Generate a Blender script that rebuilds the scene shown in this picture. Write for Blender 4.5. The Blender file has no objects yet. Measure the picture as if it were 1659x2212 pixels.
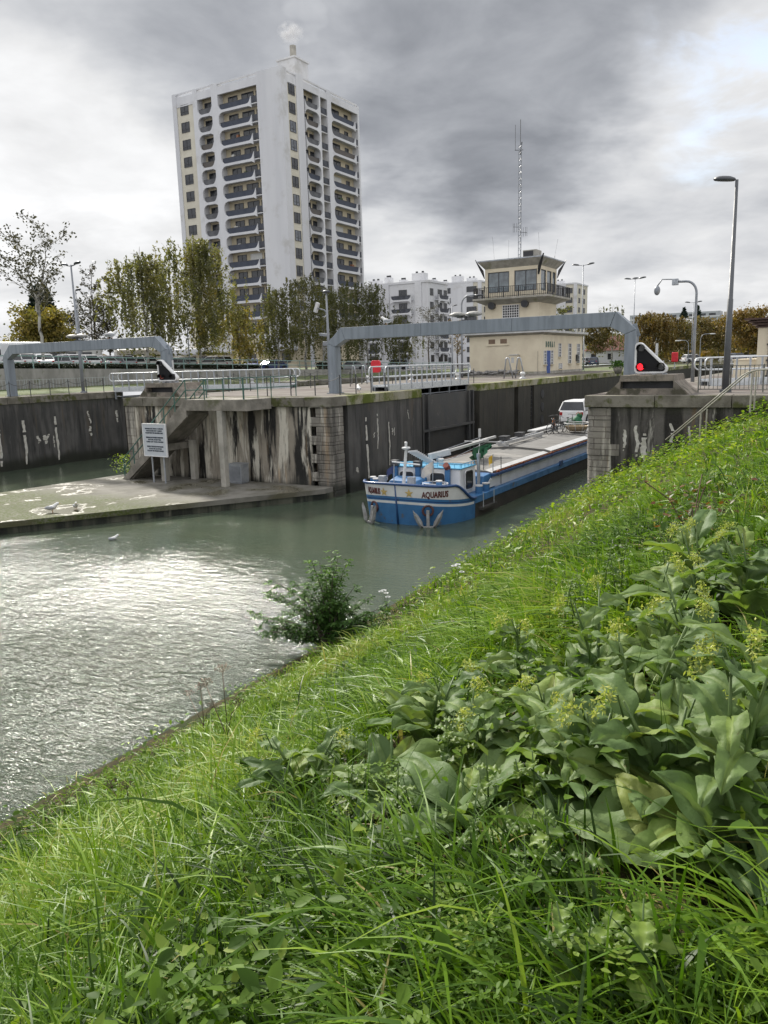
import bpy, math, random
import numpy as np
from mathutils import Vector, Matrix

random.seed(7)
rng = np.random.default_rng(11)
SC = bpy.context.scene
COL = SC.collection
R = math.radians
PI = math.pi

# ------------------------------------------------------------------ camera
ANG = R(31.0)          # direction of the lock axis, seen from the camera heading
PITCH, ROLL, EYE = R(10.86), R(1.62), 6.2
FPX = 1665.0 / 1659.0
_f = Vector((0, math.cos(PITCH), -math.sin(PITCH)))
_r0, _u0 = Vector((1, 0, 0)), Vector((0, math.sin(PITCH), math.cos(PITCH)))
_r = _r0 * math.cos(ROLL) - _u0 * math.sin(ROLL)
_u = _r0 * math.sin(ROLL) + _u0 * math.cos(ROLL)
cd = bpy.data.cameras.new('camera')
cam = bpy.data.objects.new('camera', cd)
COL.objects.link(cam)
cam.matrix_world = Matrix(((_r.x, _u.x, -_f.x, 0), (_r.y, _u.y, -_f.y, 0), (_r.z, _u.z, -_f.z, EYE), (0, 0, 0, 1)))
cd.sensor_fit = 'HORIZONTAL'
cd.sensor_width = 36.0
cd.lens = 36.0 * FPX
cd.clip_start = 0.05
cd.clip_end = 6000
SC.camera = cam


def ray(x, y):
    return _f + _r * ((x - 829.5) / 1665.0) - _u * ((y - 1106.0) / 1665.0)


CX = Vector((math.cos(ANG), -math.sin(ANG), 0))   # across the locks
AX = Vector((math.sin(ANG), math.cos(ANG), 0))    # along the locks


def W(p, q, z=0.0):
    return CX * p + AX * q + Vector((0, 0, z))


# ------------------------------------------------------------------ light
SUN_AZ, SUN_EL = R(-26), R(35.5)     # azimuth from camera heading, + = right
SC.view_settings.view_transform = 'Standard'
SC.view_settings.look = 'None'
SC.view_settings.gamma = 1.0
SC.view_settings.use_curve_mapping = False
SC.view_settings.exposure = 1.22
ld = bpy.data.lights.new('sun', 'SUN')
ld.energy = 2.9
ld.angle = R(5)
ld.color = (1.0, 0.95, 0.86)
sun = bpy.data.objects.new('sun', ld)
COL.objects.link(sun)
_sd = Vector((math.sin(SUN_AZ) * math.cos(SUN_EL), math.cos(SUN_AZ) * math.cos(SUN_EL), math.sin(SUN_EL)))
sun.rotation_euler = _sd.to_track_quat('Z', 'Y').to_euler()
sun.location = _sd * 200


class NT:
    """tiny helper for node trees"""
    def __init__(s, tree):
        s.t = tree
        s.n = tree.nodes
        s.l = tree.links

    def add(s, typ, ins=None, **kw):
        nd = s.n.new(typ)
        for k, v in kw.items():
            setattr(nd, k, v)
        for k, v in (ins or {}).items():
            sock = nd.inputs[k]
            if isinstance(v, bpy.types.NodeSocket):
                s.l.new(v, sock)
            else:
                if sock.type == 'RGBA' and len(v) == 3:
                    v = (*v, 1)
                sock.default_value = v
        return nd

    def math(s, op, a, b=0.0, c=0.0, clamp=False):
        nd = s.add('ShaderNodeMath', {0: a, 1: b, 2: c}, operation=op)
        nd.use_clamp = clamp
        return nd.outputs[0]

    def vm(s, op, a, b=(0, 0, 0)):
        nd = s.add('ShaderNodeVectorMath', {0: a, 1: b}, operation=op)
        return nd.outputs['Value'] if op in ('DOT_PRODUCT', 'LENGTH') else nd.outputs[0]

    def mr(s, v, a, b, c=0.0, d=1.0, smooth=True):
        nd = s.add('ShaderNodeMapRange', {0: v, 1: a, 2: b, 3: c, 4: d})
        nd.interpolation_type = 'SMOOTHSTEP' if smooth else 'LINEAR'
        return nd.outputs[0]

    def noise(s, vec, scale, detail=4.0, rough=0.55, dist=0.0):
        nd = s.add('ShaderNodeTexNoise', {'Vector': vec, 'Scale': scale, 'Detail': detail, 'Roughness': rough, 'Distortion': dist})
        return nd.outputs['Fac']

    def mix(s, fac, a, b, blend='MIX'):
        nd = s.add('ShaderNodeMix', data_type='RGBA', blend_type=blend)
        for idx, v in ((0, fac), (6, a), (7, b)):
            sock = nd.inputs[idx]
            if isinstance(v, bpy.types.NodeSocket):
                s.l.new(v, sock)
            elif idx == 0:
                sock.default_value = v
            else:
                sock.default_value = (*v, 1) if len(v) == 3 else v
        return nd.outputs[2]


# ------------------------------------------------------------------ sky
world = bpy.data.worlds.new('World')
SC.world = world
world.use_nodes = True
w = NT(world.node_tree)
w.n.clear()
sky = w.add('ShaderNodeTexSky', sky_type='NISHITA')
sky.sun_disc = False
sky.sun_elevation = SUN_EL
sky.sun_rotation = SUN_AZ
sky.altitude = 30
sky.air_density = 1.0
sky.dust_density = 1.5
dirv = w.add('ShaderNodeTexCoord').outputs['Generated']
sep = w.add('ShaderNodeSeparateXYZ', {0: dirv})
den = w.math('ADD', w.math('MAXIMUM', sep.outputs[2], 0.0), 0.22)
flat = w.add('ShaderNodeCombineXYZ', {0: w.math('DIVIDE', sep.outputs[0], den), 1: w.math('DIVIDE', sep.outputs[1], den), 2: 0.0}).outputs[0]
n_big = w.noise(w.vm('ADD', flat, (3.1, 1.7, 0)), 1.15, 7.0, 0.52, 0.35)
n_fine = w.noise(w.vm('ADD', flat, (9.0, 4.0, 2)), 3.6, 7.0, 0.55, 0.3)
# warp the look-up direction so the large cloud banks get ragged edges
wn = w.add('ShaderNodeTexNoise', {'Vector': flat, 'Scale': 2.0, 'Detail': 5.0, 'Roughness': 0.55})
warp = w.vm('MULTIPLY', w.vm('SUBTRACT', wn.outputs['Color'], (0.5, 0.5, 0.5)), (0.26, 0.26, 0.26))
wdir = w.vm('NORMALIZE', w.vm('ADD', dirv, warp))
# cloud banks: (direction given as the photo's pixel, inner and outer radius in degrees, brightness change)
BANKS = [(1030, 250, 2, 11, -.26), (1180, 300, 1, 8, -.16), (880, 190, 1, 9, -.14), (640, 60, 2, 14, -.20), (330, 90, 2, 12, -.15),
         (130, 130, 1, 8, -.08), (1000, -40, 4, 20, -.08), (1350, 10, 1, 8, -.22), (1080, 420, 1, 6, -.10), (60, 360, 3, 13, .16),
         (250, 300, 1, 8, .12), (20, 180, 1, 6, .10), (1520, 330, 2, 12, .10), (200, 490, 1, 7, -.13), (60, 560, 1, 6, -.02),
         (1500, 560, 2, 9, -.07), (820, 600, 3, 12, .06), (1250, 520, 2, 9, .02), (300, 430, 1, 7, .10), (640, 70, .2, 1.6, .10),
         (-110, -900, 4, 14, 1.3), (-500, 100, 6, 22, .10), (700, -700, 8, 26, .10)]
acc = w.math('ADD', 0.765, w.math('MULTIPLY', w.math('SUBTRACT', n_big, 0.5), 0.8))
acc = w.math('ADD', acc, w.math('MULTIPLY', w.math('SUBTRACT', n_fine, 0.5), 0.48))
for (bx, by, r0, r1, amt) in BANKS:
    d = ray(bx, by).normalized()
    dp = w.vm('DOT_PRODUCT', wdir, tuple(d))
    acc = w.math('ADD', acc, w.mr(dp, math.cos(R(r1)), math.cos(R(r0)), 0.0, amt * .85))
# thick cloud never goes darker than a mottled grey
floor_ = w.math('ADD', 0.40, w.math('MULTIPLY', w.math('SUBTRACT', n_fine, 0.5), 0.5))
acc = w.math('SMOOTH_MAX', acc, floor_, 0.12)
tone = w.mr(acc, 0.22, 0.85, 0.0, 1.0, False)
ccol = w.mix(tone, (0.83, 0.885, 1.0), (0.985, 0.99, 1.0))
ccol = w.vm('SCALE', ccol)
# added fill: sky brightened behind the camera and overhead to light surfaces facing it
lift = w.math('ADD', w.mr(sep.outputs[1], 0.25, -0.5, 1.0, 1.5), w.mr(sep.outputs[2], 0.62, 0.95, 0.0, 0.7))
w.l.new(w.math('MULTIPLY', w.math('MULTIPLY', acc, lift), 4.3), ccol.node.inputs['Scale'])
# thin spots where blue sky shows, upper right
bd = ray(1640, 130).normalized()
hole = w.mr(w.vm('DOT_PRODUCT', wdir, tuple(bd)), math.cos(R(7)), math.cos(R(1)), 0.0, 0.5)
hole = w.math('MULTIPLY', hole, w.mr(n_fine, 0.42, 0.6))
skyc = w.vm('MULTIPLY', sky.outputs[0], (1.0, 1.0, 1.0))
skymix = w.mix(hole, ccol, skyc)
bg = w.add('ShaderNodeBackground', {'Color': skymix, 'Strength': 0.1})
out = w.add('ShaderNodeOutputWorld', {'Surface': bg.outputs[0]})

# ------------------------------------------------------------------ mesh building


class MB:
    def __init__(s):
        s.v, s.f, s.m, s.mi = [], [], [], 0
        s.T = None

    def add(s, vs, fs):
        b = len(s.v)
        if s.T is not None:
            vs = [s.T @ Vector(p) for p in vs]
        s.v.extend([tuple(p) for p in vs])
        for f in fs:
            s.f.append(tuple(b + i for i in f))
            s.m.append(s.mi)
        return s

    def box(s, x0, x1, y0, y1, z0, z1):
        v = [(x0, y0, z0), (x1, y0, z0), (x1, y1, z0), (x0, y1, z0), (x0, y0, z1), (x1, y0, z1), (x1, y1, z1), (x0, y1, z1)]
        return s.add(v, [(3, 2, 1, 0), (4, 5, 6, 7), (0, 1, 5, 4), (1, 2, 6, 5), (2, 3, 7, 6), (3, 0, 4, 7)])

    def hexa(s, lo, hi):
        """lo, hi: four points each, counter-clockwise seen from above"""
        return s.add(list(lo) + list(hi), [(3, 2, 1, 0), (4, 5, 6, 7), (0, 1, 5, 4), (1, 2, 6, 5), (2, 3, 7, 6), (3, 0, 4, 7)])

    def frame(s, p0, p1):
        p0, p1 = Vector(p0), Vector(p1)
        d = (p1 - p0)
        if d.length < 1e-7:
            d = Vector((0, 0, 1))
        d = d.normalized()
        up = Vector((0, 0, 1)) if abs(d.z) < 0.95 else Vector((0, 1, 0))
        x = d.cross(up).normalized()
        y = x.cross(d).normalized()
        return p0, p1, x, y

    def bar(s, p0, p1, w, h=None):
        h = w if h is None else h
        p0, p1, x, y = s.frame(p0, p1)
        x, y = x * (w / 2), y * (h / 2)
        v = [p0 - x - y, p0 + x - y, p0 + x + y, p0 - x + y, p1 - x - y, p1 + x - y, p1 + x + y, p1 - x + y]
        return s.add(v, [(0, 1, 2, 3), (7, 6, 5, 4), (4, 5, 1, 0), (5, 6, 2, 1), (6, 7, 3, 2), (7, 4, 0, 3)])

    def cyl(s, p0, p1, r0, r1=None, n=10, caps=True):
        r1 = r0 if r1 is None else r1
        p0, p1, x, y = s.frame(p0, p1)
        v = []
        for p, r in ((p0, r0), (p1, r1)):
            for i in range(n):
                a = 2 * PI * i / n
                v.append(p + x * (math.cos(a) * r) + y * (math.sin(a) * r))
        f = [(i, (i + 1) % n, n + (i + 1) % n, n + i) for i in range(n)]
        if caps:
            f += [tuple(range(n - 1, -1, -1)), tuple(range(n, 2 * n))]
        return s.add(v, f)

    def tube(s, pts, r, n=6, closed=False):
        pts = [Vector(p) for p in pts]
        k = len(pts)
        rs = r if isinstance(r, (list, tuple)) else [r] * k
        v, f = [], []
        prev = None
        for i, p in enumerate(pts):
            a = pts[(i - 1) % k] if (closed or i > 0) else p
            b = pts[(i + 1) % k] if (closed or i < k - 1) else p
            t = (b - a)
            t = t.normalized() if t.length > 1e-8 else Vector((0, 0, 1))
            if prev is None:
                up = Vector((0, 0, 1)) if abs(t.z) < 0.9 else Vector((1, 0, 0))
                x = t.cross(up).normalized()
            else:
                x = prev - t * prev.dot(t)
                x = x.normalized() if x.length > 1e-6 else t.orthogonal().normalized()
            prev = x
            y = t.cross(x)
            for j in range(n):
                an = 2 * PI * j / n
                v.append(p + x * (math.cos(an) * rs[i]) + y * (math.sin(an) * rs[i]))
        for i in range(k if closed else k - 1):
            for j in range(n):
                a0, a1 = i * n + j, i * n + (j + 1) % n
                b0, b1 = ((i + 1) % k) * n + j, ((i + 1) % k) * n + (j + 1) % n
                f.append((a0, a1, b1, b0))
        if not closed:
            f += [tuple(range(n - 1, -1, -1)), tuple(range((k - 1) * n, k * n))]
        return s.add(v, f)

    def prism(s, poly, o, u, v, n):
        """outline (2-D points) in the plane o + u*a + v*b, extruded by the vector n"""
        o, u, v, n = Vector(o), Vector(u), Vector(v), Vector(n)
        base = [o + u * a + v * b for a, b in poly]
        k = len(poly)
        top = [p + n for p in base]
        f = [tuple(range(k - 1, -1, -1)), tuple(range(k, 2 * k))] + [(i, (i + 1) % k, k + (i + 1) % k, k + i) for i in range(k)]
        return s.add(base + top, f)

    def ring(s, outer, inner, o, u, v, n):
        """frame between two outlines with the same number of points"""
        o, u, v, n = Vector(o), Vector(u), Vector(v), Vector(n)
        k = len(outer)
        P = [o + u * a + v * b for a, b in outer] + [o + u * a + v * b for a, b in inner]
        P += [p + n for p in P]
        f = []
        for i in range(k):
            j = (i + 1) % k
            f += [(i, k + i, k + j, j), (2 * k + i, 2 * k + j, 3 * k + j, 3 * k + i), (i, j, 2 * k + j, 2 * k + i), (k + i, 3 * k + i, 3 * k + j, k + j)]
        return s.add(P, f)

    def lathe(s, prof, c=(0, 0, 0), n=14, axis=None):
        c = Vector(c)
        v, f = [], []
        for (r, z) in prof:
            for i in range(n):
                a = 2 * PI * i / n
                p = Vector((r * math.cos(a), r * math.sin(a), z))
                if axis is not None:
                    p = axis @ p
                v.append(c + p)
        k = len(prof)
        for j in range(k - 1):
            for i in range(n):
                f.append((j * n + i, j * n + (i + 1) % n, (j + 1) * n + (i + 1) % n, (j + 1) * n + i))
        f += [tuple(range(n - 1, -1, -1)), tuple(range((k - 1) * n, k * n))]
        return s.add(v, f)

    def ell(s, c, r, n=10, m=6):
        rx, ry, rz = r if isinstance(r, (tuple, list)) else (r, r, r)
        prof = [(max(math.sin(PI * j / m), 1e-3), -math.cos(PI * j / m)) for j in range(m + 1)]
        return s.lathe(prof, c, n, Matrix.Diagonal((rx, ry, rz)))

    def build(s, name, mat, parent=None, smooth=False, bevel=0.0):
        me = bpy.data.meshes.new(name)
        me.from_pydata(s.v, [], s.f)
        mats = mat if isinstance(mat, (list, tuple)) else [mat]
        for m_ in mats:
            me.materials.append(m_)
        if len(mats) > 1:
            me.polygons.foreach_set('material_index', s.m)
        if smooth:
            me.polygons.foreach_set('use_smooth', [True] * len(me.polygons))
        me.update()
        o = bpy.data.objects.new(name, me)
        COL.objects.link(o)
        if parent is not None:
            o.parent = parent
        if bevel > 0:
            bm_ = o.modifiers.new('bevel', 'BEVEL')
            bm_.width = bevel
            bm_.segments = 2
            bm_.limit_method = 'ANGLE'
            bm_.angle_limit = R(40)
        return o


def tag(o, label=None, cat=None, group=None, kind=None):
    for k, v in (('label', label), ('category', cat), ('group', group), ('kind', kind)):
        if v:
            o[k] = v
    return o


def thing(name, label, cat, p, q, z, rot=0.0, group=None):
    """an Empty at the thing's base, turned into the locks' own directions (x across, y along)"""
    o = bpy.data.objects.new(name, None)
    COL.objects.link(o)
    o.empty_display_size = 0.3
    o.location = W(p, q, z)
    o.rotation_euler = (0, 0, -ANG + rot)
    return tag(o, label, cat, group)


def top(mb, name, mat, label, cat, p=0, q=0, z=0, rot=0.0, group=None, smooth=False, bevel=0):
    """a thing that is one mesh"""
    o = mb.build(name, mat, None, smooth, bevel)
    o.location = W(p, q, z)
    o.rotation_euler = (0, 0, -ANG + rot)
    return tag(o, label, cat, group)


def struct(mb, name, mat, smooth=False, kind='structure'):
    o = mb.build(name, mat, None, smooth)
    o.rotation_euler = (0, 0, -ANG)
    o['kind'] = kind
    return o


def place(o, loc, rot=(0, 0, 0)):
    o.location = loc
    o.rotation_euler = rot
    return o


def copy_tree(o, parent=None):
    c = o.copy()
    COL.objects.link(c)
    c.parent = parent
    for ch in list(o.children):
        copy_tree(ch, c)
    return c


def copy_part(o, parent, loc, rotz=None):
    c = o.copy()
    COL.objects.link(c)
    c.parent = parent
    c.location = loc
    if rotz is not None:
        c.rotation_euler = (0, 0, rotz)
    for ch in list(o.children):
        copy_tree(ch, c)
    return c


# ------------------------------------------------------------------ materials
MAT = {}


def M(name, c1, c2=None, scale=2.0, rough=0.7, bump=0.0, bscale=None, metal=0.0, lo=0.35, hi=0.65, spec=0.5, stretch=(1, 1, 1), coat=0.0, c3=None, s3=0.6, t3=(0.55, 0.7)):
    if name in MAT:
        return MAT[name]
    m = bpy.data.materials.new(name)
    m.use_nodes = True
    t = NT(m.node_tree)
    b = t.n['Principled BSDF']
    b.inputs['Roughness'].default_value = rough
    b.inputs['Metallic'].default_value = metal
    b.inputs['Specular IOR Level'].default_value = spec
    b.inputs['Coat Weight'].default_value = coat
    b.inputs['Base Color'].default_value = (*c1, 1)
    oc = t.add('ShaderNodeTexCoord').outputs['Object']
    vec = t.vm('MULTIPLY', oc, stretch)
    if c2 is not None:
        fac = t.mr(t.noise(vec, scale, 6.0, 0.6), lo, hi)
        col = t.mix(fac, c1, c2)
        if c3 is not None:
            col = t.mix(t.mr(t.noise(t.vm('ADD', oc, (7, 3, 5)), s3, 5.0, 0.65), *t3), col, c3)
        t.l.new(col, b.inputs['Base Color'])
        rr = t.mr(fac, 0, 1, max(rough - 0.08, 0.03), min(rough + 0.08, 1))
        t.l.new(rr, b.inputs['Roughness'])
    if bump > 0:
        bn = t.add('ShaderNodeBump', {'Height': t.noise(vec, bscale or scale * 4, 6.0, 0.65), 'Strength': bump, 'Distance': 0.05})
        t.l.new(bn.outputs[0], b.inputs['Normal'])
    MAT[name] = m
    return m


def emit(name, col, strength):
    m = bpy.data.materials.new(name)
    m.use_nodes = True
    b = m.node_tree.nodes['Principled BSDF']
    b.inputs['Base Color'].default_value = (*col, 1)
    b.inputs['Emission Color'].default_value = (*col, 1)
    b.inputs['Emission Strength'].default_value = strength
    return m


def wall_mat(name, base, dark, pale, rust, streak=0.6, pale_t=(0.56, 0.68), dark_t=(0.42, 0.62), topz=None, bump=0.5, wet=0.9, moss=True, blocks=None):
    """old quay masonry: vertical black runs, pale lime, rust, moss under the coping, a wet band over the water"""
    m = bpy.data.materials.new(name)
    m.use_nodes = True
    t = NT(m.node_tree)
    b = t.n['Principled BSDF']
    oc = t.add('ShaderNodeTexCoord').outputs['Object']
    sx = t.add('ShaderNodeSeparateXYZ', {0: oc})
    run = t.vm('MULTIPLY', oc, (2.2, 2.2, 0.28))
    run2 = t.vm('MULTIPLY', t.vm('ADD', oc, (11, 5, 2)), (4.5, 4.5, 0.42))
    n0 = t.noise(oc, 0.55, 6, 0.62)
    col = t.mix(t.mr(n0, 0.3, 0.7), base, tuple(0.62 * v for v in base))
    col = t.mix(t.math('MULTIPLY', t.mr(t.noise(run, 0.75, 6, 0.6), *dark_t), streak), col, dark)
    col = t.mix(t.math('MULTIPLY', t.mr(t.noise(t.vm('ADD', run, (3, 8, 1)), 0.9, 7, 0.68, 0.4), *pale_t), 0.9), col, pale)
    col = t.mix(t.math('MULTIPLY', t.mr(t.noise(run2, 0.5, 5, 0.6), 0.57, 0.7), 0.6), col, rust)
    col = t.mix(t.math('MULTIPLY', t.mr(t.noise(run2, 1.3, 4, 0.6), 0.56, 0.66), 0.55), col, tuple(0.35 * v for v in dark))
    if blocks:
        bk = t.add('ShaderNodeTexBrick', {'Vector': t.add('ShaderNodeCombineXYZ', {0: t.math('ADD', sx.outputs[0], sx.outputs[1]), 1: sx.outputs[2], 2: 0.0}).outputs[0],
                                          'Color1': (1, 1, 1), 'Color2': (0.72, 0.72, 0.72), 'Mortar': (0.45, 0.42, 0.4), 'Scale': 1.0,
                                          'Mortar Size': 0.018, 'Brick Width': blocks[0], 'Row Height': blocks[1]})
        col = t.mix(0.8, col, bk.outputs['Color'], 'MULTIPLY')
    z = t.math('ADD', sx.outputs[2], t.math('MULTIPLY', t.math('SUBTRACT', t.noise(t.vm('MULTIPLY', oc, (1, 1, .3)), 1.7, 5), 0.5), 0.9))
    if moss:
        col = t.mix(t.mr(z, 3.9, 4.7, 0, 0.75), col, (0.035, 0.04, 0.018))
    col = t.mix(t.mr(z, 0.35, wet, 0.85, 0.0), col, (0.018, 0.02, 0.015))
    t.l.new(col, b.inputs['Base Color'])
    t.l.new(t.mr(z, 0.3, 1.2, 0.35, 0.85), b.inputs['Roughness'])
    hn = t.math('ADD', t.noise(oc, 3.5, 8, 0.7), t.math('MULTIPLY', t.noise(run, 1.5, 4), 0.6))
    if blocks:
        hn = t.math('ADD', hn, t.math('MULTIPLY', bk.outputs['Fac'], -0.8))
    bn = t.add('ShaderNodeBump', {'Height': hn, 'Strength': bump, 'Distance': 0.06})
    t.l.new(bn.outputs[0], b.inputs['Normal'])
    MAT[name] = m
    return m


def leaf_mat(name, cols, trans=0.35, rough=0.45, attr=True, spec=0.35, vein=0.0):
    """leaf tissue: the colour runs over COLS by the per-leaf attribute 'tint'; part of the light comes through"""
    m = bpy.data.materials.new(name)
    m.use_nodes = True
    t = NT(m.node_tree)
    t.n.clear()
    at = t.add('ShaderNodeAttribute', attribute_name='tint').outputs['Fac']
    rp = t.add('ShaderNodeValToRGB', {0: at})
    el = rp.color_ramp.elements
    while len(el) < len(cols):
        el.new(0.5)
    for i, c_ in enumerate(cols):
        el[i].position = i / (len(cols) - 1)
        el[i].color = (*c_, 1)
    col = rp.outputs[0]
    oc = t.add('ShaderNodeTexCoord').outputs['Object']
    col = t.mix(t.mr(t.noise(oc, 0.9, 3), 0.35, 0.7, 0.0, 0.35), col, t.vm('MULTIPLY', col, (0.62, 0.72, 0.6)))
    b = t.add('ShaderNodeBsdfPrincipled', {'Base Color': col, 'Roughness': rough, 'Specular IOR Level': spec})
    if vein > 0:
        col = t.mix(t.mr(t.noise(oc, 14, 5, 0.7), .66, .72, 0, .75), col, (.13, .09, .035))
        t.l.new(col, b.inputs['Base Color'])
        bn = t.add('ShaderNodeBump', {'Height': t.noise(oc, 45, 3, 0.6), 'Strength': vein, 'Distance': 0.01})
        t.l.new(bn.outputs[0], b.inputs['Normal'])
    tr = t.add('ShaderNodeBsdfTranslucent', {'Color': t.vm('MULTIPLY', col, (1.35, 1.45, 0.6))})
    mx = t.add('ShaderNodeMixShader', {0: trans, 1: b.outputs[0], 2: tr.outputs[0]})
    t.add('ShaderNodeOutputMaterial', {'Surface': mx.outputs[0]})
    MAT[name] = m
    return m


def tinted(o, tints_per_face):
    """store one tint number per face"""
    a = o.data.attributes.new('tint', 'FLOAT', 'FACE')
    a.data.foreach_set('value', np.asarray(tints_per_face, dtype=np.float32))


m_white = M('white_render', (.60, .605, .625), (.53, .535, .56), .25, .8, .1, 8, stretch=(1, 1, .12), c3=(.46, .455, .45), s3=.35, t3=(.52, .75))
m_cream = M('cream_render', (.58, .51, .37), (.50, .44, .32), .4, .85, .1, 8)
m_cream2 = M('pale_cream_render', (.68, .61, .47), (.60, .53, .41), .5, .85, .15, 9)
m_conc = M('concrete', (.26, .24, .21), (.16, .15, .13), 1.6, .9, .4, 9, spec=.15, c3=(.12, .12, .08))
m_conc_pale = M('pale_concrete', (.38, .36, .32), (.27, .26, .23), 1.2, .9, .3, 9, c3=(.22, .22, .15))
m_steel = M('galvanised_steel', (.40, .42, .45), (.30, .32, .35), 3, .45, .1, 20, metal=.5)
m_tube = M('pale_tube_metal', (.62, .64, .66), (.50, .52, .54), 4, .35, metal=.3)
m_gantry = M('gantry_grey_paint', (.215, .245, .28), (.165, .19, .22), 1.2, .5, .08, 12, stretch=(3, 3, .4), c3=(.36, .37, .38), s3=.9, t3=(.6, .72))
m_black = M('black_paint', (.015, .016, .02), (.03, .03, .034), 3, .5)
m_dark = M('dark_metal', (.03, .032, .036), (.06, .06, .065), 3, .5)
m_greenrail = M('green_rail_paint', (.035, .10, .075), (.05, .12, .10), 5, .5)
m_palegreen = M('pale_green_rail_paint', (.16, .27, .25), (.24, .33, .31), 4, .5)
m_glass = M('window_glass', (.016, .018, .022), (.04, .044, .052), .7, .14, spec=.6)
m_winframe = M('dark_window_frame', (.045, .045, .05), (.06, .06, .065), 3, .5)
m_shutter = M('pale_roller_shutter', (.62, .62, .60), (.55, .55, .53), 3, .7)
m_smoke = M('smoked_balcony_panel', (.045, .048, .058), (.085, .09, .105), 1.5, .6, spec=.15)
m_bluepaint = M('boat_blue_paint', (.042, .15, .33), (.03, .115, .26), 1.5, .45, .06, 6, coat=.1, c3=(.09, .10, .12), s3=2.2, t3=(.60, .72))
m_bluedark = M('boat_dark_blue_paint', (.018, .06, .18), (.014, .05, .15), 2, .4, coat=.1)
m_boatwhite = M('boat_white_paint', (.62, .625, .64), (.53, .535, .55), 1.2, .45, .05, 6, coat=.1, c3=(.40, .33, .26), s3=2.6, t3=(.64, .75))
m_hullblack = M('hull_black_tar', (.022, .021, .021), (.05, .045, .04), 1.6, .6, .25, 7)
m_red = M('red_plastic', (.62, .02, .035), (.52, .016, .03), 3, .45)
m_lampgrey = M('lamp_pole_grey', (.20, .215, .24), (.26, .275, .30), 2.5, .45, metal=.3)
m_lamphead = M('lamp_head_dark', (.05, .055, .065), (.08, .085, .095), 3, .45)
m_lampwhite = M('lamp_head_pale', (.55, .55, .55), (.42, .43, .44), 3, .45)
m_gullw = M('gull_feathers', (.75, .75, .74), (.6, .6, .6), 6, .8)
m_gullg = M('gull_back_feathers', (.35, .36, .38), (.28, .29, .31), 6, .8)
m_rubber = M('tyre_rubber', (.015, .015, .016), (.03, .03, .03), 8, .8)
m_bark = M('bark', (.075, .06, .045), (.13, .11, .09), 5, .95, .5, 18, stretch=(1, 1, .3))
m_birch = M('birch_bark', (.36, .35, .32), (.05, .045, .04), 3.2, .9, .3, 14, lo=.5, hi=.62, stretch=(1, 1, .8))
m_soil = M('bank_soil', (.030, .028, .013), (.062, .052, .028), 3, 1.0, .8, 14, c3=(.025, .04, .012), spec=.1)

# ------------------------------------------------------------------ the ground, water and quays
QZ = 4.75                      # quay level over the water
PL, PR = -20.7, -8.9           # near lock: left and right wall
P2L, P2R = -46.7, -34.7        # second lock: left and right wall


def bank_z(p, q):
    p, q = np.asarray(p, float), np.asarray(q, float)
    t = (p + 9.9) / 8.7
    ex = 1.22 - .30 * np.clip((q - 12) / 10, 0, 1)
    s = np.where(t < 0.86, np.maximum(t, 0) ** ex, 1.0 - 0.168 * np.clip((1.12 - t) / 0.26, 0, 1) ** 1.6)
    s = np.where(t > 1.12, 1.0, s)
    s = np.where(t < 0, t * 1.3, s)
    und = 0.10 * np.sin(p * 1.3 + q * 0.6) * np.sin(q * 0.83 + 1.0) + 0.05 * np.sin(p * 3.1 + 1) * np.sin(q * 2.3)
    return 4.62 * s + und * np.clip(t * 3, 0, 1)


def grid_mesh(mb, ps, qs, fz):
    P_, Q_ = np.meshgrid(ps, qs, indexing='ij')
    Z = fz(P_, Q_)
    n, k = P_.shape
    vs = [(P_[i, j], Q_[i, j], Z[i, j]) for i in range(n) for j in range(k)]
    fs = [(i * k + j, (i + 1) * k + j, (i + 1) * k + j + 1, i * k + j + 1) for i in range(n - 1) for j in range(k - 1)]
    mb.add(vs, fs)


# water with wind ripples
mw = bpy.data.materials.new('canal_water')
mw.use_nodes = True
t = NT(mw.node_tree)
b = t.n['Principled BSDF']
oc = t.add('ShaderNodeTexCoord').outputs['Object']
rot = t.add('ShaderNodeMapping', {'Vector': oc, 'Rotation': (0, 0, R(-28)), 'Scale': (1.0, 2.6, 1.0)}).outputs[0]
t.l.new(t.mix(t.mr(t.noise(oc, 0.16, 4), 0.35, 0.7), (.050, .068, .046), (.066, .080, .054)), b.inputs['Base Color'])
b.inputs['Roughness'].default_value = 0.06
b.inputs['IOR'].default_value = 1.33
b.inputs['Specular IOR Level'].default_value = 0.42
calm = t.mr(t.noise(t.vm('MULTIPLY', oc, (1, .6, 1)), 0.11, 4, 0.6), 0.36, 0.62, 0.5, 1.0)
sy = t.add('ShaderNodeSeparateXYZ', {0: oc})
near = t.mr(sy.outputs[1], 9.0, 21.0, 1.0, 0.16)
amp = t.math('MULTIPLY', calm, near)
h = t.math('ADD', t.math('MULTIPLY', t.noise(rot, 2.6, 3, 0.55, 0.6), 0.5), t.math('MULTIPLY', t.noise(rot, 8.5, 3, 0.6, 0.9), 0.26))
h = t.math('ADD', h, t.math('MULTIPLY', t.noise(rot, 0.7, 2, 0.5, 0.3), 0.5))
bn = t.add('ShaderNodeBump', {'Height': t.math('MULTIPLY', h, amp), 'Strength': 1.0, 'Distance': 0.175})
t.l.new(bn.outputs[0], b.inputs['Normal'])
mb = MB()
mb.add([(-130, -90, 0), (40, -90, 0), (40, 132, 0), (-130, 132, 0)], [(0, 1, 2, 3)])
struct(mb, 'water', mw)
mb = MB()
mb.add([(-60, 140, 4.3), (-8.9, 140, 4.3), (-8.9, 700, 4.3), (-60, 700, 4.3)], [(0, 1, 2, 3)])
struct(mb, 'upper_canal_water', mw)

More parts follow.
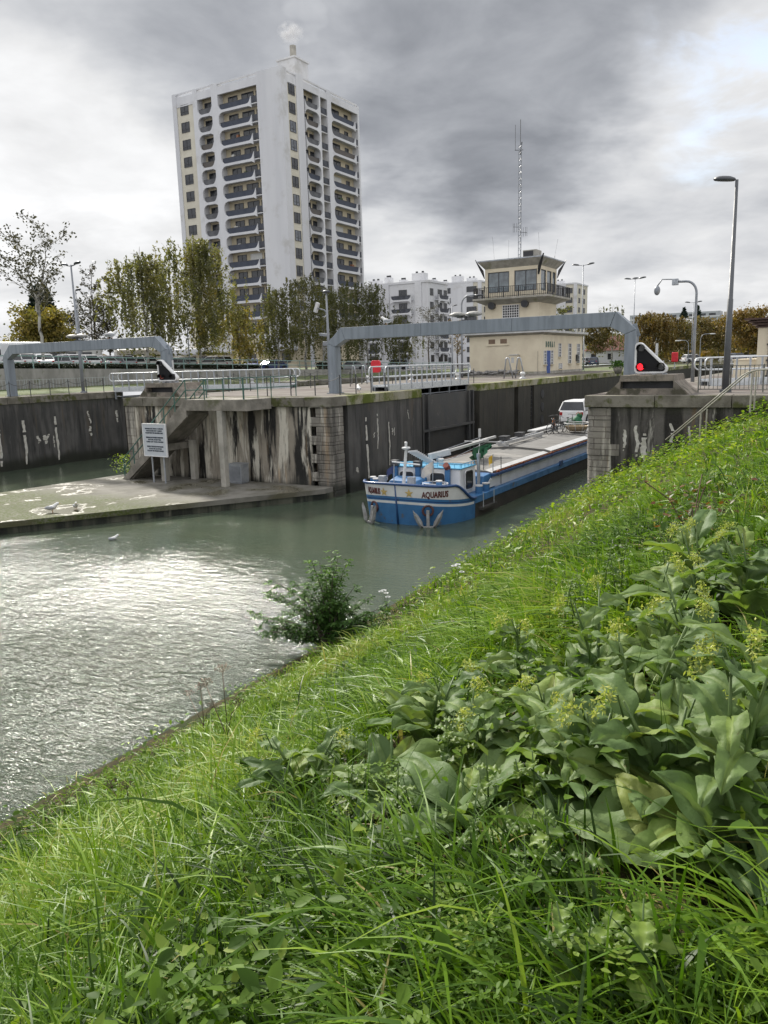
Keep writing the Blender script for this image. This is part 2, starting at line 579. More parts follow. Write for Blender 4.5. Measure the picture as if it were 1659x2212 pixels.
m_grassground = M('rough_grass_ground', (.055, .085, .022), (.09, .105, .035), .7, 1.0, .6, 6, c3=(.12, .10, .05))
m_asphalt = M('asphalt', (.075, .075, .078), (.11, .11, .112), 1.0, .9, .2, 30)
m_paving = M('quay_paving', (.115, .098, .09), (.20, .185, .17), .5, .9, .25, 8, spec=.06, c3=(.16, .18, .09), s3=.35)
m_mosspave = M('mossy_quay_edge', (.20, .19, .10), (.30, .285, .23), 1.1, .95, .4, 9, spec=.08, c3=(.10, .12, .03), s3=.8, t3=(.45, .6))

mb = MB()
grid_mesh(mb, np.concatenate([np.linspace(-11.5, 0.5, 49), np.array([1.5, 3, 5, 8, 12, 20, 40, 80])]), np.linspace(-40, 30.6, 113), bank_z)
struct(mb, 'bank', m_soil, True)


def zp(q):
    return 6.62 - 1.5 * min(max((q - 38) / 70.0, 0), 1)


qs = [-120, -20, 20, 38, 50, 62, 74, 86, 98, 108, 125, 160, 230]
mb = MB()
ps = [-57.3, -72, -85, -140, -400, -1600]
grid_mesh(mb, np.array(ps), np.array(qs, float), lambda P_, Q_: np.vectorize(zp)(Q_))
struct(mb, 'parking_ground', m_asphalt)
mb = MB()
for q0, q1 in zip(qs[:-1], qs[1:]):
    mb.add([(-57, q0, 5.05), (-57, q1, 5.05), (-49.5, q1, QZ + .002), (-49.5, q0, QZ + .002)], [(3, 2, 1, 0)])
struct(mb, 'grass_slope', m_grassground)
mb = MB()
mb.add([(-1600, 230, 5.0), (-60, 230, 5.0), (-60, 2600, 5.0), (-1600, 2600, 5.0)], [(0, 1, 2, 3)])
mb.add([(-60, 700, 4.7), (1600, 700, 4.7), (1600, 2600, 4.7), (-60, 2600, 4.7)], [(0, 1, 2, 3)])
struct(mb, 'far_ground', m_grassground)
mb = MB()
mb.add([(-8.9, 31, QZ + .004), (90, 31, QZ + .004), (90, 700, QZ + .004), (-8.9, 700, QZ + .004)], [(0, 1, 2, 3)])
mb.add([(-33.8, 31.2, QZ + .004), (-21.6, 31.2, QZ + .004), (-21.6, 138, QZ + .004), (-33.8, 138, QZ + .004)], [(0, 1, 2, 3)])
mb.add([(-49.5, -60, QZ + .004), (-47.6, -60, QZ + .004), (-47.6, 138, QZ + .004), (-49.5, 138, QZ + .004)], [(0, 1, 2, 3)])
struct(mb, 'quay_paving', m_paving)
mb = MB()
mb.add([(-60, 138, 4.72), (-8.9, 138, 4.72), (-8.9, 140, 4.72), (-60, 140, 4.72)], [(0, 1, 2, 3)])
struct(mb, 'lock_head_ground', m_paving)

# ------------------------------------------------------------------ lock walls
mw_dark = wall_mat('chamber_wall', (.105, .10, .095), (.028, .028, .028), (.18, .175, .165), (.10, .075, .045), .75, (.62, .78), (.40, .62), bump=.35, wet=1.0)
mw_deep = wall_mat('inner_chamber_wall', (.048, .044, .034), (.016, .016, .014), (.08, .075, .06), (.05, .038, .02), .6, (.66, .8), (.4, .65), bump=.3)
mw_front = wall_mat('streaked_front_wall', (.31, .275, .225), (.014, .013, .012), (.58, .545, .47), (.38, .27, .16), 1.0, (.50, .60), (.47, .57), bump=.6, wet=.85)
mw_pier = wall_mat('pier_front_wall', (.13, .12, .11), (.018, .016, .014), (.42, .40, .36), (.17, .10, .045), 1.0, (.56, .66), (.42, .56), bump=.7)
mw_stone = wall_mat('quoin_stone', (.30, .275, .24), (.05, .045, .04), (.56, .53, .46), (.33, .22, .12), .7, (.50, .66), (.52, .68), bump=.8, blocks=(.9, .44))
mw_cope = M('coping_stone', (.22, .205, .175), (.13, .12, .10), 1.2, .95, .5, 9, spec=.1, c3=(.085, .09, .04), s3=1.3, t3=(.5, .62))
mw_lime = M('limescale', (.58, .56, .52), (.42, .40, .35), 6, .9, .5, 20)


def coping(parent, x0, x1, y0, y1, along, name='coping', mat=mw_cope, step=1.55, z0=4.3):
    mb = MB()
    L = (x1 - x0) if along == 'x' else (y1 - y0)
    n = max(1, round(L / step))
    for i in range(n):
        a0, a1 = i / n, (i + 1) / n
        g = 0.012
        j = rng.uniform(-.012, .012)
        if along == 'x':
            mb.box(x0 + L * a0 + g, x0 + L * a1 - g, y0 + j, y1, z0, QZ + j * .3)
        else:
            mb.box(x0 + j, x1 + j, y0 + L * a0 + g, y0 + L * a1 - g, z0, QZ + j * .3)
    return mb.build(name, mat, parent, bevel=.02)


def drip(mb, x, y0, z0, z1, w, axis='y', n=14, sd=0):
    """a ragged vertical lime run lying on a wall that faces +x (axis y) or -y (axis x)"""
    r = random.Random(sd)
    L, Rr = [], []
    yy = y0
    for i in range(n + 1):
        f = i / n
        yy += r.uniform(-.035, .035)
        ww = w * (0.35 + 0.65 * math.sin(PI * min(1, f * .8 + .15))) * r.uniform(.6, 1.2)
        z = z0 + (z1 - z0) * f
        L.append((yy - ww / 2, z))
        Rr.append((yy + ww / 2, z))
    for i in range(n):
        if r.random() < .12:
            continue
        quad = [L[i], Rr[i], Rr[i + 1], L[i + 1]]
        if axis == 'y':
            vs = [(x, a, z) for a, z in quad] + [(x + .02, a, z) for a, z in quad]
        else:
            vs = [(a, x, z) for a, z in quad] + [(a, x - .02, z) for a, z in quad]
        mb.add(vs, [(0, 1, 2, 3), (7, 6, 5, 4), (0, 4, 5, 1), (1, 5, 6, 2), (2, 6, 7, 3), (3, 7, 4, 0)])


# island between the locks
isl = thing('island_wall', 'pale and black streaked stone wall behind the concrete stair, between the two locks', 'lock wall', 0, 0, 0)
mb = MB(); mb.box(-34.7, -22.0, 30.0, 30.9, -2, 4.3); mb.build('front_wall', mw_front, isl)
mb = MB()
r_ = random.Random(5)
z = -0.6
while z < 4.28:
    h_ = min(.44, 4.3 - z)
    j = r_.uniform(-.02, .03)
    ln = 1.3 if int(z / .44) % 2 else .95
    mb.box(PL - 1.3 + (1.3 - ln), PL + j * .6, 29.93 + j, 30.9, z + .008, z + h_ - .008)
    z += .44
mb.build('quoin', mw_stone, isl, bevel=.03)
mb = MB(); mb.box(-34.72, -34.0, 29.94, 30.9, .3, 4.29); mb.build('quoin', mw_stone, isl, bevel=.03)
coping(isl, -34.75, PL + .03, 29.88, 31.2, 'x')
# near lock, left wall
lw = thing('lock_wall', 'long dark concrete lock wall with white lime runs beside the moored barge', 'lock wall', 0, 0, 0)
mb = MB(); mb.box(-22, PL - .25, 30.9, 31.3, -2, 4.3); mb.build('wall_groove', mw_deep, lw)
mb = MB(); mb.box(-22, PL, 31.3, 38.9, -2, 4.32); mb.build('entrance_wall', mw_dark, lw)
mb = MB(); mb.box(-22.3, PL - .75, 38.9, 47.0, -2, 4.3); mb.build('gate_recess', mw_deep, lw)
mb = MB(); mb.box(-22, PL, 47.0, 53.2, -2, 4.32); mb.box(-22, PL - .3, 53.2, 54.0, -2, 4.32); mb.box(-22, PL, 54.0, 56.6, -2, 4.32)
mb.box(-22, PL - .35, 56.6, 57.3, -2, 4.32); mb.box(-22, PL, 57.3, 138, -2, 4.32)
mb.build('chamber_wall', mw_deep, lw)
coping(lw, PL - .9, PL + .04, 31.2, 38.9, 'y', mat=m_mosspave)
coping(lw, PL - .9, PL + .04, 47.0, 138, 'y', mat=m_mosspave, step=4)
mb = MB()
for i, (q, z0, z1, w_) in enumerate([(32.9, 3.6, .5, .16), (34.05, 3.7, 1.9, .10), (35.15, 3.2, .9, .10), (37.3, 3.7, 3.2, .05), (32.0, 1.2, .9, .2), (35.5, 2.85, 2.5, .08), (35.75, 2.85, 2.4, .06), (33.75, 2.8, 2.5, .06)]):
    drip(mb, PL + .002, q, z0, z1, w_, 'y', 16, i)
mb.build('lime_run', mw_lime, lw)
mb = MB()
for z in (3.55, 2.55, 1.55):
    mb.cyl((PL - .02, 59.2, z), (PL + .03, 59.2, z), .36, n=16)
mb.build('mooring_hole', m_black, lw)
mb = MB()
for s in (-.2, .2):
    mb.bar((PL - .12, 56.95 + s, .3), (PL - .12, 56.95 + s, 4.6), .05)
for k in range(14):
    mb.bar((PL - .12, 56.75, .5 + k * .3), (PL - .12, 57.15, .5 + k * .3), .03)
mb.build('ladder', m_dark, lw)
# second lock: its two walls
w2 = thing('lock_wall', 'dark grey wall with white drips on the far side of the empty second lock', 'lock wall', 0, 0, 0)
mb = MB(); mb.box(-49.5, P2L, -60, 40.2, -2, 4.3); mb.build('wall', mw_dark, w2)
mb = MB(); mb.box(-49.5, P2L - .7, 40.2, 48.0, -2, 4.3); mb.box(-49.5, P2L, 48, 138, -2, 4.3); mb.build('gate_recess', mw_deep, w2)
coping(w2, -49.5, P2L + .05, -10, 40.2, 'y', mat=mw_cope)
coping(w2, -49.5, P2L + .05, 48.0, 138, 'y', mat=mw_cope, step=4)
mb = MB()
for i, (q, z0, z1, w_) in enumerate([(31.7, 3.4, .3, .22), (34.2, 3.3, .3, .2), (36.9, 3.5, 2.6, .14), (36.95, 2.4, 1.7, .24), (39.5, 3.5, 2.5, .18), (29.9, 3.0, .2, .3), (32.7, 2.1, 1.6, .2), (33.2, 2.1, 1.5, .28), (33.6, 2.15, 1.8, .22), (33.9, 2.0, 1.2, .08)]):
    drip(mb, P2L + .002, q, z0, z1, w_, 'y', 16, 20 + i)
mb.build('lime_run', mw_lime, w2)
w3 = thing('lock_wall', 'dark inner wall of the second lock behind the signal triangle', 'lock wall', 0, 0, 0)
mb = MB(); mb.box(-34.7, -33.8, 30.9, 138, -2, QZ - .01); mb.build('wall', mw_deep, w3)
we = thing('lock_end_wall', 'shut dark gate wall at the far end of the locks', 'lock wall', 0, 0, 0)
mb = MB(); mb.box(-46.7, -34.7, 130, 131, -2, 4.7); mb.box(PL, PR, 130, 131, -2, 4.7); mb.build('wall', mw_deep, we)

# right pier
rp = thing('pier', 'stained stone pier with pale rounded quoins where the grass bank ends', 'pier', 0, 0, 0)
mb = MB(); mb.box(-7.9, 26, 30.6, 31.6, -2, 4.3); mb.box(-8.4, 26, 31.6, 33, -2, 4.3); mb.build('front_wall', mw_pier, rp)
mb = MB(); mb.box(PR, -7.9, 31.5, 138, -2, 4.3); mb.build('chamber_wall', mw_deep, rp)
mb = MB()
z = -0.9
k = 0
while z < 4.28:
    h_ = min(.47, 4.3 - z)
    j = r_.uniform(-.02, .03)
    prof = []
    for i in range(7):
        a = PI + (PI / 2) * i / 6
        prof.append((PR + .45 + math.cos(a) * (.45 + j), 30.6 + .45 + math.sin(a) * (.45 + j)))
    x1 = -7.55 if k % 2 else -7.9
    lo = [(x, y) for x, y in prof] + [(x1, 30.6 - j * .5), (x1, 31.5), (PR - j, 31.5)]
    mb.prism(lo, (0, 0, z + .01), (1, 0, 0), (0, 1, 0), (0, 0, h_ - .02))
    z += .47
    k += 1
mb.build('quoin', mw_stone, rp, bevel=.025)
coping(rp, PR - .05, 26, 30.5, 31.7, 'x', mat=mw_cope, step=2.6)
coping(rp, PR - .04, PR + .9, 31.7, 138, 'y', mat=m_mosspave, step=4)
mb = MB()
for i, (p, z0, z1, w_) in enumerate([(-6.6, 3.3, 2.2, .22), (-6.9, 3.6, 2.4, .14), (-5.7, 3.7, 2.7, .16), (-5.0, 3.6, 1.7, .1), (-7.4, 3.5, 2.6, .12)]):
    drip(mb, 30.598, p, z0, z1, w_, 'x', 14, 50 + i)
mb.build('lime_run', mw_lime, rp)

# low platform in front of the island
m_plat = bpy.data.materials.new('wet_platform_concrete')
m_plat.use_nodes = True
t = NT(m_plat.node_tree)
b = t.n['Principled BSDF']
oc = t.add('ShaderNodeTexCoord').outputs['Object']
n1 = t.noise(oc, .42, 5, .55, .3)
n2 = t.noise(t.vm('ADD', oc, (5, 2, 0)), .8, 6, .6)
n3 = t.noise(oc, 9, 4, .7)
sxp = t.add('ShaderNodeSeparateXYZ', {0: oc})
mossy = t.mr(t.math('ADD', sxp.outputs[1], t.math('MULTIPLY', n2, 5.0)), 24.5, 27.5, 1.0, 0.0)
col = t.mix(t.mr(n2, .35, .65), (.19, .18, .16), (.115, .11, .092))
col = t.mix(t.math('MULTIPLY', mossy, t.mr(n3, .38, .58, .35, 1)), col, (.06, .075, .018))
col = t.mix(t.math('MULTIPLY', mossy, t.mr(t.noise(oc, 17, 3, .7), .70, .78)), col, (.20, .255, .235))
wet = t.mr(t.math('ADD', n1, t.math('MULTIPLY', n2, .12)), .53, .66)
col = t.mix(t.math('MULTIPLY', wet, .8), col, (.085, .078, .05))
t.l.new(col, b.inputs['Base Color'])
t.l.new(t.mr(wet, .55, 1, .9, .22), b.inputs['Roughness'])
b.inputs['Specular IOR Level'].default_value = .22
bn = t.add('ShaderNodeBump', {'Height': t.math('MULTIPLY', n3, t.mr(wet, 0, 1, 1, 0)), 'Strength': .3, 'Distance': .04})
t.l.new(bn.outputs[0], b.inputs['Normal'])
m_plside = wall_mat('platform_side', (.12, .12, .09), (.015, .017, .014), (.22, .21, .17), (.06, .07, .03), 1.0, (.62, .75), (.4, .6), moss=False, wet=.35)
pl = thing('mooring_platform', 'low wet concrete platform with moss and puddles below the stair', 'platform', 0, 0, 0)
outl = [(-20.75, 29.9), (-20.75, 29.2), (-28.2, 17.6), (-31.5, 12.5), (-34.5, 10.5), (-37, 12.5), (-35.6, 21.5), (-34.6, 29.9)]
mb = MB(); mb.prism(outl, (0, 0, .30), (1, 0, 0), (0, 1, 0), (0, 0, .22)); mb.build('deck', m_plat, pl)
inn = [(-20.75, 29.9), (-20.75, 29.35), (-28.35, 17.9), (-31.6, 12.8), (-34.5, 10.8), (-36.8, 12.7), (-35.4, 21.6), (-34.5, 29.9)]
mb = MB(); mb.prism(inn, (0, 0, -2), (1, 0, 0), (0, 1, 0), (0, 0, 2.3)); mb.build('foundation', m_plside, pl)

# stair down to the platform
st = thing('concrete_stair', 'grey concrete stair on slim columns with green handrails, down to the low platform', 'stair', 0, 0, 0)
sp0, sp1, sz0, sz1 = -33.1, -28.1, .52, 4.5
mb = MB()
N = 22
poly = [(sp0, sz0 - .0)]
for i in range(N):
    x0 = sp0 + (sp1 - sp0) * i / N
    x1 = sp0 + (sp1 - sp0) * (i + 1) / N
    z1 = sz0 + (sz1 - sz0) * (i + 1) / N
    poly += [(x0, z1), (x1, z1)]
poly += [(sp1, sz1 - .5), (sp0 + .55, sz0)]
mb.prism(poly, (0, 28.15, 0), (1, 0, 0), (0, 0, 1), (0, 1.3, 0)); mb.build('flight', m_conc, st)
for y in (28.0, 29.45):
    mb = MB()
    mb.prism([(sp0 - .05, sz0), (sp0 + .45, sz0), (sp1, sz1 - .62), (sp1, sz1 + .24), (sp1 - .05, sz1 + .24)], (0, y, 0), (1, 0, 0), (0, 0, 1), (0, .14, 0))
    mb.build('stringer', m_conc, st, bevel=.015)
mb = MB(); mb.box(sp1, -24.2, 28.0, 29.87, 4.2, QZ - .005); mb.build('landing', m_conc, st, bevel=.02)
mb = MB(); mb.box(-31.4, -29.6, 28.1, 29.8, 2.15, 2.5); mb.build('beam', m_conc, st, bevel=.02)
for (x, y, zt) in ((-25.9, 28.1, 4.2), (-29.3, 29.5, 2.6), (-30.3, 28.4, 2.3)):
    mb = MB(); mb.box(x - .16, x + .16, y - .14, y + .14, .5, zt); mb.build('column', m_conc_pale, st, bevel=.015)


def rail_path(pts, h=1.0, posts=1.1, mids=(.5,), r=.024, mat=m_greenrail, parent=None, flat=0):
    """posts and rails along a path of foot points"""
    pts = [Vector(p) for p in pts]
    up = Vector((0, 0, 1))
    for a, b_ in zip(pts[:-1], pts[1:]):
        n = max(1, round((b_ - a).length / posts))
        for i in range(n + (1 if b_ is pts[-1] else 0)):
            p = a.lerp(b_, i / n)
            mb = MB(); mb.cyl(p, p + up * h, r, n=6); mb.build('post', mat, parent)
    for f in (1.0,) + tuple(mids):
        mb = MB(); mb.tube([p + up * h * f for p in pts], r, 6); mb.build('rail', mat, parent)


rail_path([(sp0 + .1, 28.07, sz0 + .1), (sp1, 28.07, sz1 + .2), (-24.4, 28.07, QZ)], parent=st, r=.03)
rail_path([(sp0 + .1, 29.52, sz0 + .1), (sp1, 29.52, sz1 + .2)], parent=st, r=.03)


# ------------------------------------------------------------------ finding real places for things seen in the photo
def atq(x, y, q):
    d = ray(x, y)
    k = q / d.dot(AX)
    return d.dot(CX) * k, EYE + d.z * k


def atp(x, y, p):
    d = ray(x, y)
    k = p / d.dot(CX)
    return d.dot(AX) * k, EYE + d.z * k


def atz(x, y, z):
    d = ray(x, y)
    k = (z - EYE) / d.z
    return d.dot(CX) * k, d.dot(AX) * k


_dg = None


def lettering(name, body, size, mat, parent, fn, wscale=1.0, align='CENTER', depth=.012, bold=0.0):
    """flat letters laid with fn(u, v, w) -> point"""
    cu = bpy.data.curves.new('letters', 'FONT')
    cu.body = body
    cu.size = size
    cu.align_x = align
    cu.extrude = depth / 2
    cu.offset = bold
    cu.resolution_u = 3
    to = bpy.data.objects.new('letters', cu)
    COL.objects.link(to)
    bpy.context.view_layer.update()
    me = bpy.data.meshes.new_from_object(to.evaluated_get(bpy.context.evaluated_depsgraph_get()))
    bpy.data.objects.remove(to)
    bpy.data.curves.remove(cu)
    me.name = name
    for v in me.vertices:
        v.co = fn(v.co.x * wscale, v.co.y, v.co.z)
    me.materials.clear()
    me.materials.append(mat)
    o = bpy.data.objects.new(name, me)
    COL.objects.link(o)
    o.parent = parent
    return o


# ------------------------------------------------------------------ gantries over the locks
def gantry(label, p0, p1, q, ztop):
    g = thing('gantry', label, 'gantry', p0, q, QZ)
    L, H_ = p1 - p0, ztop - QZ
    d = .25
    for s in (0, 1):
        def X(x):
            return x if s == 0 else L - x
        mb = MB()
        pl_ = [(X(-.24), 0), (X(-.24), H_ - .78), (X(.24), H_ - .96), (X(.24), 0)]
        mb.prism(pl_, (0, -d, 0), (1, 0, 0), (0, 0, 1), (0, 2 * d, 0))
        mb.build('leg', m_gantry, g, bevel=.015)
        mb = MB()
        mb.prism([(X(-.24), H_ - .77), (X(.62), H_), (X(.86), H_ - .62), (X(.24), H_ - .95)], (0, -d, 0), (1, 0, 0), (0, 0, 1), (0, 2 * d, 0))
        mb.build('haunch', m_gantry, g, bevel=.015)
        mb = MB()
        mb.bar((X(-.27), 0, H_ - .765), (X(.27), 0, H_ - .96), .04, 2 * d + .05)
        mb.box(min(X(-.32), X(.32)), max(X(-.32), X(.32)), -.34, .34, 0.005, .05)
        mb.build('flange', m_gantry, g)
    mb = MB()
    n = 3
    for i in range(n):
        a, b_ = .63 + (L - 1.26) * i / n, .63 + (L - 1.26) * (i + 1) / n
        x0 = a + (.0 if i else .0)
        mb.prism([(a + (.24 if i == 0 else .006), H_ - .61), (b_ - (.24 if i == n - 1 else .006), H_ - .61), (b_ - .006, H_ - .01), (a + .006, H_ - .01)], (0, -d, 0), (1, 0, 0), (0, 0, 1), (0, 2 * d, 0))
    mb.build('beam', m_gantry, g, bevel=.012)
    return g


gantry('grey steel portal gantry spanning the near lock above the blue barge', -23.2, -8.0, 34, 8.1)
gantry('grey steel portal gantry over the empty second lock, with two gulls on its beam', -48.75, -33.9, 32.6, 8.15)


def flood_pair(label, x, y, q, zb, sc=1.0):
    p, _ = atq(x, y, q)
    t_ = thing('floodlight_pair', label, 'floodlight', p, q, zb, group=None)
    mb = MB(); mb.cyl((0, 0, -.0), (0, 0, .22), .07, n=8); mb.bar((-.45, 0, .17), (.45, 0, .17), .06); mb.box(-.14, .14, -.14, .14, 0, .05); mb.build('bracket', m_dark, t_)
    for s in (-1, 1):
        mb = MB()
        mb.lathe([(.03, .0), (.32, .05), (.40, .10), (.35, .17), (.2, .23), (.04, .25)], (s * .42, 0, .17), 14)
        mb.build('lamp_head', M('weathered_lamp_shell', (.38, .37, .35), (.20, .20, .19), 5, .6), t_, True)


flood_pair('pale mushroom floodlight pair standing on the beam over the second lock', 167, 735, 32.6, 8.14)
flood_pair('weathered mushroom floodlight pair standing on the beam in front of the control building', 1006, 692, 34, 8.09)

# ------------------------------------------------------------------ concrete blocks and triangular signals
m_signal_face = M('signal_black', (.008, .008, .010), (.012, .012, .014), 4, .6, spec=.25)
m_signal_rim = M('signal_white_rim', (.72, .72, .72), (.64, .64, .65), 3, .45)
m_redlit = emit('lit_red_lens', (1.0, .012, .02), 1.3)
m_lens = M('dark_lens', (.03, .03, .03), (.05, .05, .05), 6, .2)
m_lensred = M('unlit_red_lens', (.35, .08, .06), (.28, .06, .05), 6, .25)
m_blockc = M('weathered_block_concrete', (.25, .215, .18), (.15, .135, .115), 1.8, .95, .5, 12, c3=(.07, .065, .045), s3=1.1, t3=(.52, .64))


def block(label, p0, p1, q0, q1, h=.75):
    b_ = thing('signal_base', label, 'concrete base', (p0 + p1) / 2, q0, QZ)
    L = (p1 - p0) / 2
    pts = []
    for i in range(9):
        a = i / 8
        pts.append((-L + .75 * a, h * (a ** 1.0) * (1 - .12 * math.sin(PI * a)) if i < 8 else h))
    prof = [(-L, 0)] + pts[1:] + [(-x, z) for x, z in reversed(pts[1:])] + [(L, 0)]
    sl, sz = L * .62, (.24, .52)
    y1 = q1 - q0
    mb = MB()
    left = [(x, z) for x, z in prof if x <= -sl]
    mb.prism(left + [(-sl, h), (-sl, 0)], (0, 0, 0), (1, 0, 0), (0, 0, 1), (0, y1, 0))
    right = [(x, z) for x, z in prof if x >= sl]
    mb.prism([(sl, 0), (sl, h)] + right, (0, 0, 0), (1, 0, 0), (0, 0, 1), (0, y1, 0))
    mb.box(-sl, sl, 0.004, y1 - .004, 0, sz[0])
    mb.box(-sl, sl, 0.004, y1 - .004, sz[1], h)
    mb.box(-sl, sl, .45, y1 - .01, sz[0], sz[1])
    mb.build('block', m_blockc, b_)
    mb = MB(); mb.box(-sl, sl, .4, .449, sz[0], sz[1]); mb.build('slot_panel', m_black, b_)  # black panel set into the slot opening


def tri_pts(w, h, r):
    V = [(0, 0), (w, 0), (0, h)]
    out = []
    for i in range(3):
        a, c_, b_ = Vector(V[i - 1]), Vector(V[i]), Vector(V[(i + 1) % 3])
        u1, u2 = (a - c_).normalized(), (b_ - c_).normalized()
        half = u1.angle(u2) / 2
        d = r / math.tan(half)
        cen = c_ + (u1 + u2).normalized() * (r / math.sin(half))
        s, e = c_ + u1 * d - cen, c_ + u2 * d - cen
        a0, a1 = math.atan2(s.y, s.x), math.atan2(e.y, e.x)
        while a1 < a0:
            a1 += 2 * PI
        if a1 - a0 > PI:
            a1 -= 2 * PI
        for k in range(7):
            an = a0 + (a1 - a0) * k / 6
            out.append((cen.x + math.cos(an) * r, cen.y + math.sin(an) * r))
    return out


def signal(label, p, q, z, rot, lit):
    s = thing('triangular_signal', label, 'traffic signal', p, q, z, rot)
    w_, h_ = 1.50, 1.45
    o_ = tri_pts(w_, h_, .17)
    k = .075
    cx = sum(a for a, _ in o_) / len(o_)
    V = [Vector(v) for v in o_]
    inn = []
    n = len(V)
    for i in range(n):
        e = (V[(i + 1) % n] - V[i - 1]).normalized()
        inn.append((V[i].x - e.y * k, V[i].y + e.x * k))
    mb = MB(); mb.ring(o_, inn, (0, -.06, .03), (1, 0, 0), (0, 0, 1), (0, .3, 0)); mb.build('rim', m_signal_rim, s, bevel=.01)
    mb = MB(); mb.prism(inn, (0, .0, .03), (1, 0, 0), (0, 0, 1), (0, .22, 0)); mb.build('face', m_signal_face, s)
    for i, (x, zz) in enumerate(((.24, .27), (1.02, .27), (.24, 1.0))):
        hood = MB()
        vs, fs = [], []
        m_ = 12
        for j in range(m_ + 1):
            a = R(-25) + R(230) * j / m_
            for rr, yy in ((.15, 0), (.15, -.26 - .0 * j)):
                vs.append((x + math.cos(a) * rr, yy, zz + .03 + math.sin(a) * rr))
            for rr, yy in ((.135, 0), (.135, -.26)):
                vs.append((x + math.cos(a) * rr, yy, zz + .03 + math.sin(a) * rr))
        for j in range(m_):
            b0, b1 = j * 4, (j + 1) * 4
            fs += [(b0, b1, b1 + 1, b0 + 1), (b0 + 2, b0 + 3, b1 + 3, b1 + 2), (b0 + 1, b1 + 1, b1 + 3, b0 + 3)]
        hood.add(vs, fs)
        hood.build('visor', m_signal_face, s)
        mb = MB(); mb.cyl((x, .004, zz + .03), (x, -.03, zz + .03), .13, n=20)
        on = (i == 0)
        o = mb.build('lamp', (m_redlit if lit else m_lensred) if on else m_lens, s)
        if on and lit:
            o['label'] = 'lit red lamp'
    for x in (.3, .75, 1.15):
        mb = MB(); mb.box(x - .08, x + .08, .02, .2, -.06, .035); mb.build('foot', m_steel, s)
    mb = MB(); mb.cyl((.75, .4, -.06), (.75, .4, 1.2), .05, n=8); mb.bar((.75, .22, .8), (.75, .4, .8), .05); mb.build('support', m_lampwhite, s)


block('brown weathered concrete base under the triangle with its red lamp lit', -8.3, -5.1, 31.05, 33.2)
block('mossy concrete base under the unlit triangle above the stair', -34.75, -31.4, 31.05, 33.2)
signal('black triangular lock signal in a white rim, red lamp lit', -7.38, 32.0, QZ + .76, 0, True)
signal('black triangular lock signal in a white rim, all lamps out, above the stair', -33.85, 31.8, QZ + .80, R(10), False)

# ------------------------------------------------------------------ notice board, box, small plant by the stair
m_board = M('notice_board_white', (.50, .53, .57), (.46, .49, .53), 2, .5)
m_ink = M('dark_blue_lettering', (.018, .03, .05), (.02, .035, .06), 4, .6)
nb = thing('notice_board', 'white mooring notice board with dark lettering on grey posts below the stair', 'notice board', *[*atz(343, 1043, .52), .52], rot=R(-3))
for x in (-.42, .48):
    mb = MB(); mb.cyl((x, .06, 0), (x, .06, 2.9), .045, n=8); mb.build('post', m_steel, nb)
mb = MB(); mb.box(-.86, .86, -.03, .01, 1.38, 3.02); mb.build('panel', m_board, nb, bevel=.01)
mb = MB(); mb.ring([(-.89, 1.36), (.89, 1.36), (.89, 3.04), (-.89, 3.04)], [(-.83, 1.4), (.83, 1.4), (.83, 3.0), (-.83, 3.0)], (0, -.05, 0), (1, 0, 0), (0, 0, 1), (0, .07, 0)); mb.build('frame', m_signal_rim, nb)
LINES = [('AMARRAGE DEUX CORDES', 2.78), ('VASTLEGGEN MET 2 LIJNEN', 2.67), ('SECURE WITH TWO MOORING LINES', 2.56), ('DEMARRAGE DES MOTEURS ET PROPULSION', 2.33), ('MOTOR AFZETTEN', 2.22), ('TURN OFF YOUR ENGINE', 2.11),
         ('RESPECT DES FEUX NAUTIQUES', 1.87), ('VOLG DE LICHTEN', 1.76), ('FOLLOW THE TRAFFIC SIGNALS', 1.65)]
for body, zz in LINES:
    ws = min(1.15, 1.5 / (len(body) * .066))
    lettering('lettering', body, .098, m_ink, nb, lambda u, v, w_, zz=zz: (u, -.036 - w_, zz - .03 + v), ws, bold=.0018)
eb = MB(); eb.box(-.42, .42, -.28, .28, .06, .95); eb.box(-.45, .45, -.31, .31, .951, 1.0); eb.box(-.38, .38, -.24, .24, 0, .059)
eb.mi = 1; eb.box(-.36, .36, -.292, -.284, .14, .87); eb.box(.26, .30, -.31, -.293, .45, .6)
top(eb, 'utility_cabinet', [m_steel, m_lampgrey], 'grey metal utility cabinet standing on the wet platform', 'cabinet', *atz(517, 1043, .52), .52, bevel=.01)

# ------------------------------------------------------------------ the near lock's gate and the walkways
gt = thing('lock_gate', 'dark steel lock gate leaf folded into the recess behind the barge crane', 'lock gate', PL - .30, 39.3, 0)
m_gate = M('gate_steel', (.035, .036, .038), (.06, .058, .055), .8, .6, .2, 5, c3=(.12, .11, .10), s3=1.5, t3=(.6, .75))
mb = MB(); mb.box(-.25, .0, 0, 7.2, 2.3, 4.35); mb.build('upper_plate', m_gate, gt)
mb = MB()
for y in (0, .7, 6.4, 7.0):
    mb.box(-.05, .16, y, y + .16, -.5, 4.4)
for z in (.25, .85, 2.25):
    mb.box(-.06, .18, .02, 7.18, z, z + .14)
mb.build('gate_frame', m_gate, gt)
mb = MB(); mb.box(-.3, -.1, 0, 7.2, -.8, 2.3); mb.build('lower_plate', m_deepgate := M('gate_lower', (.02, .02, .02), (.035, .033, .03), 1, .6), gt)


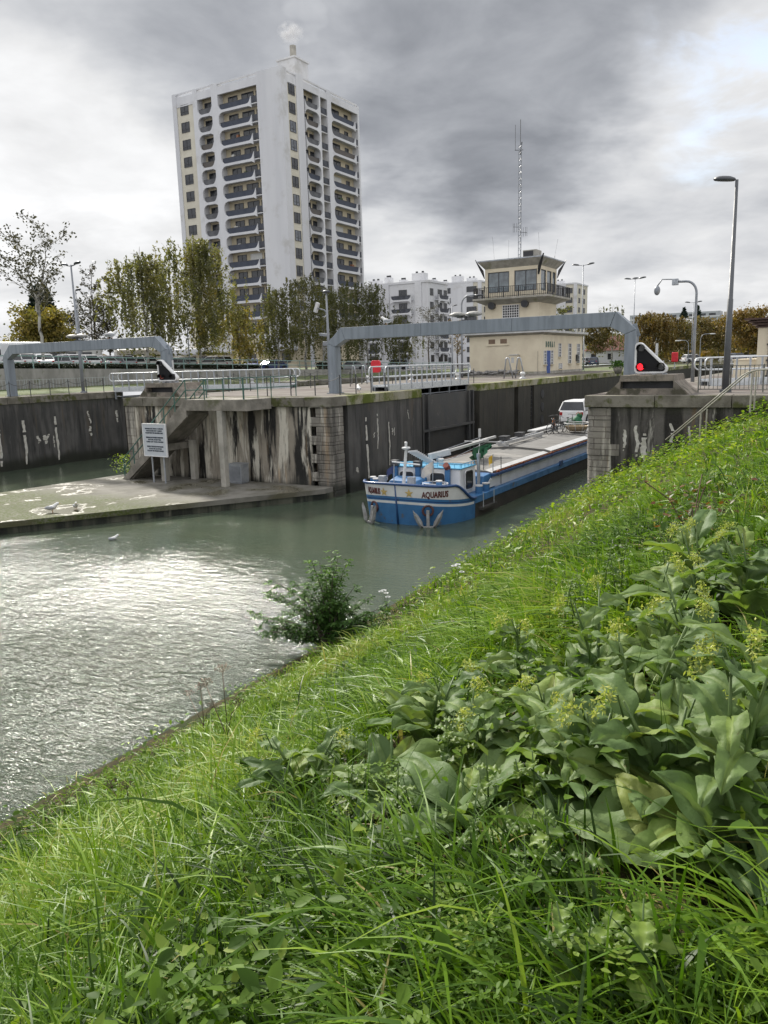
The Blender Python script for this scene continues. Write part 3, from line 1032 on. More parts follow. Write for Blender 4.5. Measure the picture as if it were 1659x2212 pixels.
def walkway(label, p0, q0, p1, q1, zd, wdt=1.0, h=1.12, loops=2, name='gate_walkway'):
    d = Vector((p1 - p0, q1 - q0))
    L = d.length
    w_ = thing(name, label, 'walkway', p0, q0, zd, math.atan2(d.y, d.x))
    mb = MB(); mb.box(0, L, 0, wdt, .0, .06); mb.build('deck', m_steel, w_)
    for y in (-.03, wdt):
        mb = MB(); mb.box(0, L, y, y + .03, -.22, .12); mb.build('beam', m_tube, w_)
        n = max(2, round(L / 1.25))
        for i in range(n + 1):
            mb = MB(); mb.box(L * i / n - .035, L * i / n + .035, y - .02, y + .05, -.15, h - .03); mb.build('post', m_steel, w_)
        # closed loop handrail, upper and lower tube joined by round ends
        pts = []
        for s, xe in ((1, L + .1), (-1, -.1)):
            for k in range(7):
                a = s * (-PI / 2 + PI * k / 6) if s == 1 else PI / 2 + PI * k / 6
                pts.append((xe + math.cos(a) * .22 * 1.0, y + .015, h - .28 + math.sin(a) * .28))
        mb = MB(); mb.tube(pts, .035, 7, True); mb.build('handrail', m_tube, w_, True)
    mb = MB()
    n = max(2, round(L / 2.4))
    for i in range(n + 1):
        mb.box(L * i / n - .05, L * i / n + .05, .1, .2, -.75, -.0)
        mb.box(L * i / n - .05, L * i / n + .05, wdt - .2, wdt - .1, -.75, -.0)
    mb.bar((0, .15, -.55), (L, .15, -.55), .06)
    mb.build('bracket', m_lampgrey, w_)


walkway('grey gate walkway with tube handrails beside the cream control building', -21.5, 36.6, -21.5, 47.0, 4.95)
walkway('long pale gate walkway with tube handrails behind the unlit triangle', -46.4, 39.2, -33.2, 43.2, 4.95, 1.1)
walkway('white gate walkway with round ended rail behind the big lamp post', -5.6, 39.5, 1.5, 44.5, 4.95)
walkway('pale far walkway over the dark weir beside the cream kiosk', -7.4, 62, 3.0, 64.5, 4.95)

# ------------------------------------------------------------------ railings on the quays
fr = thing('handrail', 'green two rail handrail at the head of the concrete stair', 'railing', 0, 0, 0)
rail_path([(-24.4, 28.12, QZ), (-24.2, 29.9, QZ), (-23.9, 31.5, QZ)], parent=fr, r=.026)


def chain_fence(label, pts, h=.95, step=1.5):
    c_ = thing('chain_fence', label, 'chain fence', 0, 0, QZ)
    P_ = []
    for (a, b_) in zip(pts[:-1], pts[1:]):
        a, b_ = Vector(a), Vector(b_)
        n = max(1, round((b_ - a).length / step))
        for i in range(n + (1 if tuple(b_) == tuple(Vector(pts[-1])) else 0)):
            P_.append(a.lerp(b_, i / n))
    ch = MB()
    for i, v in enumerate(P_):
        mb = MB(); mb.cyl((v.x, v.y, 0), (v.x, v.y, h), .028, n=7); mb.lathe([(.03, 0), (.045, .02), (.02, .05)], (v.x, v.y, h), 7); mb.build('post', m_dark, c_)
        if i:
            u = P_[i - 1]
            ch.tube([(u.x + (v.x - u.x) * s / 5, u.y + (v.y - u.y) * s / 5, h - .05 - .22 * (1 - (2 * s / 5 - 1) ** 2)) for s in range(6)], .014, 4)
    ch.build('chain', m_dark, c_)


chain_fence('dark post and chain fence along the quay edge beside the grey gantry leg', [(-25.5, 31.2), (-21.5, 31.9), (-21.45, 36.2)])
chain_fence('dark post and chain fence across the middle of the island quay', [(-33.3, 37), (-30.5, 44), (-25, 46), (-22, 49)])
chain_fence('thin post and chain fence on the far quay beyond the second lock', [(-47.4, 24), (-47.3, 39)])
chain_fence('long post and chain fence along the grassy strip under the parking wall', [(-48.6, 46), (-48.6, 92)], step=2.2)


def baluster_fence(label, pts, h=1.02, step=.16, mat=m_dark, r=.010):
    c_ = thing('metal_railing', label, 'railing', 0, 0, QZ)
    V = [Vector(p) for p in pts]
    bal = MB()
    for a, b_ in zip(V[:-1], V[1:]):
        L = (b_ - a).length
        n = max(1, round(L / 1.3))
        for i in range(n + 1):
            p = a.lerp(b_, i / n)
            mb = MB(); mb.cyl((p.x, p.y, 0), (p.x, p.y, h + .04), .026, n=6); mb.build('post', mat, c_)
        for z in (h, .12):
            mb = MB(); mb.bar((a.x, a.y, z), (b_.x, b_.y, z), .045, .03); mb.build('rail', mat, c_)
        m_ = round(L / step)
        for i in range(m_):
            p = a.lerp(b_, (i + .5) / m_)
            bal.cyl((p.x, p.y, .12), (p.x, p.y, h), r, n=4, caps=False)
    bal.build('infill', mat, c_)


baluster_fence('dark baluster railing on the pier beside the lit red signal', [(-5.1, 32.9), (-1.6, 32.6), (4, 32.2)], mat=M('railing_grey_paint', (.10, .105, .095), (.15, .15, .135), 5, .5), r=.013)
baluster_fence('pale baluster railing on the far quay behind the second lock gantry', [(-56.6, 26), (-56.4, 48)], h=1.0, step=.3, mat=M('railing_pale_paint', (.34, .37, .37), (.42, .44, .44), 5, .5), r=.02)

hr = thing('stair_handrail', 'pale tube handrails running down the grass bank at the pier', 'handrail', 0, 0, 0)
m_handtube = M('weathered_pale_tube', (.34, .33, .28), (.24, .23, .19), 6, .6)
for dq in (0, -1.3):
    mb = MB()
    mb.tube([(2.5, 29.2 + dq, 5.72), (-2.55, 29.2 + dq, 5.68), (-2.8, 29.2 + dq, 5.62), (-3.0, 29.2 + dq, 5.5), (-5.3, 29.2 + dq, 3.35)], .023, 8)
    mb.build('rail', m_handtube, hr, True)
    for x, z in ((-2.7, 5.62), (-4.2, 4.35), (1, 5.7)):
        mb = MB(); mb.cyl((x, 29.2 + dq, z - 1.3), (x, 29.2 + dq, z - .02), .028, n=7); mb.build('post', m_handtube, hr)

# ------------------------------------------------------------------ lifebuoy box, bollards, gulls
lp_, lq_ = atz(817, 829, QZ)
lb = thing('lifebuoy_box', 'bright red lifebuoy box on a thin post on the island quay', 'lifebuoy box', lp_, lq_, QZ, R(8))
mb = MB(); mb.cyl((0.1, 0, 0), (0.1, 0, 1.75), .05, n=8); mb.build('post', m_steel, lb)
rp_ = []
for (cx_, cz_, a0) in ((.22, .36, -90), (.22, .36 + .42, 0), (-.22, .36 + .42, 90), (-.22, .36, 180)):
    for k in range(5):
        a = R(a0 + 90 * k / 4)
        rp_.append((cx_ + .16 * math.cos(a), cz_ + .24 * math.sin(a)))
mb = MB(); mb.prism(rp_, (-.08, -.26, .72), (1, 0, 0), (0, 0, 1), (0, .2, 0)); mb.build('box', m_red, lb, bevel=.03)
rp3 = thing('lifebuoy_box', 'small far red lifebuoy box beyond the lit red signal', 'lifebuoy box', *atq(1458, 775, 95)[:1], 95, QZ)
mb = MB(); mb.cyl((0, 0, 0), (0, 0, 1.3), .06, n=6); mb.build('post', m_steel, rp3)
mb = MB(); mb.box(-.36, .36, -.2, .0, .75, 1.85); mb.build('box', m_red, rp3, bevel=.12)

mb = MB()
mb.lathe([(.30, 0), (.30, .05), (.16, .09), (.12, .22), (.14, .27), (.21, .33), (.22, .42), (.17, .51), (.06, .55)], n=14)
b0 = mb.build('mooring_bollard', m_lampwhite, None, True)
spots = [(545, 828, 'white ball bollard at the end of the long pale walkway'), (795, 826, 'white ball bollard next to the red lifebuoy box'), (1129, 818, 'white ball bollard in front of the cream control building'),
         (889, 813, 'white ball bollard seen through the walkway rails near the thin lamp post'), (989, 810, 'white ball bollard behind the walkway rail end by the control building')]
for i, (x, y, lab) in enumerate(spots):
    o = b0 if i == 0 else b0.copy()
    if i:
        COL.objects.link(o)
    p_, q_ = atz(x, y, QZ)
    if q_ > 75 or q_ < 0:
        q_ = 60
        p_ = atq(x, y, q_)[0]
    o.location = W(p_, q_, QZ)
    tag(o, lab, 'bollard', 'white ball bollards')


def gull():
    mb = MB()
    pts = [(-.20, 0, .13), (-.14, 0, .14), (-.04, 0, .15), (.07, 0, .19), (.13, 0, .26), (.18, 0, .29), (.22, 0, .285)]
    mb.tube(pts, [.012, .055, .085, .075, .048, .045, .02], 9)
    o = mb.build('gull', m_gullw, None, True)
    mb = MB()
    for s in (-1, 1):
        mb.ell((-.07, s * .062, .165), (.16, .028, .055), 8, 5)
    mb.build('wings', m_gullg, o, True)
    mb = MB(); mb.cyl((.215, 0, .285), (.265, 0, .27), .012, .004, n=6); mb.build('beak', M('gull_beak', (.6, .35, .06), (.5, .3, .05), 5, .5), o)
    mb = MB()
    for s in (-1, 1):
        mb.cyl((.0, s * .03, .0), (.0, s * .03, .09), .008, n=5)
    mb.build('legs', M('gull_leg', (.5, .3, .2), (.4, .25, .15), 5, .6), o)
    return o


g0 = gull()
gl = [(atq(234, 735, 32.6)[0], 32.6, 8.14, 60, 'white gull on the left gantry beam, the one nearer the floodlights', 1.5), (atq(243, 735, 32.6)[0], 32.6, 8.14, 20, 'white gull on the left gantry beam, the one farther from the floodlights', 1.6),
      (atq(835, 710, 34)[0], 34.0, 8.09, 150, 'lone white gull on the beam over the near lock', 1.35),
      (*atz(775, 848, QZ + .004), QZ + .004, 100, 'white gull standing near the grey gantry leg on the quay edge', 1.3), (*atz(114, 1107, .52), .52, 10, 'white gull on the mossy end of the low platform', 1.3),
      (*atz(164, 1101, .52), .52, -60, 'white gull on the low platform edge nearer the notice board', 1.1), (*atz(246, 1166, 0), -.09, 20, 'gull afloat on the canal off the low platform', .9)]
for i, (p_, q_, z_, rz, lab, s_) in enumerate(gl):
    o = g0 if i == 0 else copy_tree(g0)
    o.location = W(p_, q_, z_)
    o.rotation_euler = (0, 0, R(rz))
    o.scale = (s_,) * 3
    tag(o, lab, 'gull', 'gulls around the locks')

# ------------------------------------------------------------------ cars


m_cabglassy = M('headlight_lens', (.25, .26, .27), (.16, .165, .17), 5, .35)


def car_parts(root, paint, kind='hatch', detail=True):
    """a car along +x (front), its base at z 0"""
    L, Wd, Hh = {'hatch': (4.0, 1.72, 1.46), 'sedan': (4.5, 1.57, 1.42), 'suv': (4.4, 1.84, 1.66), 'van': (4.2, 1.78, 1.82)}[kind]
    h = L / 2
    w2 = Wd / 2
    belt = .92 if kind in ('hatch', 'sedan') else 1.02
    bon = {'hatch': .9, 'sedan': .95, 'suv': 1.0, 'van': .95}[kind]
    wr = .31 if kind != 'suv' else .35
    fx, rx = h - .82, -h + .78

    def arch(cx):
        return [(cx + (wr + .06) * math.cos(a), max(.24, wr + (wr + .06) * math.sin(a))) for a in [PI - PI * k / 8 for k in range(9)]]
    side = [(-h, .35), (-h + .05, .24)] + [(x, z) for x, z in arch(rx)] + [(x, z) for x, z in arch(fx)] + [(h - .05, .24), (h, .38), (h - .02, .62), (h - .18, .74), (h - bon, belt - .04),
            (-h + (.75 if kind == 'sedan' else .08), belt), (-h + .03, belt - .05 if kind != 'sedan' else belt - .06), (-h - .01, .6)]
    mb = MB()
    k = len(side)
    vs = []
    for s, ins in ((-1, .0), (1, .0)):
        for x, z in side:
            e = abs(x) / h
            yy = w2 * (1 - .10 * max(0, e - .7) / .3) * (1 - .05 * max(0, z - .6) / .4)
            vs.append((x, s * yy, z))
    fs = [tuple(range(k)), tuple(range(2 * k - 1, k - 1, -1))] + [((i + 1) % k, i, k + i, k + (i + 1) % k) for i in range(k)]
    mb.add(vs, fs)
    body = mb.build('body', paint, root, bevel=.035)
    # greenhouse
    f0, f1 = h - bon - .02, h - bon - (.75 if kind != 'van' else .45)
    r0 = -h + {'hatch': .12, 'sedan': .62, 'suv': .12, 'van': .07}[kind]
    r1 = -h + {'hatch': .55, 'sedan': 1.15, 'suv': .45, 'van': .2}[kind]
    wb, wt = w2 * .94, w2 * .74
    mb = MB()
    mb.hexa([(r0, -wb, belt - .02), (f0, -wb, belt - .02), (f0, wb, belt - .02), (r0, wb, belt - .02)], [(r1, -wt, Hh - .07), (f1, -wt, Hh - .07), (f1, wt, Hh - .07), (r1, wt, Hh - .07)])
    mb.build('glass', m_glass, root, bevel=.03)
    mb = MB()
    mb.hexa([(r1 - .03, -wt - .01, Hh - .09), (f1 + .05, -wt - .01, Hh - .09), (f1 + .05, wt + .01, Hh - .09), (r1 - .03, wt + .01, Hh - .09)], [(r1 + .1, -wt + .06, Hh), (f1 - .12, -wt + .06, Hh), (f1 - .12, wt - .06, Hh), (r1 + .1, wt - .06, Hh)])
    for s in (-1, 1):
        for xb, xt in ((f0, f1), (r0, r1), ((r0 + f0) / 2 - .1, (r1 + f1) / 2 - .05)):
            mb.bar((xb, s * wb * 1.005, belt - .03), (xt, s * wt * 1.01, Hh - .08), .075, .05)
    mb.build('roof', paint, root, bevel=.015)
    for x in (fx, rx):
        for s in (-1, 1):
            mb = MB(); mb.lathe([(.17, -.09), (wr - .03, -.1), (wr, -.06), (wr, .06), (wr - .03, .1), (.17, .09)], (x, s * (w2 - .12), wr), 14, Matrix.Rotation(PI / 2, 3, 'X'))
            wh = mb.build('wheel', m_rubber, root, True)
            if detail:
                mb = MB(); mb.lathe([(.03, -.105), (.17, -.1), (.17, .1), (.03, .105)], (x, s * (w2 - .12), wr), 12, Matrix.Rotation(PI / 2, 3, 'X')); mb.build('rim', m_steel, wh)
    for s in (-1, 1):
        mb = MB(); mb.ell((h - .12, s * (w2 - .28), .68), (.10, .16, .06), 8, 5); mb.build('headlight', m_cabglassy, root, True)
        mb = MB(); mb.box(-h - .03, -h + .1, s * (w2 - .22) - .09, s * (w2 - .22) + .09, belt - .32, belt - .1); mb.build('tail_light', M('tail_light_red', (.35, .02, .02), (.25, .015, .015), 5, .3), root, bevel=.02)
    mb = MB(); mb.box(-h - .035, -h + .02, -.27, .27, .52, .63); mb.box(h - .02, h + .03, -.25, .25, .36, .46); mb.build('number_plate', m_signal_rim, root)
    mb = MB(); mb.box(-h - .02, h - .0, -w2 * .8, w2 * .8, .2, .3); mb.build('bumper', m_black, root)
    if detail:
        for s in (-1, 1):
            mb = MB(); mb.box(f0 - .3, f0 - .14, s * (w2 + .07) - .08, s * (w2 + .07) + .08, belt + .0, belt + .13); mb.build('mirror', paint, root, bevel=.02)


def paint(name, c):
    return M(name, c, tuple(v * .85 for v in c), 1.0, .4, spec=.5, coat=.15)


# ------------------------------------------------------------------ the barge
BP, BQ = -14.82, 25.75
bg = thing('barge', 'long blue and white canal barge leaving the lock, anchors and gold stars on its bow', 'barge', BP, BQ, 0)
HW, BL = 2.24, 2.3


def sm(a, b_, x):
    x = min(max((x - a) / (b_ - a), 0), 1)
    return x * x * (3 - 2 * x)


def bow_xy(s, f=0.0):
    """s 0 at the stem .. 1 at the shoulder; f = flare 0..1 from the water to the rail"""
    a = s * PI / 2
    x = (HW + .06 * f) * math.sin(a) ** .62 * (1 - .10 * (1 - f) * (1 - s))
    y = BL * (1 - math.cos(a) ** .95) - .22 * f * (1 - s) ** .6
    return x, y


def sheer(s):
    return 1.62 - .10 * sm(0, .6, s) - .68 * sm(.62, .97, s)


def band(s):
    return .98 - .24 * sm(0, 1, s)


m_gold = M('gold_paint', (.50, .36, .13), (.42, .30, .11), 4, .4)
m_name = M('dark_red_lettering', (.10, .022, .024), (.08, .02, .02), 4, .5)
rows = []
NS = 28


def zrow(s, r):
    sh, b0 = sheer(s), band(s)
    lo = [-.5, -.2, .12, .45, b0 - .14, b0 - .04, b0, b0 + .05, b0 + .14]
    z_ = lo + [b0 + .14 + (sh - .05 - b0 - .14) * .5, sh - .05, sh]
    return z_[r]


ROWMAT = [0, 0, 0, 0, 1, 0, 2, 0, 1, 1, 2]
mb = MB()
idx = {}
for side_ in (-1, 1):
    for i in range(NS + 1):
        s = i / NS
        for r in range(12):
            z = zrow(s, r)
            f = min(max(z / 1.6, -.2), 1.05)
            x, y = bow_xy(s, f)
            key = (side_, i, r)
            idx[key] = len(mb.v)
            mb.v.append((side_ * x, y, z))
    for i in range(NS):
        for r in range(11):
            q_ = [idx[(side_, i, r)], idx[(side_, i + 1, r)], idx[(side_, i + 1, r + 1)], idx[(side_, i, r + 1)]]
            mb.f.append(tuple(q_ if side_ == 1 else q_[::-1]))
            mb.m.append(ROWMAT[r])
hull_bow = mb.build('bow_plating', [m_bluepaint, m_boatwhite, m_bluedark], bg, True)
mb = MB()
rail_ = [(-bow_xy(i / NS, 1)[0], bow_xy(i / NS, 1)[1], sheer(i / NS)) for i in range(NS, -1, -1)] + [(bow_xy(i / NS, 1)[0], bow_xy(i / NS, 1)[1], sheer(i / NS)) for i in range(1, NS + 1)]
mb.tube(rail_, .055, 7)
mb.bar((0, -.2, 1.66), (0, -.02, -.2), .05, .07)
mb.build('bulwark_rail', m_bluedark, bg, True)


def on_bow(side_, s, z, off=.012):
    f = min(max(z / 1.6, 0), 1.05)
    x, y = bow_xy(s, f)
    x2, y2 = bow_xy(min(s + .01, 1), f)
    n = Vector((y2 - y, -(x2 - x), 0)).normalized()
    return Vector((side_ * (x + n.x * off), y + n.y * off, z))


def arc_s(target, f=.8):
    """arc length from the stem -> s"""
    L, px, s = 0, bow_xy(0, f), 0
    while L < target and s < 1:
        s += .004
        c_ = bow_xy(s, f)
        L += math.hypot(c_[0] - px[0], c_[1] - px[1])
        px = c_
    return s


def name_map(side_, u0, z0):
    def fn(u, v, w_):
        a = u0 + side_ * u
        s = arc_s(max(a, 0))
        return on_bow(side_, s, z0 + v, .010 + w_)
    return fn


for side_ in (1, -1):
    # blocky capital letters: strokes laid on the plating
    lettering('lettering', 'AQUARIUS', .33, m_name, bg, name_map(side_, 1.62 if side_ == 1 else 1.08, 1.12 if side_ == 1 else 1.18), .66 if side_ == 1 else .47, bold=.012, depth=.01)
    star = MB()
    pts = []
    for k in range(10):
        rr = .19 if k % 2 == 0 else .075
        a = PI / 2 + k * PI / 5
        pts.append((rr * math.cos(a), rr * math.sin(a)))
    f_ = name_map(side_, .58 if side_ == 1 else .52, 1.28)
    cen = f_(0, 0, .02)
    P_ = [f_(a, b_, .005) for a, b_ in pts]
    star.add([cen] + P_, [(0, 1 + k, 1 + (k + 1) % 10) for k in range(10)])
    star.build('star', m_gold, bg)
# hull aft of the bow
LB = 38.5
mb = MB()
mb.box(-HW, HW, BL - .02, LB - 3, -.5, .60)
hull = mb.build('hull', m_hullblack, bg, bevel=.03)
mb = MB()
for s in (-1, 1):
    mb.hexa([(s * HW - .04, BL - .1, .601), (s * HW + .05, BL - .1, .601), (s * HW + .05, LB - 3, .601), (s * HW - .04, LB - 3, .601)] if s > 0 else [(s * HW - .05, BL - .1, .601), (s * HW + .04, BL - .1, .601), (s * HW + .04, LB - 3, .601), (s * HW - .05, LB - 3, .601)],
            [(s * HW - .04, BL - .1, .86), (s * HW + .04, BL - .1, .86), (s * HW + .04, LB - 3, .86), (s * HW - .04, LB - 3, .86)])
mb.box(-HW + .05, HW - .05, BL - .15, LB - 3, .602, .84)
mb.box(-HW * .86, HW * .86, BL - 1.35, BL - .16, .7, .83)
mb.box(-HW * .5, HW * .5, .3, BL - 1.36, .7, .82)
mb.build('side_deck', m_bluepaint, bg)
y0 = 4.9
mb = MB()
for s in (-1, 1):
    a, b_ = sorted((s * 1.9, s * 1.96))
    mb.box(a, b_, y0 + .2, LB - 6, .845, 1.34)
mb.box(-1.89, 1.89, y0 + .2, y0 + .25, .845, 1.3)
mb.build('coaming', m_boatwhite, bg)
mb = MB()
for s in (-1, 1):
    a, b_ = sorted((s * 1.89, s * 2.1))
    mb.box(a, b_, y0 - .25, LB - 6, 1.345, 1.47)
mb.box(-1.88, 1.88, y0 - .3, y0 + .15, 1.0, 1.5)
mb.build('coaming_cap', m_bluedark, bg, bevel=.02)
# the two pale dragon-tooth shapes painted on the coaming front
mb = MB()
for s in (1,):
    pts = [(4.35, .9), (5.1, .9), (5.1, 1.33), (4.75, 1.33), (4.62, 1.2), (4.55, 1.3), (4.2, 1.08)]
    mb.prism(pts, (s * 1.96, 0, 0), (0, 1, 0), (0, 0, 1), (.02, 0, 0))
mb.build('painted_panel', m_boatwhite, bg)
mb = MB(); mb.hexa([(-1.85, 3.9, .85), (1.85, 3.9, .85), (1.95, y0 + .15, .85), (-1.95, y0 + .15, .85)], [(-1.85, 4.1, 1.42), (1.85, 4.1, 1.42), (1.95, y0 - .3, 1.5), (-1.95, y0 - .3, 1.5)]); mb.build('forepeak', m_bluepaint, bg, bevel=.02)
m_hatch = M('hatch_board', (.205, .20, .192), (.15, .145, .138), 2.2, .8, .15, 14, stretch=(.35, 3.0, 1), c3=(.26, .25, .235), s3=.5, spec=.12)
m_brown = M('rusty_hatch_side', (.10, .055, .04), (.16, .10, .07), 2.5, .7)
m_lip = M('white_hatch_lip', (.50, .50, .50), (.40, .40, .40), 2, .5)
m_tarp = M('green_tarp', (.012, .13, .055), (.008, .085, .035), 3, .7, .4, 8)
segs = [(y0 - .15, 12.3, 1.56), (12.4, 19.6, 1.66), (19.7, 27.2, 1.70), (27.3, LB - 6, 1.72)]
for (a, b_, z) in segs:
    mb = MB()
    prof = [(-1.96, z - .07), (-1.7, z), (0, z + .11), (1.7, z), (1.96, z - .07), (1.96, z - .12), (-1.96, z - .12)]
    mb.prism(prof, (0, a, 0), (1, 0, 0), (0, 0, 1), (0, b_ - a, 0))
    hc = mb.build('hatch_cover', m_hatch, bg)
    mb = MB()
    for s in (-1, 1):
        mb.hexa([(s * 1.78 - .18, a + .01, z - .045), (s * 1.78 + .18, a + .01, z - .085), (s * 1.78 + .18, b_ - .01, z - .085), (s * 1.78 - .18, b_ - .01, z - .045)],
                [(s * 1.78 - .18, a + .01, z - .0 + (.03 if s > 0 else -.06)), (s * 1.78 + .18, a + .01, z - (.06 if s > 0 else -.03)), (s * 1.78 + .18, b_ - .01, z - (.06 if s > 0 else -.03)), (s * 1.78 - .18, b_ - .01, z + (.03 if s > 0 else -.06))])
    mb.build('hatch_lip', m_lip, hc)
mb = MB()
for s in (-1, 1):
    a, b_ = sorted((s * 1.965, s * 2.0))
    mb.box(a, b_, y0 - .1, LB - 6, 1.475, 1.56)
mb.build('hatch_side', m_brown, bg)
m_rope = M('orange_rope', (.42, .13, .05), (.3, .1, .05), 8, .8)
mb = MB(); mb.tube([(2.03, y0 + .2 + i * 2.6, 1.5 + .03 * (i % 2)) for i in range(11)], .018, 5)
mb.build('rope', m_rope, bg, True)
for i, y in enumerate((5.2, 8.2, 12.3, 16.8, 19.4, 24)):
    mb = MB(); mb.tube([(2.05 + .03 * math.cos(a), y + .1 * math.cos(a), 1.44 + .12 * math.sin(a)) for a in [2 * PI * k / 9 for k in range(9)]], .02, 5, True); mb.build('rope', m_rope, bg, True)
mb = MB(); mb.box(HW + .04, HW + .1, 12.8, 13.3, .78, 1.05); mb.build('fender', m_bluedark, bg, bevel=.02)

# fore cabin
cb_z = 1.92
mb = MB(); mb.hexa([(-1.55, 2.35, .82), (1.58, 2.35, .82), (1.63, 3.85, .82), (-1.63, 3.85, .82)], [(-1.53, 2.42, cb_z), (1.55, 2.42, cb_z), (1.6, 3.8, cb_z), (-1.6, 3.8, cb_z)])
cabin = mb.build('cabin', m_boatwhite, bg, bevel=.06)
m_roofblue = M('cabin_roof_blue', (.10, .36, .56), (.08, .30, .48), 2, .4)
mb = MB(); mb.box(-1.6, 1.62, 2.36, 3.86, cb_z + .002, cb_z + .05); mb.build('cabin_roof', m_roofblue, bg, bevel=.02)
mb = MB()
mb.tube([(-1.55, 2.42, cb_z + .2), (1.57, 2.42, cb_z + .2), (1.57, 3.8, cb_z + .2)], .018, 5)
for k in range(13):
    mb.cyl((-1.55 + 3.1 * k / 12, 2.42, cb_z + .04), (-1.55 + 3.1 * k / 12, 2.42, cb_z + .2), .014, n=5)
for k in range(5):
    mb.cyl((1.57, 2.5 + 1.3 * k / 4, cb_z + .04), (1.57, 2.5 + 1.3 * k / 4, cb_z + .2), .014, n=5)
mb.build('roof_rail', m_roofblue, bg)


def rrect(w_, h_, r, n=5):
    o = []
    for cx_, cz_, a0 in ((w_ / 2 - r, h_ / 2 - r, 0), (-w_ / 2 + r, h_ / 2 - r, 90), (-w_ / 2 + r, -h_ / 2 + r, 180), (w_ / 2 - r, -h_ / 2 + r, 270)):
        for k in range(n):
            a = R(a0 + 90 * k / (n - 1))
            o.append((cx_ + r * math.cos(a), cz_ + r * math.sin(a)))
    return o


def port(w_, h_, o_, u, n):
    wi = MB()
    wi.prism(rrect(w_, h_, .1), o_, u, (0, 0, 1), Vector(n) * .03)
    wf = wi.build('window', m_glass, bg)
    fr_ = MB()
    fr_.ring(rrect(w_ + .09, h_ + .09, .13), rrect(w_ - .01, h_ - .01, .1), o_, u, (0, 0, 1), Vector(n) * .045)
    fr_.mi = 1
    fr_.ring(rrect(w_ + .17, h_ + .17, .16), rrect(w_ + .09, h_ + .09, .13), o_, u, (0, 0, 1), Vector(n) * .03)
    fr_.build('frame', [m_black, m_signal_rim], wf)


port(.56, .38, (.55, 2.375, 1.50), (1, 0, 0), (0, -1, 0))
port(.56, .38, (-.9, 2.375, 1.50), (1, 0, 0), (0, -1, 0))
port(.62, .66, (1.61, 3.1, 1.42), (0, 1, 0), (1, 0, 0))
for x in (1.05, -.32, -1.4):
    mb = MB(); mb.box(x - .1, x + .1, 2.2, 2.36, .83, cb_z + .05); pp = mb.build('exhaust_pipe', m_bluepaint, bg, bevel=.02)
    mb = MB()
    if x > 1:
        mb.cyl((x, 2.3, cb_z + .05), (x, 2.12, cb_z + .2), .13, n=12); mb.build('exhaust_end', M('rust_red', (.22, .05, .03), (.15, .04, .03), 5, .6), pp)
    else:
        mb.box(x - .16, x + .16, 2.14, 2.42, cb_z + .051, cb_z + .3); mb.build('exhaust_end', m_dark, pp, bevel=.03)
mb = MB(); mb.cyl((1.68, 3.95, .85), (1.68, 3.95, 2.25), .07, n=9); mb.cyl((1.68, 3.95, 2.25), (1.68, 3.95, 2.4), .09, n=9); mb.build('vent_pipe', m_steel, bg)
# deck gear on the foredeck
mb = MB()
mb.box(-1.15, .2, 1.25, 2.1, .83, 1.28)
mb.hexa([(-1.25, 1.2, 1.285), (.25, 1.2, 1.285), (.25, 2.15, 1.285), (-1.25, 2.15, 1.285)], [(-1.1, 1.3, 1.52), (.1, 1.3, 1.52), (.2, 2.1, 1.6), (-1.2, 2.1, 1.6)])
wn_ = mb.build('winch', m_bluepaint, bg, bevel=.05)
mb = MB(); mb.cyl((.3, 1.6, 1.25), (.62, 1.6, 1.25), .22, n=16); mb.build('drum', m_bluepaint, wn_, bevel=.02)
mb = MB(); mb.cyl((.38, 1.37, 1.25), (.38, 1.32, 1.25), .15, n=14); mb.build('gypsy', m_boatwhite, wn_)
for x, y, z in ((-1.7, .95, 1.35), (-1.35, .6, 1.35), (1.2, 1.2, 1.3), (1.98, 3.3, .85), (2.0, 4.0, .85), (-1.98, 3.3, .85), (-2.0, 4.0, .85)):
    mb = MB(); mb.cyl((x, y, z - .45), (x, y, z + .28), .15 if z < 1 else .12, n=12); bo = mb.build('bollard', m_bluepaint, bg)
    mb = MB(); mb.cyl((x, y, z + .281), (x, y, z + .33), .17 if z < 1 else .135, n=12); mb.build('bollard_cap', m_lip, bo)
for x, y in ((-.95, .45), (.35, .5)):
    mb = MB(); mb.cyl((x, y, 1.2), (x, y, 1.55), .03, n=6); mb.box(x - .14, x + .14, y - .1, y + .1, 1.55, 1.82); mb.box(x - .11, x + .11, y - .115, y - .101, 1.58, 1.79); mb.build('deck_lamp', m_steel, bg, bevel=.03)
mb = MB(); mb.tube([(.75 + .55 * math.cos(2 * PI * k / 20), 1.75 + .35 * math.sin(2 * PI * k / 20), 1.42) for k in range(20)], .025, 5, True)
for k in range(6):
    a = 2 * PI * k / 6
    mb.cyl((.75 + .55 * math.cos(a), 1.75 + .35 * math.sin(a), .82), (.75 + .55 * math.cos(a), 1.75 + .35 * math.sin(a), 1.42), .018, n=5)
mb.build('hoop_rail', m_boatwhite, bg)
# mast with crossbar
mb = MB(); mb.tube([(-.15, .7, 1.2), (-.02, .78, 2.85)], [.075, .055], 9); mb.lathe([(.05, 0), (.17, .04), (.17, .1), (.05, .12), (.06, .3), (.02, .32)], (-.02, .78, 2.85), 10)
ms = mb.build('mast', m_boatwhite, bg)
mb = MB(); mb.cyl((-.65, .74, 2.35), (.6, .74, 2.28), .03, n=7); mb.build('crossbar', m_boatwhite, ms)


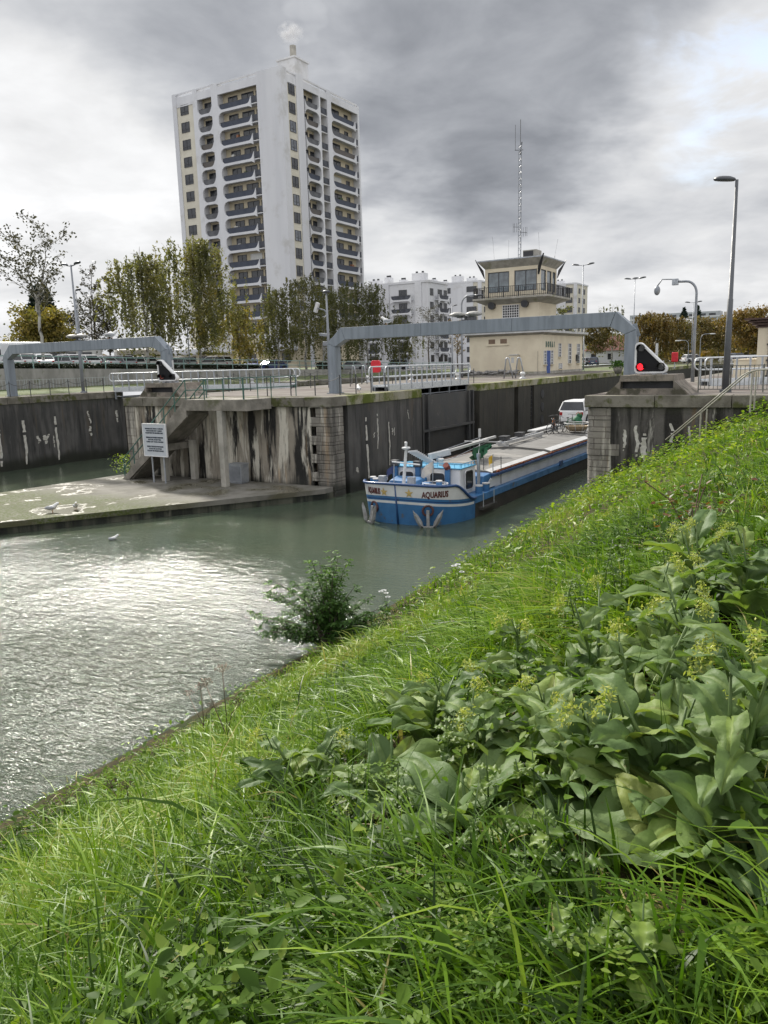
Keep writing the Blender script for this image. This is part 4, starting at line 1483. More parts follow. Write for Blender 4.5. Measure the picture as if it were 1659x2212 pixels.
def flag(name, mat, foot, top_, w_, h_, dirx, label=None):
    mb = MB(); mb.cyl(foot, top_, .022, n=6); fp = mb.build('flag_pole', m_steel, bg)
    mb = MB()
    vs, fs = [], []
    for i in range(7):
        for j in range(4):
            f = i / 6
            g = j / 3
            vs.append((top_[0] + dirx * w_ * f * .8, top_[1] + .09 * math.sin(f * 7 + g), top_[2] - .04 - h_ * g - w_ * f * f * .75))
    for i in range(6):
        for j in range(3):
            fs.append((i * 4 + j, (i + 1) * 4 + j, (i + 1) * 4 + j + 1, i * 4 + j + 1))
    mb.add(vs, fs)
    fl = mb.build(name, mat, fp, True)
    if label:
        fl['label'] = label


flag('flag', M('navy_flag', (.03, .045, .13), (.5, .5, .55), 3.5, .8, lo=.6, hi=.64), (-.75, 1.0, 1.3), (-.72, 1.0, 2.2), .5, .3, -1)
flag('flag', M('cream_flag', (.60, .56, .50), (.45, .40, .36), 3, .8), (.55, 1.9, 1.3), (.6, 1.9, 2.3), .75, .45, -1)
flag('flag', M('yellow_flag', (.65, .42, .05), (.55, .34, .04), 4, .8), (1.85, 5.1, 1.5), (1.85, 5.1, 2.25), .28, .35, -1)
for x, y in ((1.5, 4.9), (2.02, 5.6)):
    mb = MB(); mb.cyl((x, y, .9), (x, y, 2.1), .018, n=5); mb.build('stanchion', m_dark, bg)
# white slatted board on the cabin roof, lamp, crane
mb = MB()
for k in range(11):
    f = k / 11
    mb.bar((-.95 + .8 * f, 2.6 + .35 * f, cb_z + .62 - .52 * f), (-.5 + .8 * f, 2.6 + .35 * f, cb_z + .67 - .55 * f), .045, .075)
mb.build('slatted_board', m_boatwhite, bg)
mb = MB(); mb.cyl((.45, 2.9, cb_z + .05), (.45, 2.9, cb_z + .28), .1, n=10); mb.cyl((.45, 2.9, cb_z + .28), (.45, 2.9, cb_z + .34), .13, n=10); mb.build('roof_lantern', m_lip, bg)
cr = MB()
fx_, fz_ = atq(943, 1004, BQ + 4.2); fx_ -= BP
tx_, tz_ = atq(1063, 944, BQ + 9.6); tx_ -= BP
hx_, hz_ = atq(932, 985, BQ + 4.0); hx_ -= BP
cr.bar((fx_, 4.2, 1.4), (fx_ + .18, 4.2, hz_), .2, .3)
crane = cr.build('crane', m_steel, bg, bevel=.015)
mb = MB(); mb.bar((hx_ - .05, 3.85, hz_ - .02), (hx_ + .6, 4.6, hz_ + .14), .22, .26); mb.build('crane_head', m_lampwhite, crane, bevel=.02)
mb = MB(); mb.bar((hx_ + .3, 4.2, hz_ + .1), (tx_ - .1, 9.3, tz_ - .1), .11, .12); mb.bar((tx_ - .5, 8.4, tz_ - .17), (tx_ + .1, 9.8, tz_), .11, .11); mb.build('boom', m_lip, crane, bevel=.01)
mb = MB(); mb.tube([(tx_ - .1, 9.3, tz_ - .2), (tx_ - .9, 7.0, 1.75)], .014, 4); mb.tube([(hx_ + .3, 4.3, hz_ + .2), (tx_ - .3, 8.8, tz_ + .05)], .014, 4); mb.tube([(tx_ - .3, 8.8, tz_), (1.5, 4.2, 1.6)], .010, 4); mb.build('stay', m_steel, crane)
mb = MB(); mb.cyl((tx_ - 1.3, 9.2, tz_ - .2), (tx_ + .55, 9.4, tz_ - .22), .035, n=6); mb.cyl((tx_ - .4, 9.0, tz_ + .05), (tx_ - .4, 9.0, tz_ + .45), .07, n=8); mb.build('yard', m_lip, crane)
# green tarp hung from the boom
vs, fs = [], []
r_ = random.Random(3)
A0, A1 = Vector((hx_ + .9, 5.6, hz_ + .15)), Vector((tx_ + .1, 9.2, tz_ - .2))
for i in range(15):
    f = i / 14
    c_ = A0.lerp(A1, .25 + .75 * f)
    drop = 1.0 * math.exp(-((f - .28) / .22) ** 2) + .22 + .12 * math.sin(f * 17)
    for j in range(7):
        g = j / 6
        vs.append((c_.x + .16 * math.sin(j * 1.9 + i * 1.1) * g, c_.y + .22 * math.sin(i * 1.7 + j) * g, max(c_.z - .05 - drop * g, 1.72)))
for i in range(14):
    for j in range(6):
        fs.append((i * 7 + j, (i + 1) * 7 + j, (i + 1) * 7 + j + 1, i * 7 + j + 1))
mb = MB(); mb.add(vs, fs)
top_tarp = mb.build('tarpaulin', m_tarp, None, True)
place(top_tarp, W(BP, BQ, 0), (0, 0, -ANG))
tag(top_tarp, 'crumpled green tarpaulin hung over the white crane boom of the barge', 'tarpaulin')

# anchors on the bow


m_anchor = M('anchor_grey', (.26, .265, .27), (.17, .165, .16), 5, .6, .2, 16)


def anchor(side_, s, z, tilt, two=True):
    mb = MB()
    c_ = on_bow(side_, s, z, .12)
    n = (on_bow(side_, s, z, .3) - on_bow(side_, s, z, .1)).normalized()
    tdir = Vector((-n.y, n.x, 0))
    up = Vector((0, 0, 1))
    P_ = lambda a, b_, d_=0: c_ + tdir * a + up * b_ + n * d_
    mb.bar(P_(0, .05), P_(.0, -.62, .12), .12, .09)
    mb.bar(P_(-.2, -.62, .12), P_(.2, -.62, .12), .12, .12)
    mb.build('anchor_shank', m_anchor, bg, bevel=.02)
    for k in ((-1, 1) if two else (-1,)):
        mb = MB()
        o_ = P_(k * .22, -.6, .14)
        e = (up * math.cos(tilt) + tdir * (k * math.sin(tilt))).normalized()
        sd = e.cross(n).normalized()
        w0 = [(0, -.05), (.2, -.10), (.5, -.085), (.78, 0), (.5, .085), (.2, .10), (0, .05)]
        base = [o_ + e * a + sd * b_ for a, b_ in w0]
        kk = len(base)
        mb.add(base + [p + n * .05 for p in base] + [o_ + e * .1 + n * .12, o_ + e * .66 + n * .10], [tuple(range(kk - 1, -1, -1))] + [(i, (i + 1) % kk, kk + (i + 1) % kk, kk + i) for i in range(kk)] + [(kk, 2 * kk, 2 * kk + 1, kk + 3), (kk + 3, 2 * kk + 1, 2 * kk, kk + 6)] + [(kk + 0, kk + 1, 2 * kk), (kk + 1, kk + 2, 2 * kk + 1, 2 * kk), (kk + 2, kk + 3, 2 * kk + 1), (kk + 3, kk + 4, 2 * kk + 1), (kk + 4, kk + 5, 2 * kk, 2 * kk + 1), (kk + 5, kk + 6, 2 * kk)])
        mb.build('anchor_fluke', m_anchor, bg)
    mb = MB()
    mb.tube([on_bow(side_, s, z, .02) + tdir * (.2 * math.cos(a)) + up * (.2 * math.sin(a)) for a in [2 * PI * k / 14 for k in range(14)]], .045, 6, True)
    mb.build('hawse_ring', M('faded_red_ring', (.10, .035, .035), (.06, .03, .03), 5, .6), bg, True)


anchor(1, .27, .60, R(28))
anchor(-1, .22, .62, R(16))
mb = MB()
for i in range(9):
    f = i / 8
    p = on_bow(1, .12 + .42 * f, .82, .03)
mb = MB(); mb.hexa([(1.9, 2.6, .25), (2.42, 2.7, .25), (2.42, 4.2, .25), (1.9, 4.2, .25)], [(1.9, 2.6, .36), (2.42, 2.7, .36), (2.42, 4.2, .36), (1.9, 4.2, .36)]); mb.build('side_step', m_hullblack, bg)
for y in (2.5, 3.6):
    mb = MB(); mb.cyl((2.4, y + .3, .36), (2.4, y + .3, .95), .018, n=5); mb.build('stanchion', m_steel, bg)

# gear lying on the hatches


def on_hatch(name, label, cat, x, y, build, group=None):
    t_ = thing(name, label, cat, BP + x, BQ + y, 1.80, 0, group)
    build(t_)
    return t_


def f_gang(t_):
    for s in (-.22, .22):
        mb = MB(); mb.bar((-.0 + s, -3.0, .16), (s, 3.0, .16), .06, .14); mb.build('side_beam', m_lip, t_)
    mb = MB()
    for k in range(16):
        mb.bar((-.2, -2.9 + k * .385, .18), (.2, -2.9 + k * .385, .18), .05)
    mb.build('rung', m_steel, t_)
    for y in (-2.6, 2.6):
        mb = MB(); mb.box(-.3, .3, y - .04, y + .04, -.05, .1); mb.build('foot', m_lip, t_)


def f_plank(t_):
    mb = MB(); mb.box(-.28, .28, -2.4, 2.4, .12, .2); mb.build('plank', m_lampwhite, t_)
    mb = MB(); mb.box(-.2, .2, -2.0, -1.8, -.06, .12); mb.box(-.2, .2, 1.8, 2.0, -.06, .12); mb.build('support', m_dark, t_)


on_hatch('gangway_ladder', 'long white gangway ladder lying on the barge hatch nearer the crane', 'gangway', -.62, 15.0, f_gang)
on_hatch('gangway_plank', 'pale gangway plank lying on the barge hatch along its far edge', 'plank', -1.5, 21.5, f_plank)


def f_box(t_):
    mb = MB(); mb.box(-.2, .2, -.3, .3, .24, .42); mb.box(-.22, .22, -.32, .32, .421, .45); mb.build('crate', m_dark, t_, bevel=.02)


on_hatch('tool_crate', 'dark tool crate resting on the near end of the gangway ladder', 'crate', -.8, 13.0, f_box)
on_hatch('tool_crate', 'dark tool crate resting on the middle of the gangway ladder', 'crate', -.78, 15.2, f_box)


def bike(label, x, y, rot, lean, frame_mat):
    b_ = thing('bicycle', label, 'bicycle', BP + x, BQ + y, 1.78, rot, 'bicycles on the barge')
    T = Matrix.Rotation(lean, 4, 'X')
    for cx_ in (-.52, .52):
        mb = MB(); mb.T = T; mb.tube([(cx_ + .33 * math.cos(a), 0, .34 + .33 * math.sin(a)) for a in [2 * PI * k / 20 for k in range(20)]], .024, 6, True); wh = mb.build('wheel', m_rubber, b_, True)
        mb = MB(); mb.T = T
        for k in range(8):
            a = PI * k / 8
            mb.bar((cx_ + .32 * math.cos(a), 0, .34 + .32 * math.sin(a)), (cx_ - .32 * math.cos(a), 0, .34 - .32 * math.sin(a)), .006)
        mb.build('spokes', m_steel, wh)
    mb = MB(); mb.T = T
    for a, c_ in (((-.52, .34), (-.12, .32)), ((-.12, .32), (-.25, .82)), ((-.12, .32), (.36, .80)), ((-.22, .74), (.34, .84)), ((-.52, .34), (-.22, .74)), ((.52, .34), (.34, .90))):
        mb.cyl((a[0], 0, a[1]), (c_[0], 0, c_[1]), .022, n=6)
    mb.build('frame', frame_mat, b_)
    mb = MB(); mb.T = T; mb.cyl((.33, 0, .88), (.31, 0, 1.02), .016, n=5); mb.tube([(.22, -.28, 1.03), (.33, -.2, 1.04), (.33, .2, 1.04), (.22, .28, 1.03)], .016, 5); mb.build('handlebar', m_dark, b_)
    mb = MB(); mb.T = T; mb.ell((-.27, 0, .88), (.14, .07, .04), 8, 5); mb.build('saddle', m_black, b_, True)


bike('black bicycle parked on the barge hatch, the one nearest the bow', -.25, 19.6, R(70), R(10), m_black)
bike('dark bicycle with an orange frame leaning behind the first one on the hatch', -.45, 20.3, R(100), R(-9), M('orange_frame', (.45, .16, .06), (.35, .13, .05), 4, .4))
bike('dark green bicycle standing upright beside the cane tub on the hatch', .1, 21.2, R(80), R(6), M('green_frame', (.02, .12, .06), (.02, .09, .05), 4, .4))


def f_tub(t_):
    mb = MB(); mb.lathe([(.45, .08), (.62, .22), (.72, .38), (.70, .38), (.6, .24), (.43, .12)], (0, 0, 0), 18); mb.build('bowl', M('cane', (.36, .28, .18), (.25, .19, .12), 8, .8), t_)
    mb = MB(); mb.tube([(.78 * math.cos(a), .78 * math.sin(a), .55) for a in [2 * PI * k / 18 for k in range(18)]], .03, 6, True)
    for k in range(9):
        a = 2 * PI * k / 9
        mb.cyl((.5 * math.cos(a), .5 * math.sin(a), -.05), (.78 * math.cos(a), .78 * math.sin(a), .55), .018, n=5)
    mb.build('rim', m_lampwhite, t_, True)


on_hatch('cane_tub', 'pale round cane tub on the barge hatch in front of the white car', 'tub', .75, 20.8, f_tub)


def f_bag(t_):
    mb = MB(); mb.ell((0, 0, .45), (.32, .3, .42), 10, 7); mb.ell((.1, .1, .85), (.2, .2, .2), 8, 5); mb.build('sack', m_tarp, t_, True)
    mb = MB(); mb.tube([(-.1, 0, .95), (.05, .02, 1.1), (.2, 0, .95)], .03, 5); mb.build('cord', m_rope, t_)


on_hatch('green_sack', 'green cloth sack heaped among the bicycles on the barge', 'sack', .3, 22.4, f_bag)
bc = thing('parked_car', 'white hatchback riding on the stern of the barge, seen from behind', 'car', BP - .85, BQ + 27.0, 1.80, PI / 2)
car_parts(bc, paint('car_white_paint', (.70, .70, .71)), 'suv')
mb = MB(); mb.box(-1.9, 1.5, 32.8, 35.4, 1.0, 2.95); wh_ = mb.build('wheelhouse', m_boatwhite, bg, bevel=.03)
mb = MB()
for k in range(5):
    mb.box(-1.95 + k * .72, -1.35 + k * .72, 32.77, 32.79, 2.15, 2.8)
mb.build('window', m_glass, wh_)
mb = MB(); mb.box(-2.8, 2.2, 31.6, 35.4, 3.05, 3.14); mb.build('wheelhouse_roof', m_boatwhite, bg, bevel=.02)

# ------------------------------------------------------------------ the tower block


def lerp_poly(pts, n=6):
    return pts


def spandrel(x0, x1, fh, fin):
    """front parapet of one balcony: bowl above, arch below; x along the face, z from the slab"""
    Wd = x1 - x0
    r = min(.95, Wd * .33)
    up, dn = [], []
    for k in range(7):
        a = PI + (PI / 2) * k / 6
        up.append((x0 + r + r * math.cos(a), .10 + r + r * math.sin(a)))
    if fin:
        for k in range(6):
            f = k / 5
            up.append((x1 - .9 + .9 * f * .98, .10 + .95 * f ** 2.6))
        up.append((x1, 1.05))
    else:
        for k in range(7):
            a = -PI / 2 + (PI / 2) * k / 6
            up.append((x1 - r + r * math.cos(a), .10 + r + r * math.sin(a)))
    # arch of the opening below
    for k in range(7):
        a = PI - (PI / 2) * k / 6
        dn.append((x0 + r + r * math.cos(a), -.26 - r * .8 + r * .8 * math.sin(a)))
    if fin:
        dn += [(x1 - .5, -.30), (x1 - .1, -.48), (x1, -.55)]
    else:
        for k in range(7):
            a = PI / 2 - (PI / 2) * k / 6
            dn.append((x1 - r + r * math.cos(a), -.26 - r * .8 + r * .8 * math.sin(a)))
    return up + dn[::-1]


def make_balcony(x0, x1, depth, fh, fin, root, arches=True):
    """balcony (slab + shaped parapet) with its dark panel railing; local origin on the slab at the face"""
    mb = MB()
    mb.box(x0 + .01, x1 - .01, .26, depth, -.14, 0)
    mb.prism(spandrel(x0, x1, fh, fin), (0, 0, 0), (1, 0, 0), (0, 0, 1), (0, .25, 0))
    b_ = mb.build('balcony', m_white, root)
    mb = MB()
    mb.box(x0 + .1, x1 - .1, .3, .33, .12, .95)
    mb.mi = 1
    mb.box(x0 + .05, x1 - .05, .29, .36, .96, 1.02)
    mb.build('railing', [m_smoke, m_dark], b_)
    return b_


def make_window(w_, h_, root, panes=2, name='window', glass=m_glass, frame=m_winframe, low=0.0):
    mb = MB()
    mb.box(-w_ / 2, w_ / 2, -.02, .03, 0, h_)
    mb.mi = 1
    f = .07
    mb.box(-w_ / 2, w_ / 2, -.07, -.022, 0, f); mb.box(-w_ / 2, w_ / 2, -.07, -.022, h_ - f, h_)
    for k in range(panes + 1):
        x = -w_ / 2 + f / 2 + (w_ - f) * k / panes
        mb.box(x - f / 2, x + f / 2, -.068, -.024, f, h_ - f)
    if low:
        mb.box(-w_ / 2 + f, w_ / 2 - f, -.066, -.026, low, low + f * .8)
    return mb.build(name, [glass, frame], root)


FH = 2.655
TZ = 6.0
tw_p, tw_q = -75.9, 100.09
NF = 16
H_T = 50.2 - TZ
tw = thing('apartment_tower', 'tall white sixteen storey apartment tower with rounded balconies and a roof chimney', 'apartment block', tw_p, tw_q, TZ)
LF, LS = 22.4, 21.6            # front width (towards -x) and side depth
dp = 1.3                       # balcony depth
zt = H_T
# core behind the balconies
mb = MB(); mb.box(-LF + .3, -dp, dp, LS - .3, 0, zt - 1.0); mb.build('wall', m_cream, tw)
mb = MB(); mb.box(-LF + .3, -.3, .3, LS - .3, zt - 1.0, zt - .75); mb.build('roof', m_conc_pale, tw)
# white facade pieces, front: x from -LF to 0
fronts = [(-LF, -21.55), (-17.95, -17.0), (-13.95, -12.65), (-4.75, 0)]
mb = MB()
for a, b_ in fronts:
    mb.box(a, b_, 0, dp + .02, 0, zt)
mb.box(-21.55, -17.95, .06, dp + .02, zt - 2.1, zt - .62)
for a, b_ in ((-17.0, -13.95), (-12.65, -4.75)):
    mb.box(a, b_, 0.02, .3, zt - 1.75, zt - .62)
mb.box(-21.55, -4.75, .03, .25, zt - .25, zt - .03)
for x in (-15.6, -6.5):
    mb.box(x - .12, x + .12, .035, .24, zt - .62, zt - .25)
# side: y from 0 to LS on x = 0
for a, b_ in ((dp + .02, 1.45), (3.75, 5.55), (11.95, 13.1), (LS - .45, LS)):
    mb.box(-dp - .02, 0, a, b_, 0, zt - (.0 if a < 10 else .4))
for a, b_ in ((9.65, 10.05),):
    mb.box(-dp, -.01, a, b_, 0, zt - .6)
for a, b_ in ((5.55, 9.65), (10.05, 11.95), (13.1, LS - .45)):
    mb.box(-.3, -.02, a, b_, zt - 1.75, zt - .75)
mb.box(-.25, -.03, 1.45, LS - .45, zt - .42, zt - .2)
mb.box(-dp, -.06, 1.45, 3.75, zt - 1.9, zt - .75)
mb.box(-LF, -LF + .3, dp + .02, LS, 0, zt - .3)
mb.box(-LF + .3, -dp - .02, LS - .3, LS, 0, zt - .3)
mb.build('facade_panel', m_white, tw)
# cream window columns
mb = MB(); mb.box(-21.55, -17.95, .14, dp, 0, zt - 2.1); mb.box(-dp, -.14, 1.45, 3.75, 0, zt - 1.9); mb.build('window_strip', M('ivory_render', (.58, .55, .46), (.51, .48, .40), .4, .85), tw)
z_floor = [zt - 2.05 - FH * (k + 1) + .55 for k in range(NF - 1)]
m_glass2 = M('pale_reflecting_glass', (.16, .18, .21), (.05, .055, .065), .9, .08, spec=.8)
w_a = make_window(1.75, 1.55, tw, 2, low=.45)
w_b = make_window(1.55, 1.6, tw, 2, low=.45)
w_b2 = make_window(1.55, 1.6, tw, 2, glass=m_glass2, low=.45)
d_1 = make_window(1.9, 2.1, tw, 2, 'balcony_door')
d_2 = make_window(2.4, 2.1, tw, 2, 'balcony_door')
d_3 = make_window(1.1, 2.05, tw, 1, 'balcony_door')
shutter = make_window(2.4, 2.1, tw, 1, 'shutter', m_shutter, m_shutter)
bal = {}
bal['small'] = make_balcony(-17.0, -13.95, dp, FH, True, tw)
bal['big'] = make_balcony(-12.65, -6.0, dp, FH, True, tw)
# the side balconies are made along x and turned to face +x (local x -> y)
bal['s_small'] = make_balcony(5.9, 9.65, dp, FH, False, tw)
bal['s_big'] = make_balcony(13.1, 20.4, dp, FH, True, tw)
mb = MB(); mb.box(-6.0, -4.75, .1, dp, -.14, 0); mb.mi = 1; mb.box(-6.0, -4.75, .14, .18, .1, 1.0); bal['nook'] = mb.build('loggia', [m_white, m_smoke], tw)
mb = MB(); mb.box(-17.95 + .0, -17.0, .1, dp, -.14, 0); mb.mi = 1; mb.box(-17.95, -17.0, .14, .18, .1, 1.0); bal['nook2'] = mb.build('loggia', [m_white, m_smoke], tw)
mb = MB(); mb.box(10.05, 11.95, .1, dp, -.14, 0); mb.mi = 1; mb.box(10.05, 11.95, .14, .18, .1, 1.0); bal['s_log'] = mb.build('loggia', [m_white, m_smoke], tw)
mb = MB(); mb.box(20.4, 21.15, .1, dp, -.14, 0); mb.mi = 1; mb.box(20.4, 21.15, .14, .18, .1, 1.0); bal['s_nook'] = mb.build('loggia', [m_white, m_smoke], tw)
rr = random.Random(4)
used = set()


def put(o, loc, rz=0.0):
    if o.name in used:
        o = copy_part(o, tw, loc, rz)
    else:
        used.add(o.name)
        place(o, loc, (0, 0, rz))
    return o


nfl = len(z_floor)
RAILV = [M('bluish_panel', (.05, .058, .08), (.07, .078, .10), 1.5, .6, spec=.15), M('brown_panel', (.06, .05, .045), (.08, .07, .06), 1.5, .5), M('pale_panel', (.12, .122, .13), (.09, .092, .10), 1.5, .6, spec=.2)]
CLUT = [M('clutter_white', (.5, .5, .48), (.42, .42, .4), 3, .8), M('clutter_green', (.05, .08, .03), (.03, .05, .02), 6, .9), M('clutter_terracotta', (.28, .12, .06), (.2, .09, .05), 5, .8)]
for k, z in enumerate(z_floor):
    zz = z
    if zz < 3.0:
        continue
    put(w_a, (-19.9, .13, zz + .75))
    put(rr.choice((w_b, w_b, w_b2)), (-.12, 2.6, zz + .75), PI / 2)
    for kind in ('small', 'big', 'nook', 'nook2', 's_small', 's_big', 's_log', 's_nook'):
        o = put(bal[kind], (0, 0, zz), PI / 2 if kind[0] == 's' and kind != 'small' else 0)
        if o.children and rr.random() < .45:
            sl_ = o.children[0].material_slots[0]
            sl_.link = 'OBJECT'
            sl_.material = rr.choice(RAILV)
        if kind in ('big', 's_big') and rr.random() < .5:
            cx0 = rr.uniform(-11.5, -7.5) if kind == 'big' else rr.uniform(14, 19)
            mb = MB()
            w0_ = rr.uniform(.3, .9)
            mb.box(cx0, cx0 + w0_, .45, .9, .02, rr.uniform(.8, 1.5))
            cl_ = mb.build('balcony_clutter', rr.choice(CLUT), tw)
            place(cl_, (0, 0, zz), (0, 0, PI / 2 if kind == 's_big' else 0))
    put(d_1, (-15.6, dp - .02, zz + .02))
    put(d_1, (-10.6, dp - .02, zz + .02))
    put(shutter if rr.random() < .14 else d_2, (-7.6, dp - .02, zz + .02))
    put(d_3, (-5.4, dp - .02, zz + .02))
    put(d_1, (-dp + .02, 7.0, zz + .02), PI / 2)
    put(d_3, (-dp + .02, 9.0, zz + .02), PI / 2)
    put(shutter if rr.random() < .12 else d_2, (-dp + .02, 16.0, zz + .02), PI / 2)
    put(d_3, (-dp + .02, 19.3, zz + .02), PI / 2)
# ground storeys: low wing with cream walls and white corner bays
mb = MB()
mb.box(-24.5, 3.2, -3.6, -.05, 0, 2.5); mb.box(-9.0, 3.2, -3.4, -.06, 2.5, 4.6)
mb.build('ground_floor_wall', m_cream, tw)
for bx in ((-3.4, 3.6, -5.2, -3.5, 2.6, 5.2), (-24.8, -13.6, -4.6, -3.5, 2.55, 3.6), (-13.5, -9.1, -4.4, -3.5, 2.55, 4.3)):
    mb = MB(); mb.box(*bx); mb.build('white_bay', m_white, tw, bevel=.25)
for x, w_ in ((-22, 2.0), (-18.5, 1.6), (-15.5, 2.2), (-11.5, 1.6), (-6.0, 2.4), (1.2, 1.6)):
    o = make_window(w_, 1.45, tw, 2)
    place(o, (x, -3.62, .85))
mb = MB(); cz = zt + .0
mb.box(-8.2 - 3.6, -8.2, 14.8, 18.6, zt - .76, zt + 7.1); mb.box(-12.0, -8.0, 14.6, 18.8, zt + 7.1, zt + 7.35)
ch_ = mb.build('chimney', m_white, tw)
mb = MB(); mb.cyl((-9.6, 16.4, zt + 7.35), (-9.6, 16.4, zt + 9.6), .55, n=14); mb.build('flue', m_conc_pale, ch_)

# smoke from the flue
sp = W(tw_p - 9.2, tw_q + 16.4, 0)
msk = bpy.data.materials.new('steam')
msk.use_nodes = True
t = NT(msk.node_tree)
t.n.clear()
oc = t.add('ShaderNodeTexCoord').outputs['Object']
ln = t.vm('LENGTH', oc)
dn = t.math('MULTIPLY', t.mr(ln, .25, 1.0, 1, 0), t.mr(t.noise(oc, 2.2, 5), .42, .62))
vol = t.add('ShaderNodeVolumePrincipled', {'Color': (.95, .95, .97, 1), 'Density': t.math('MULTIPLY', dn, .9)})
t.add('ShaderNodeOutputMaterial', {'Volume': vol.outputs[0]})
mb = MB(); mb.ell((0, 0, 0), 1.0, 16, 10)
sk = mb.build('steam', msk, None, True)
sk.location = (sp.x - .6, sp.y, TZ + zt + 11.6)
sk.scale = (2.6, 2.2, 1.9)
sk['kind'] = 'stuff'


# ------------------------------------------------------------------ lower apartment blocks
def low_block(label, p, q, z, w_, d_, floors, fh, style):
    b_ = thing('apartment_block', label, 'apartment block', p, q, z)
    h = floors * fh
    mb = MB(); mb.box(-w_, 0, 0, d_, 0, h + 1.0); mb.build('wall', m_white if style == 0 else MAT['ivory_render'], b_)
    mb = MB()
    mb.box(-w_ - .2, .2, -.2, d_ + .2, h + .7, h + 1.15)
    for x in (-w_ * .95, -w_ * .55, -w_ * .12):
        mb.box(x - .9, x + .7, -.25, -.01, 0, h + .7) if style == 0 else None
    if style == 1:
        mb.box(-.6, .25, -.22, .6, 0, h + .7); mb.box(-w_ * .52, -w_ * .1, -.15, -.01, 0, h + .7)
    mb.build('white_panel', m_white, b_)
    wa = make_window(2.0 if style == 0 else 3.0, 1.5, b_, 3)
    wb = make_window(1.5, 1.5, b_, 2)
    bl = None
    first = {'a': True, 'b': True, 'c': True}

    def pt(key, o, loc, rz=0):
        if first[key]:
            first[key] = False
            place(o, loc, (0, 0, rz))
        else:
            copy_part(o, b_, loc, rz)
    if style == 0:
        bl = make_balcony(-2.6, 2.6, 1.2, fh, False, b_)
    for k in range(floors):
        zz = k * fh
        if style == 0:
            for x in (-w_ * .75, -w_ * .33):
                pt('a', wa, (x, -.03, zz + .8))
                if k:
                    pt('c', bl, (x, -1.2, zz))
            for y in (1.6, 8.3):
                pt('b', wb, (.03, y, zz + .8), PI / 2)
            pt('a', wa, (.03, 5.6, zz + .8), PI / 2)
            if k:
                pt('c', bl, (1.2, 5.6, zz), PI / 2)
            if d_ > 16:
                pt('c', bl, (1.2, 15, zz), PI / 2)
        else:
            for i, x in enumerate(np.linspace(-w_ + 3, -2.5, max(2, round(w_ / 6)))):
                pt('a' if i % 2 == 0 else 'b', wa if i % 2 == 0 else wb, (x, -.03 if x < -w_ * .52 or x > -w_ * .1 else -.18, zz + .9))
            for y in (3.5, 8.5, 13.5):
                if y < d_ - 1:
                    pt('b', wb, (.03, y, zz + .9), PI / 2)
    for i, x in enumerate((-w_ * .8, -w_ * .62, -w_ * .42, -w_ * .2)):
        hh = (1.1, 1.6, .8, 1.9)[(i + style) % 4]
        ww = (1.2, .6, .6, 1.5)[(i + style) % 4]
        mb = MB(); mb.box(x - ww, x + ww, 2.5, 4.5, h + 1.0, h + 1.15 + hh); c_ = mb.build('chimney', m_white, b_)
        mb = MB()
        for s in (-.5, .5):
            mb.cyl((x + s * ww, 3.5, h + 1.15 + hh), (x + s * ww, 3.5, h + 1.6 + hh), .28, n=8)
        mb.build('chimney_pot', m_dark, c_)
    return b_


low_block('white six storey apartment block with curved balconies between the tower and the control building', -79.8, 154.0, 5.6, 19, 9.5, 6, 2.85, 0)
low_block('cream apartment block with dark windows partly hidden behind the control building', -90.0, 205.0, 5.2, 20, 20, 8, 2.75, 1)
low_block('pale apartment block seen at the right shoulder of the control tower', -71.5, 233.0, 5.2, 30, 12, 8, 2.75, 1)
# far slab block
fs_p, fs_q = -80.0, 600.0
sb = thing('slab_block', 'long pale grey slab block far off above the autumn trees', 'apartment block', -81, 600, 8)
m_slabwall = M('slab_wall', (.40, .42, .45), (.34, .36, .39), .3, .8)
mb = MB(); mb.box(-62, 0, 0, 14, 0, 28.5); mb.build('wall', m_slabwall, sb)
for k in range(8):
    mb = MB()
    for i in range(9):
        mb.box(-60 + i * 6.6, -55.6 + i * 6.6, -.12, .0, 3.2 + k * 3.2, 4.8 + k * 3.2)
    mb.build('window_row', m_glass if k % 2 else m_glass2, sb)
    mb = MB(); mb.box(-61.8, -.2, -.25, -.13, 2.2 + k * 3.2, 3.1 + k * 3.2); mb.build('parapet', m_white, sb)
mb = MB(); mb.box(0.05, 22, 1, 14, 0, 25.5); 
for i in range(6):
    mb.box(2 + i * 3.3, 3.4 + i * 3.3, 4, 7, 25.5, 27.8)
mb.build('end_wing', M('beige_wing_wall', (.44, .40, .34), (.38, .35, .3), .3, .85), sb)
rb = thing('gable_hall', 'white round gabled hall among far autumn trees', 'hall', *atq(1464, 740, 330)[:1], 330, 5)
mb = MB()
pts = [(-8, 0), (8, 0), (8, 7)] + [(8 * math.cos(a), 7 + 9 * math.sin(a)) for a in [PI * k / 14 for k in range(1, 14)]] + [(-8, 7)]
mb.prism(pts, (0, 0, 0), (1, 0, 0), (0, 0, 1), (0, 20, 0)); mb.build('wall', m_white, rb)
mb = MB(); mb.box(-1.5, 1.5, -.1, -.01, 0, 3.5); mb.build('door', m_dark, rb)

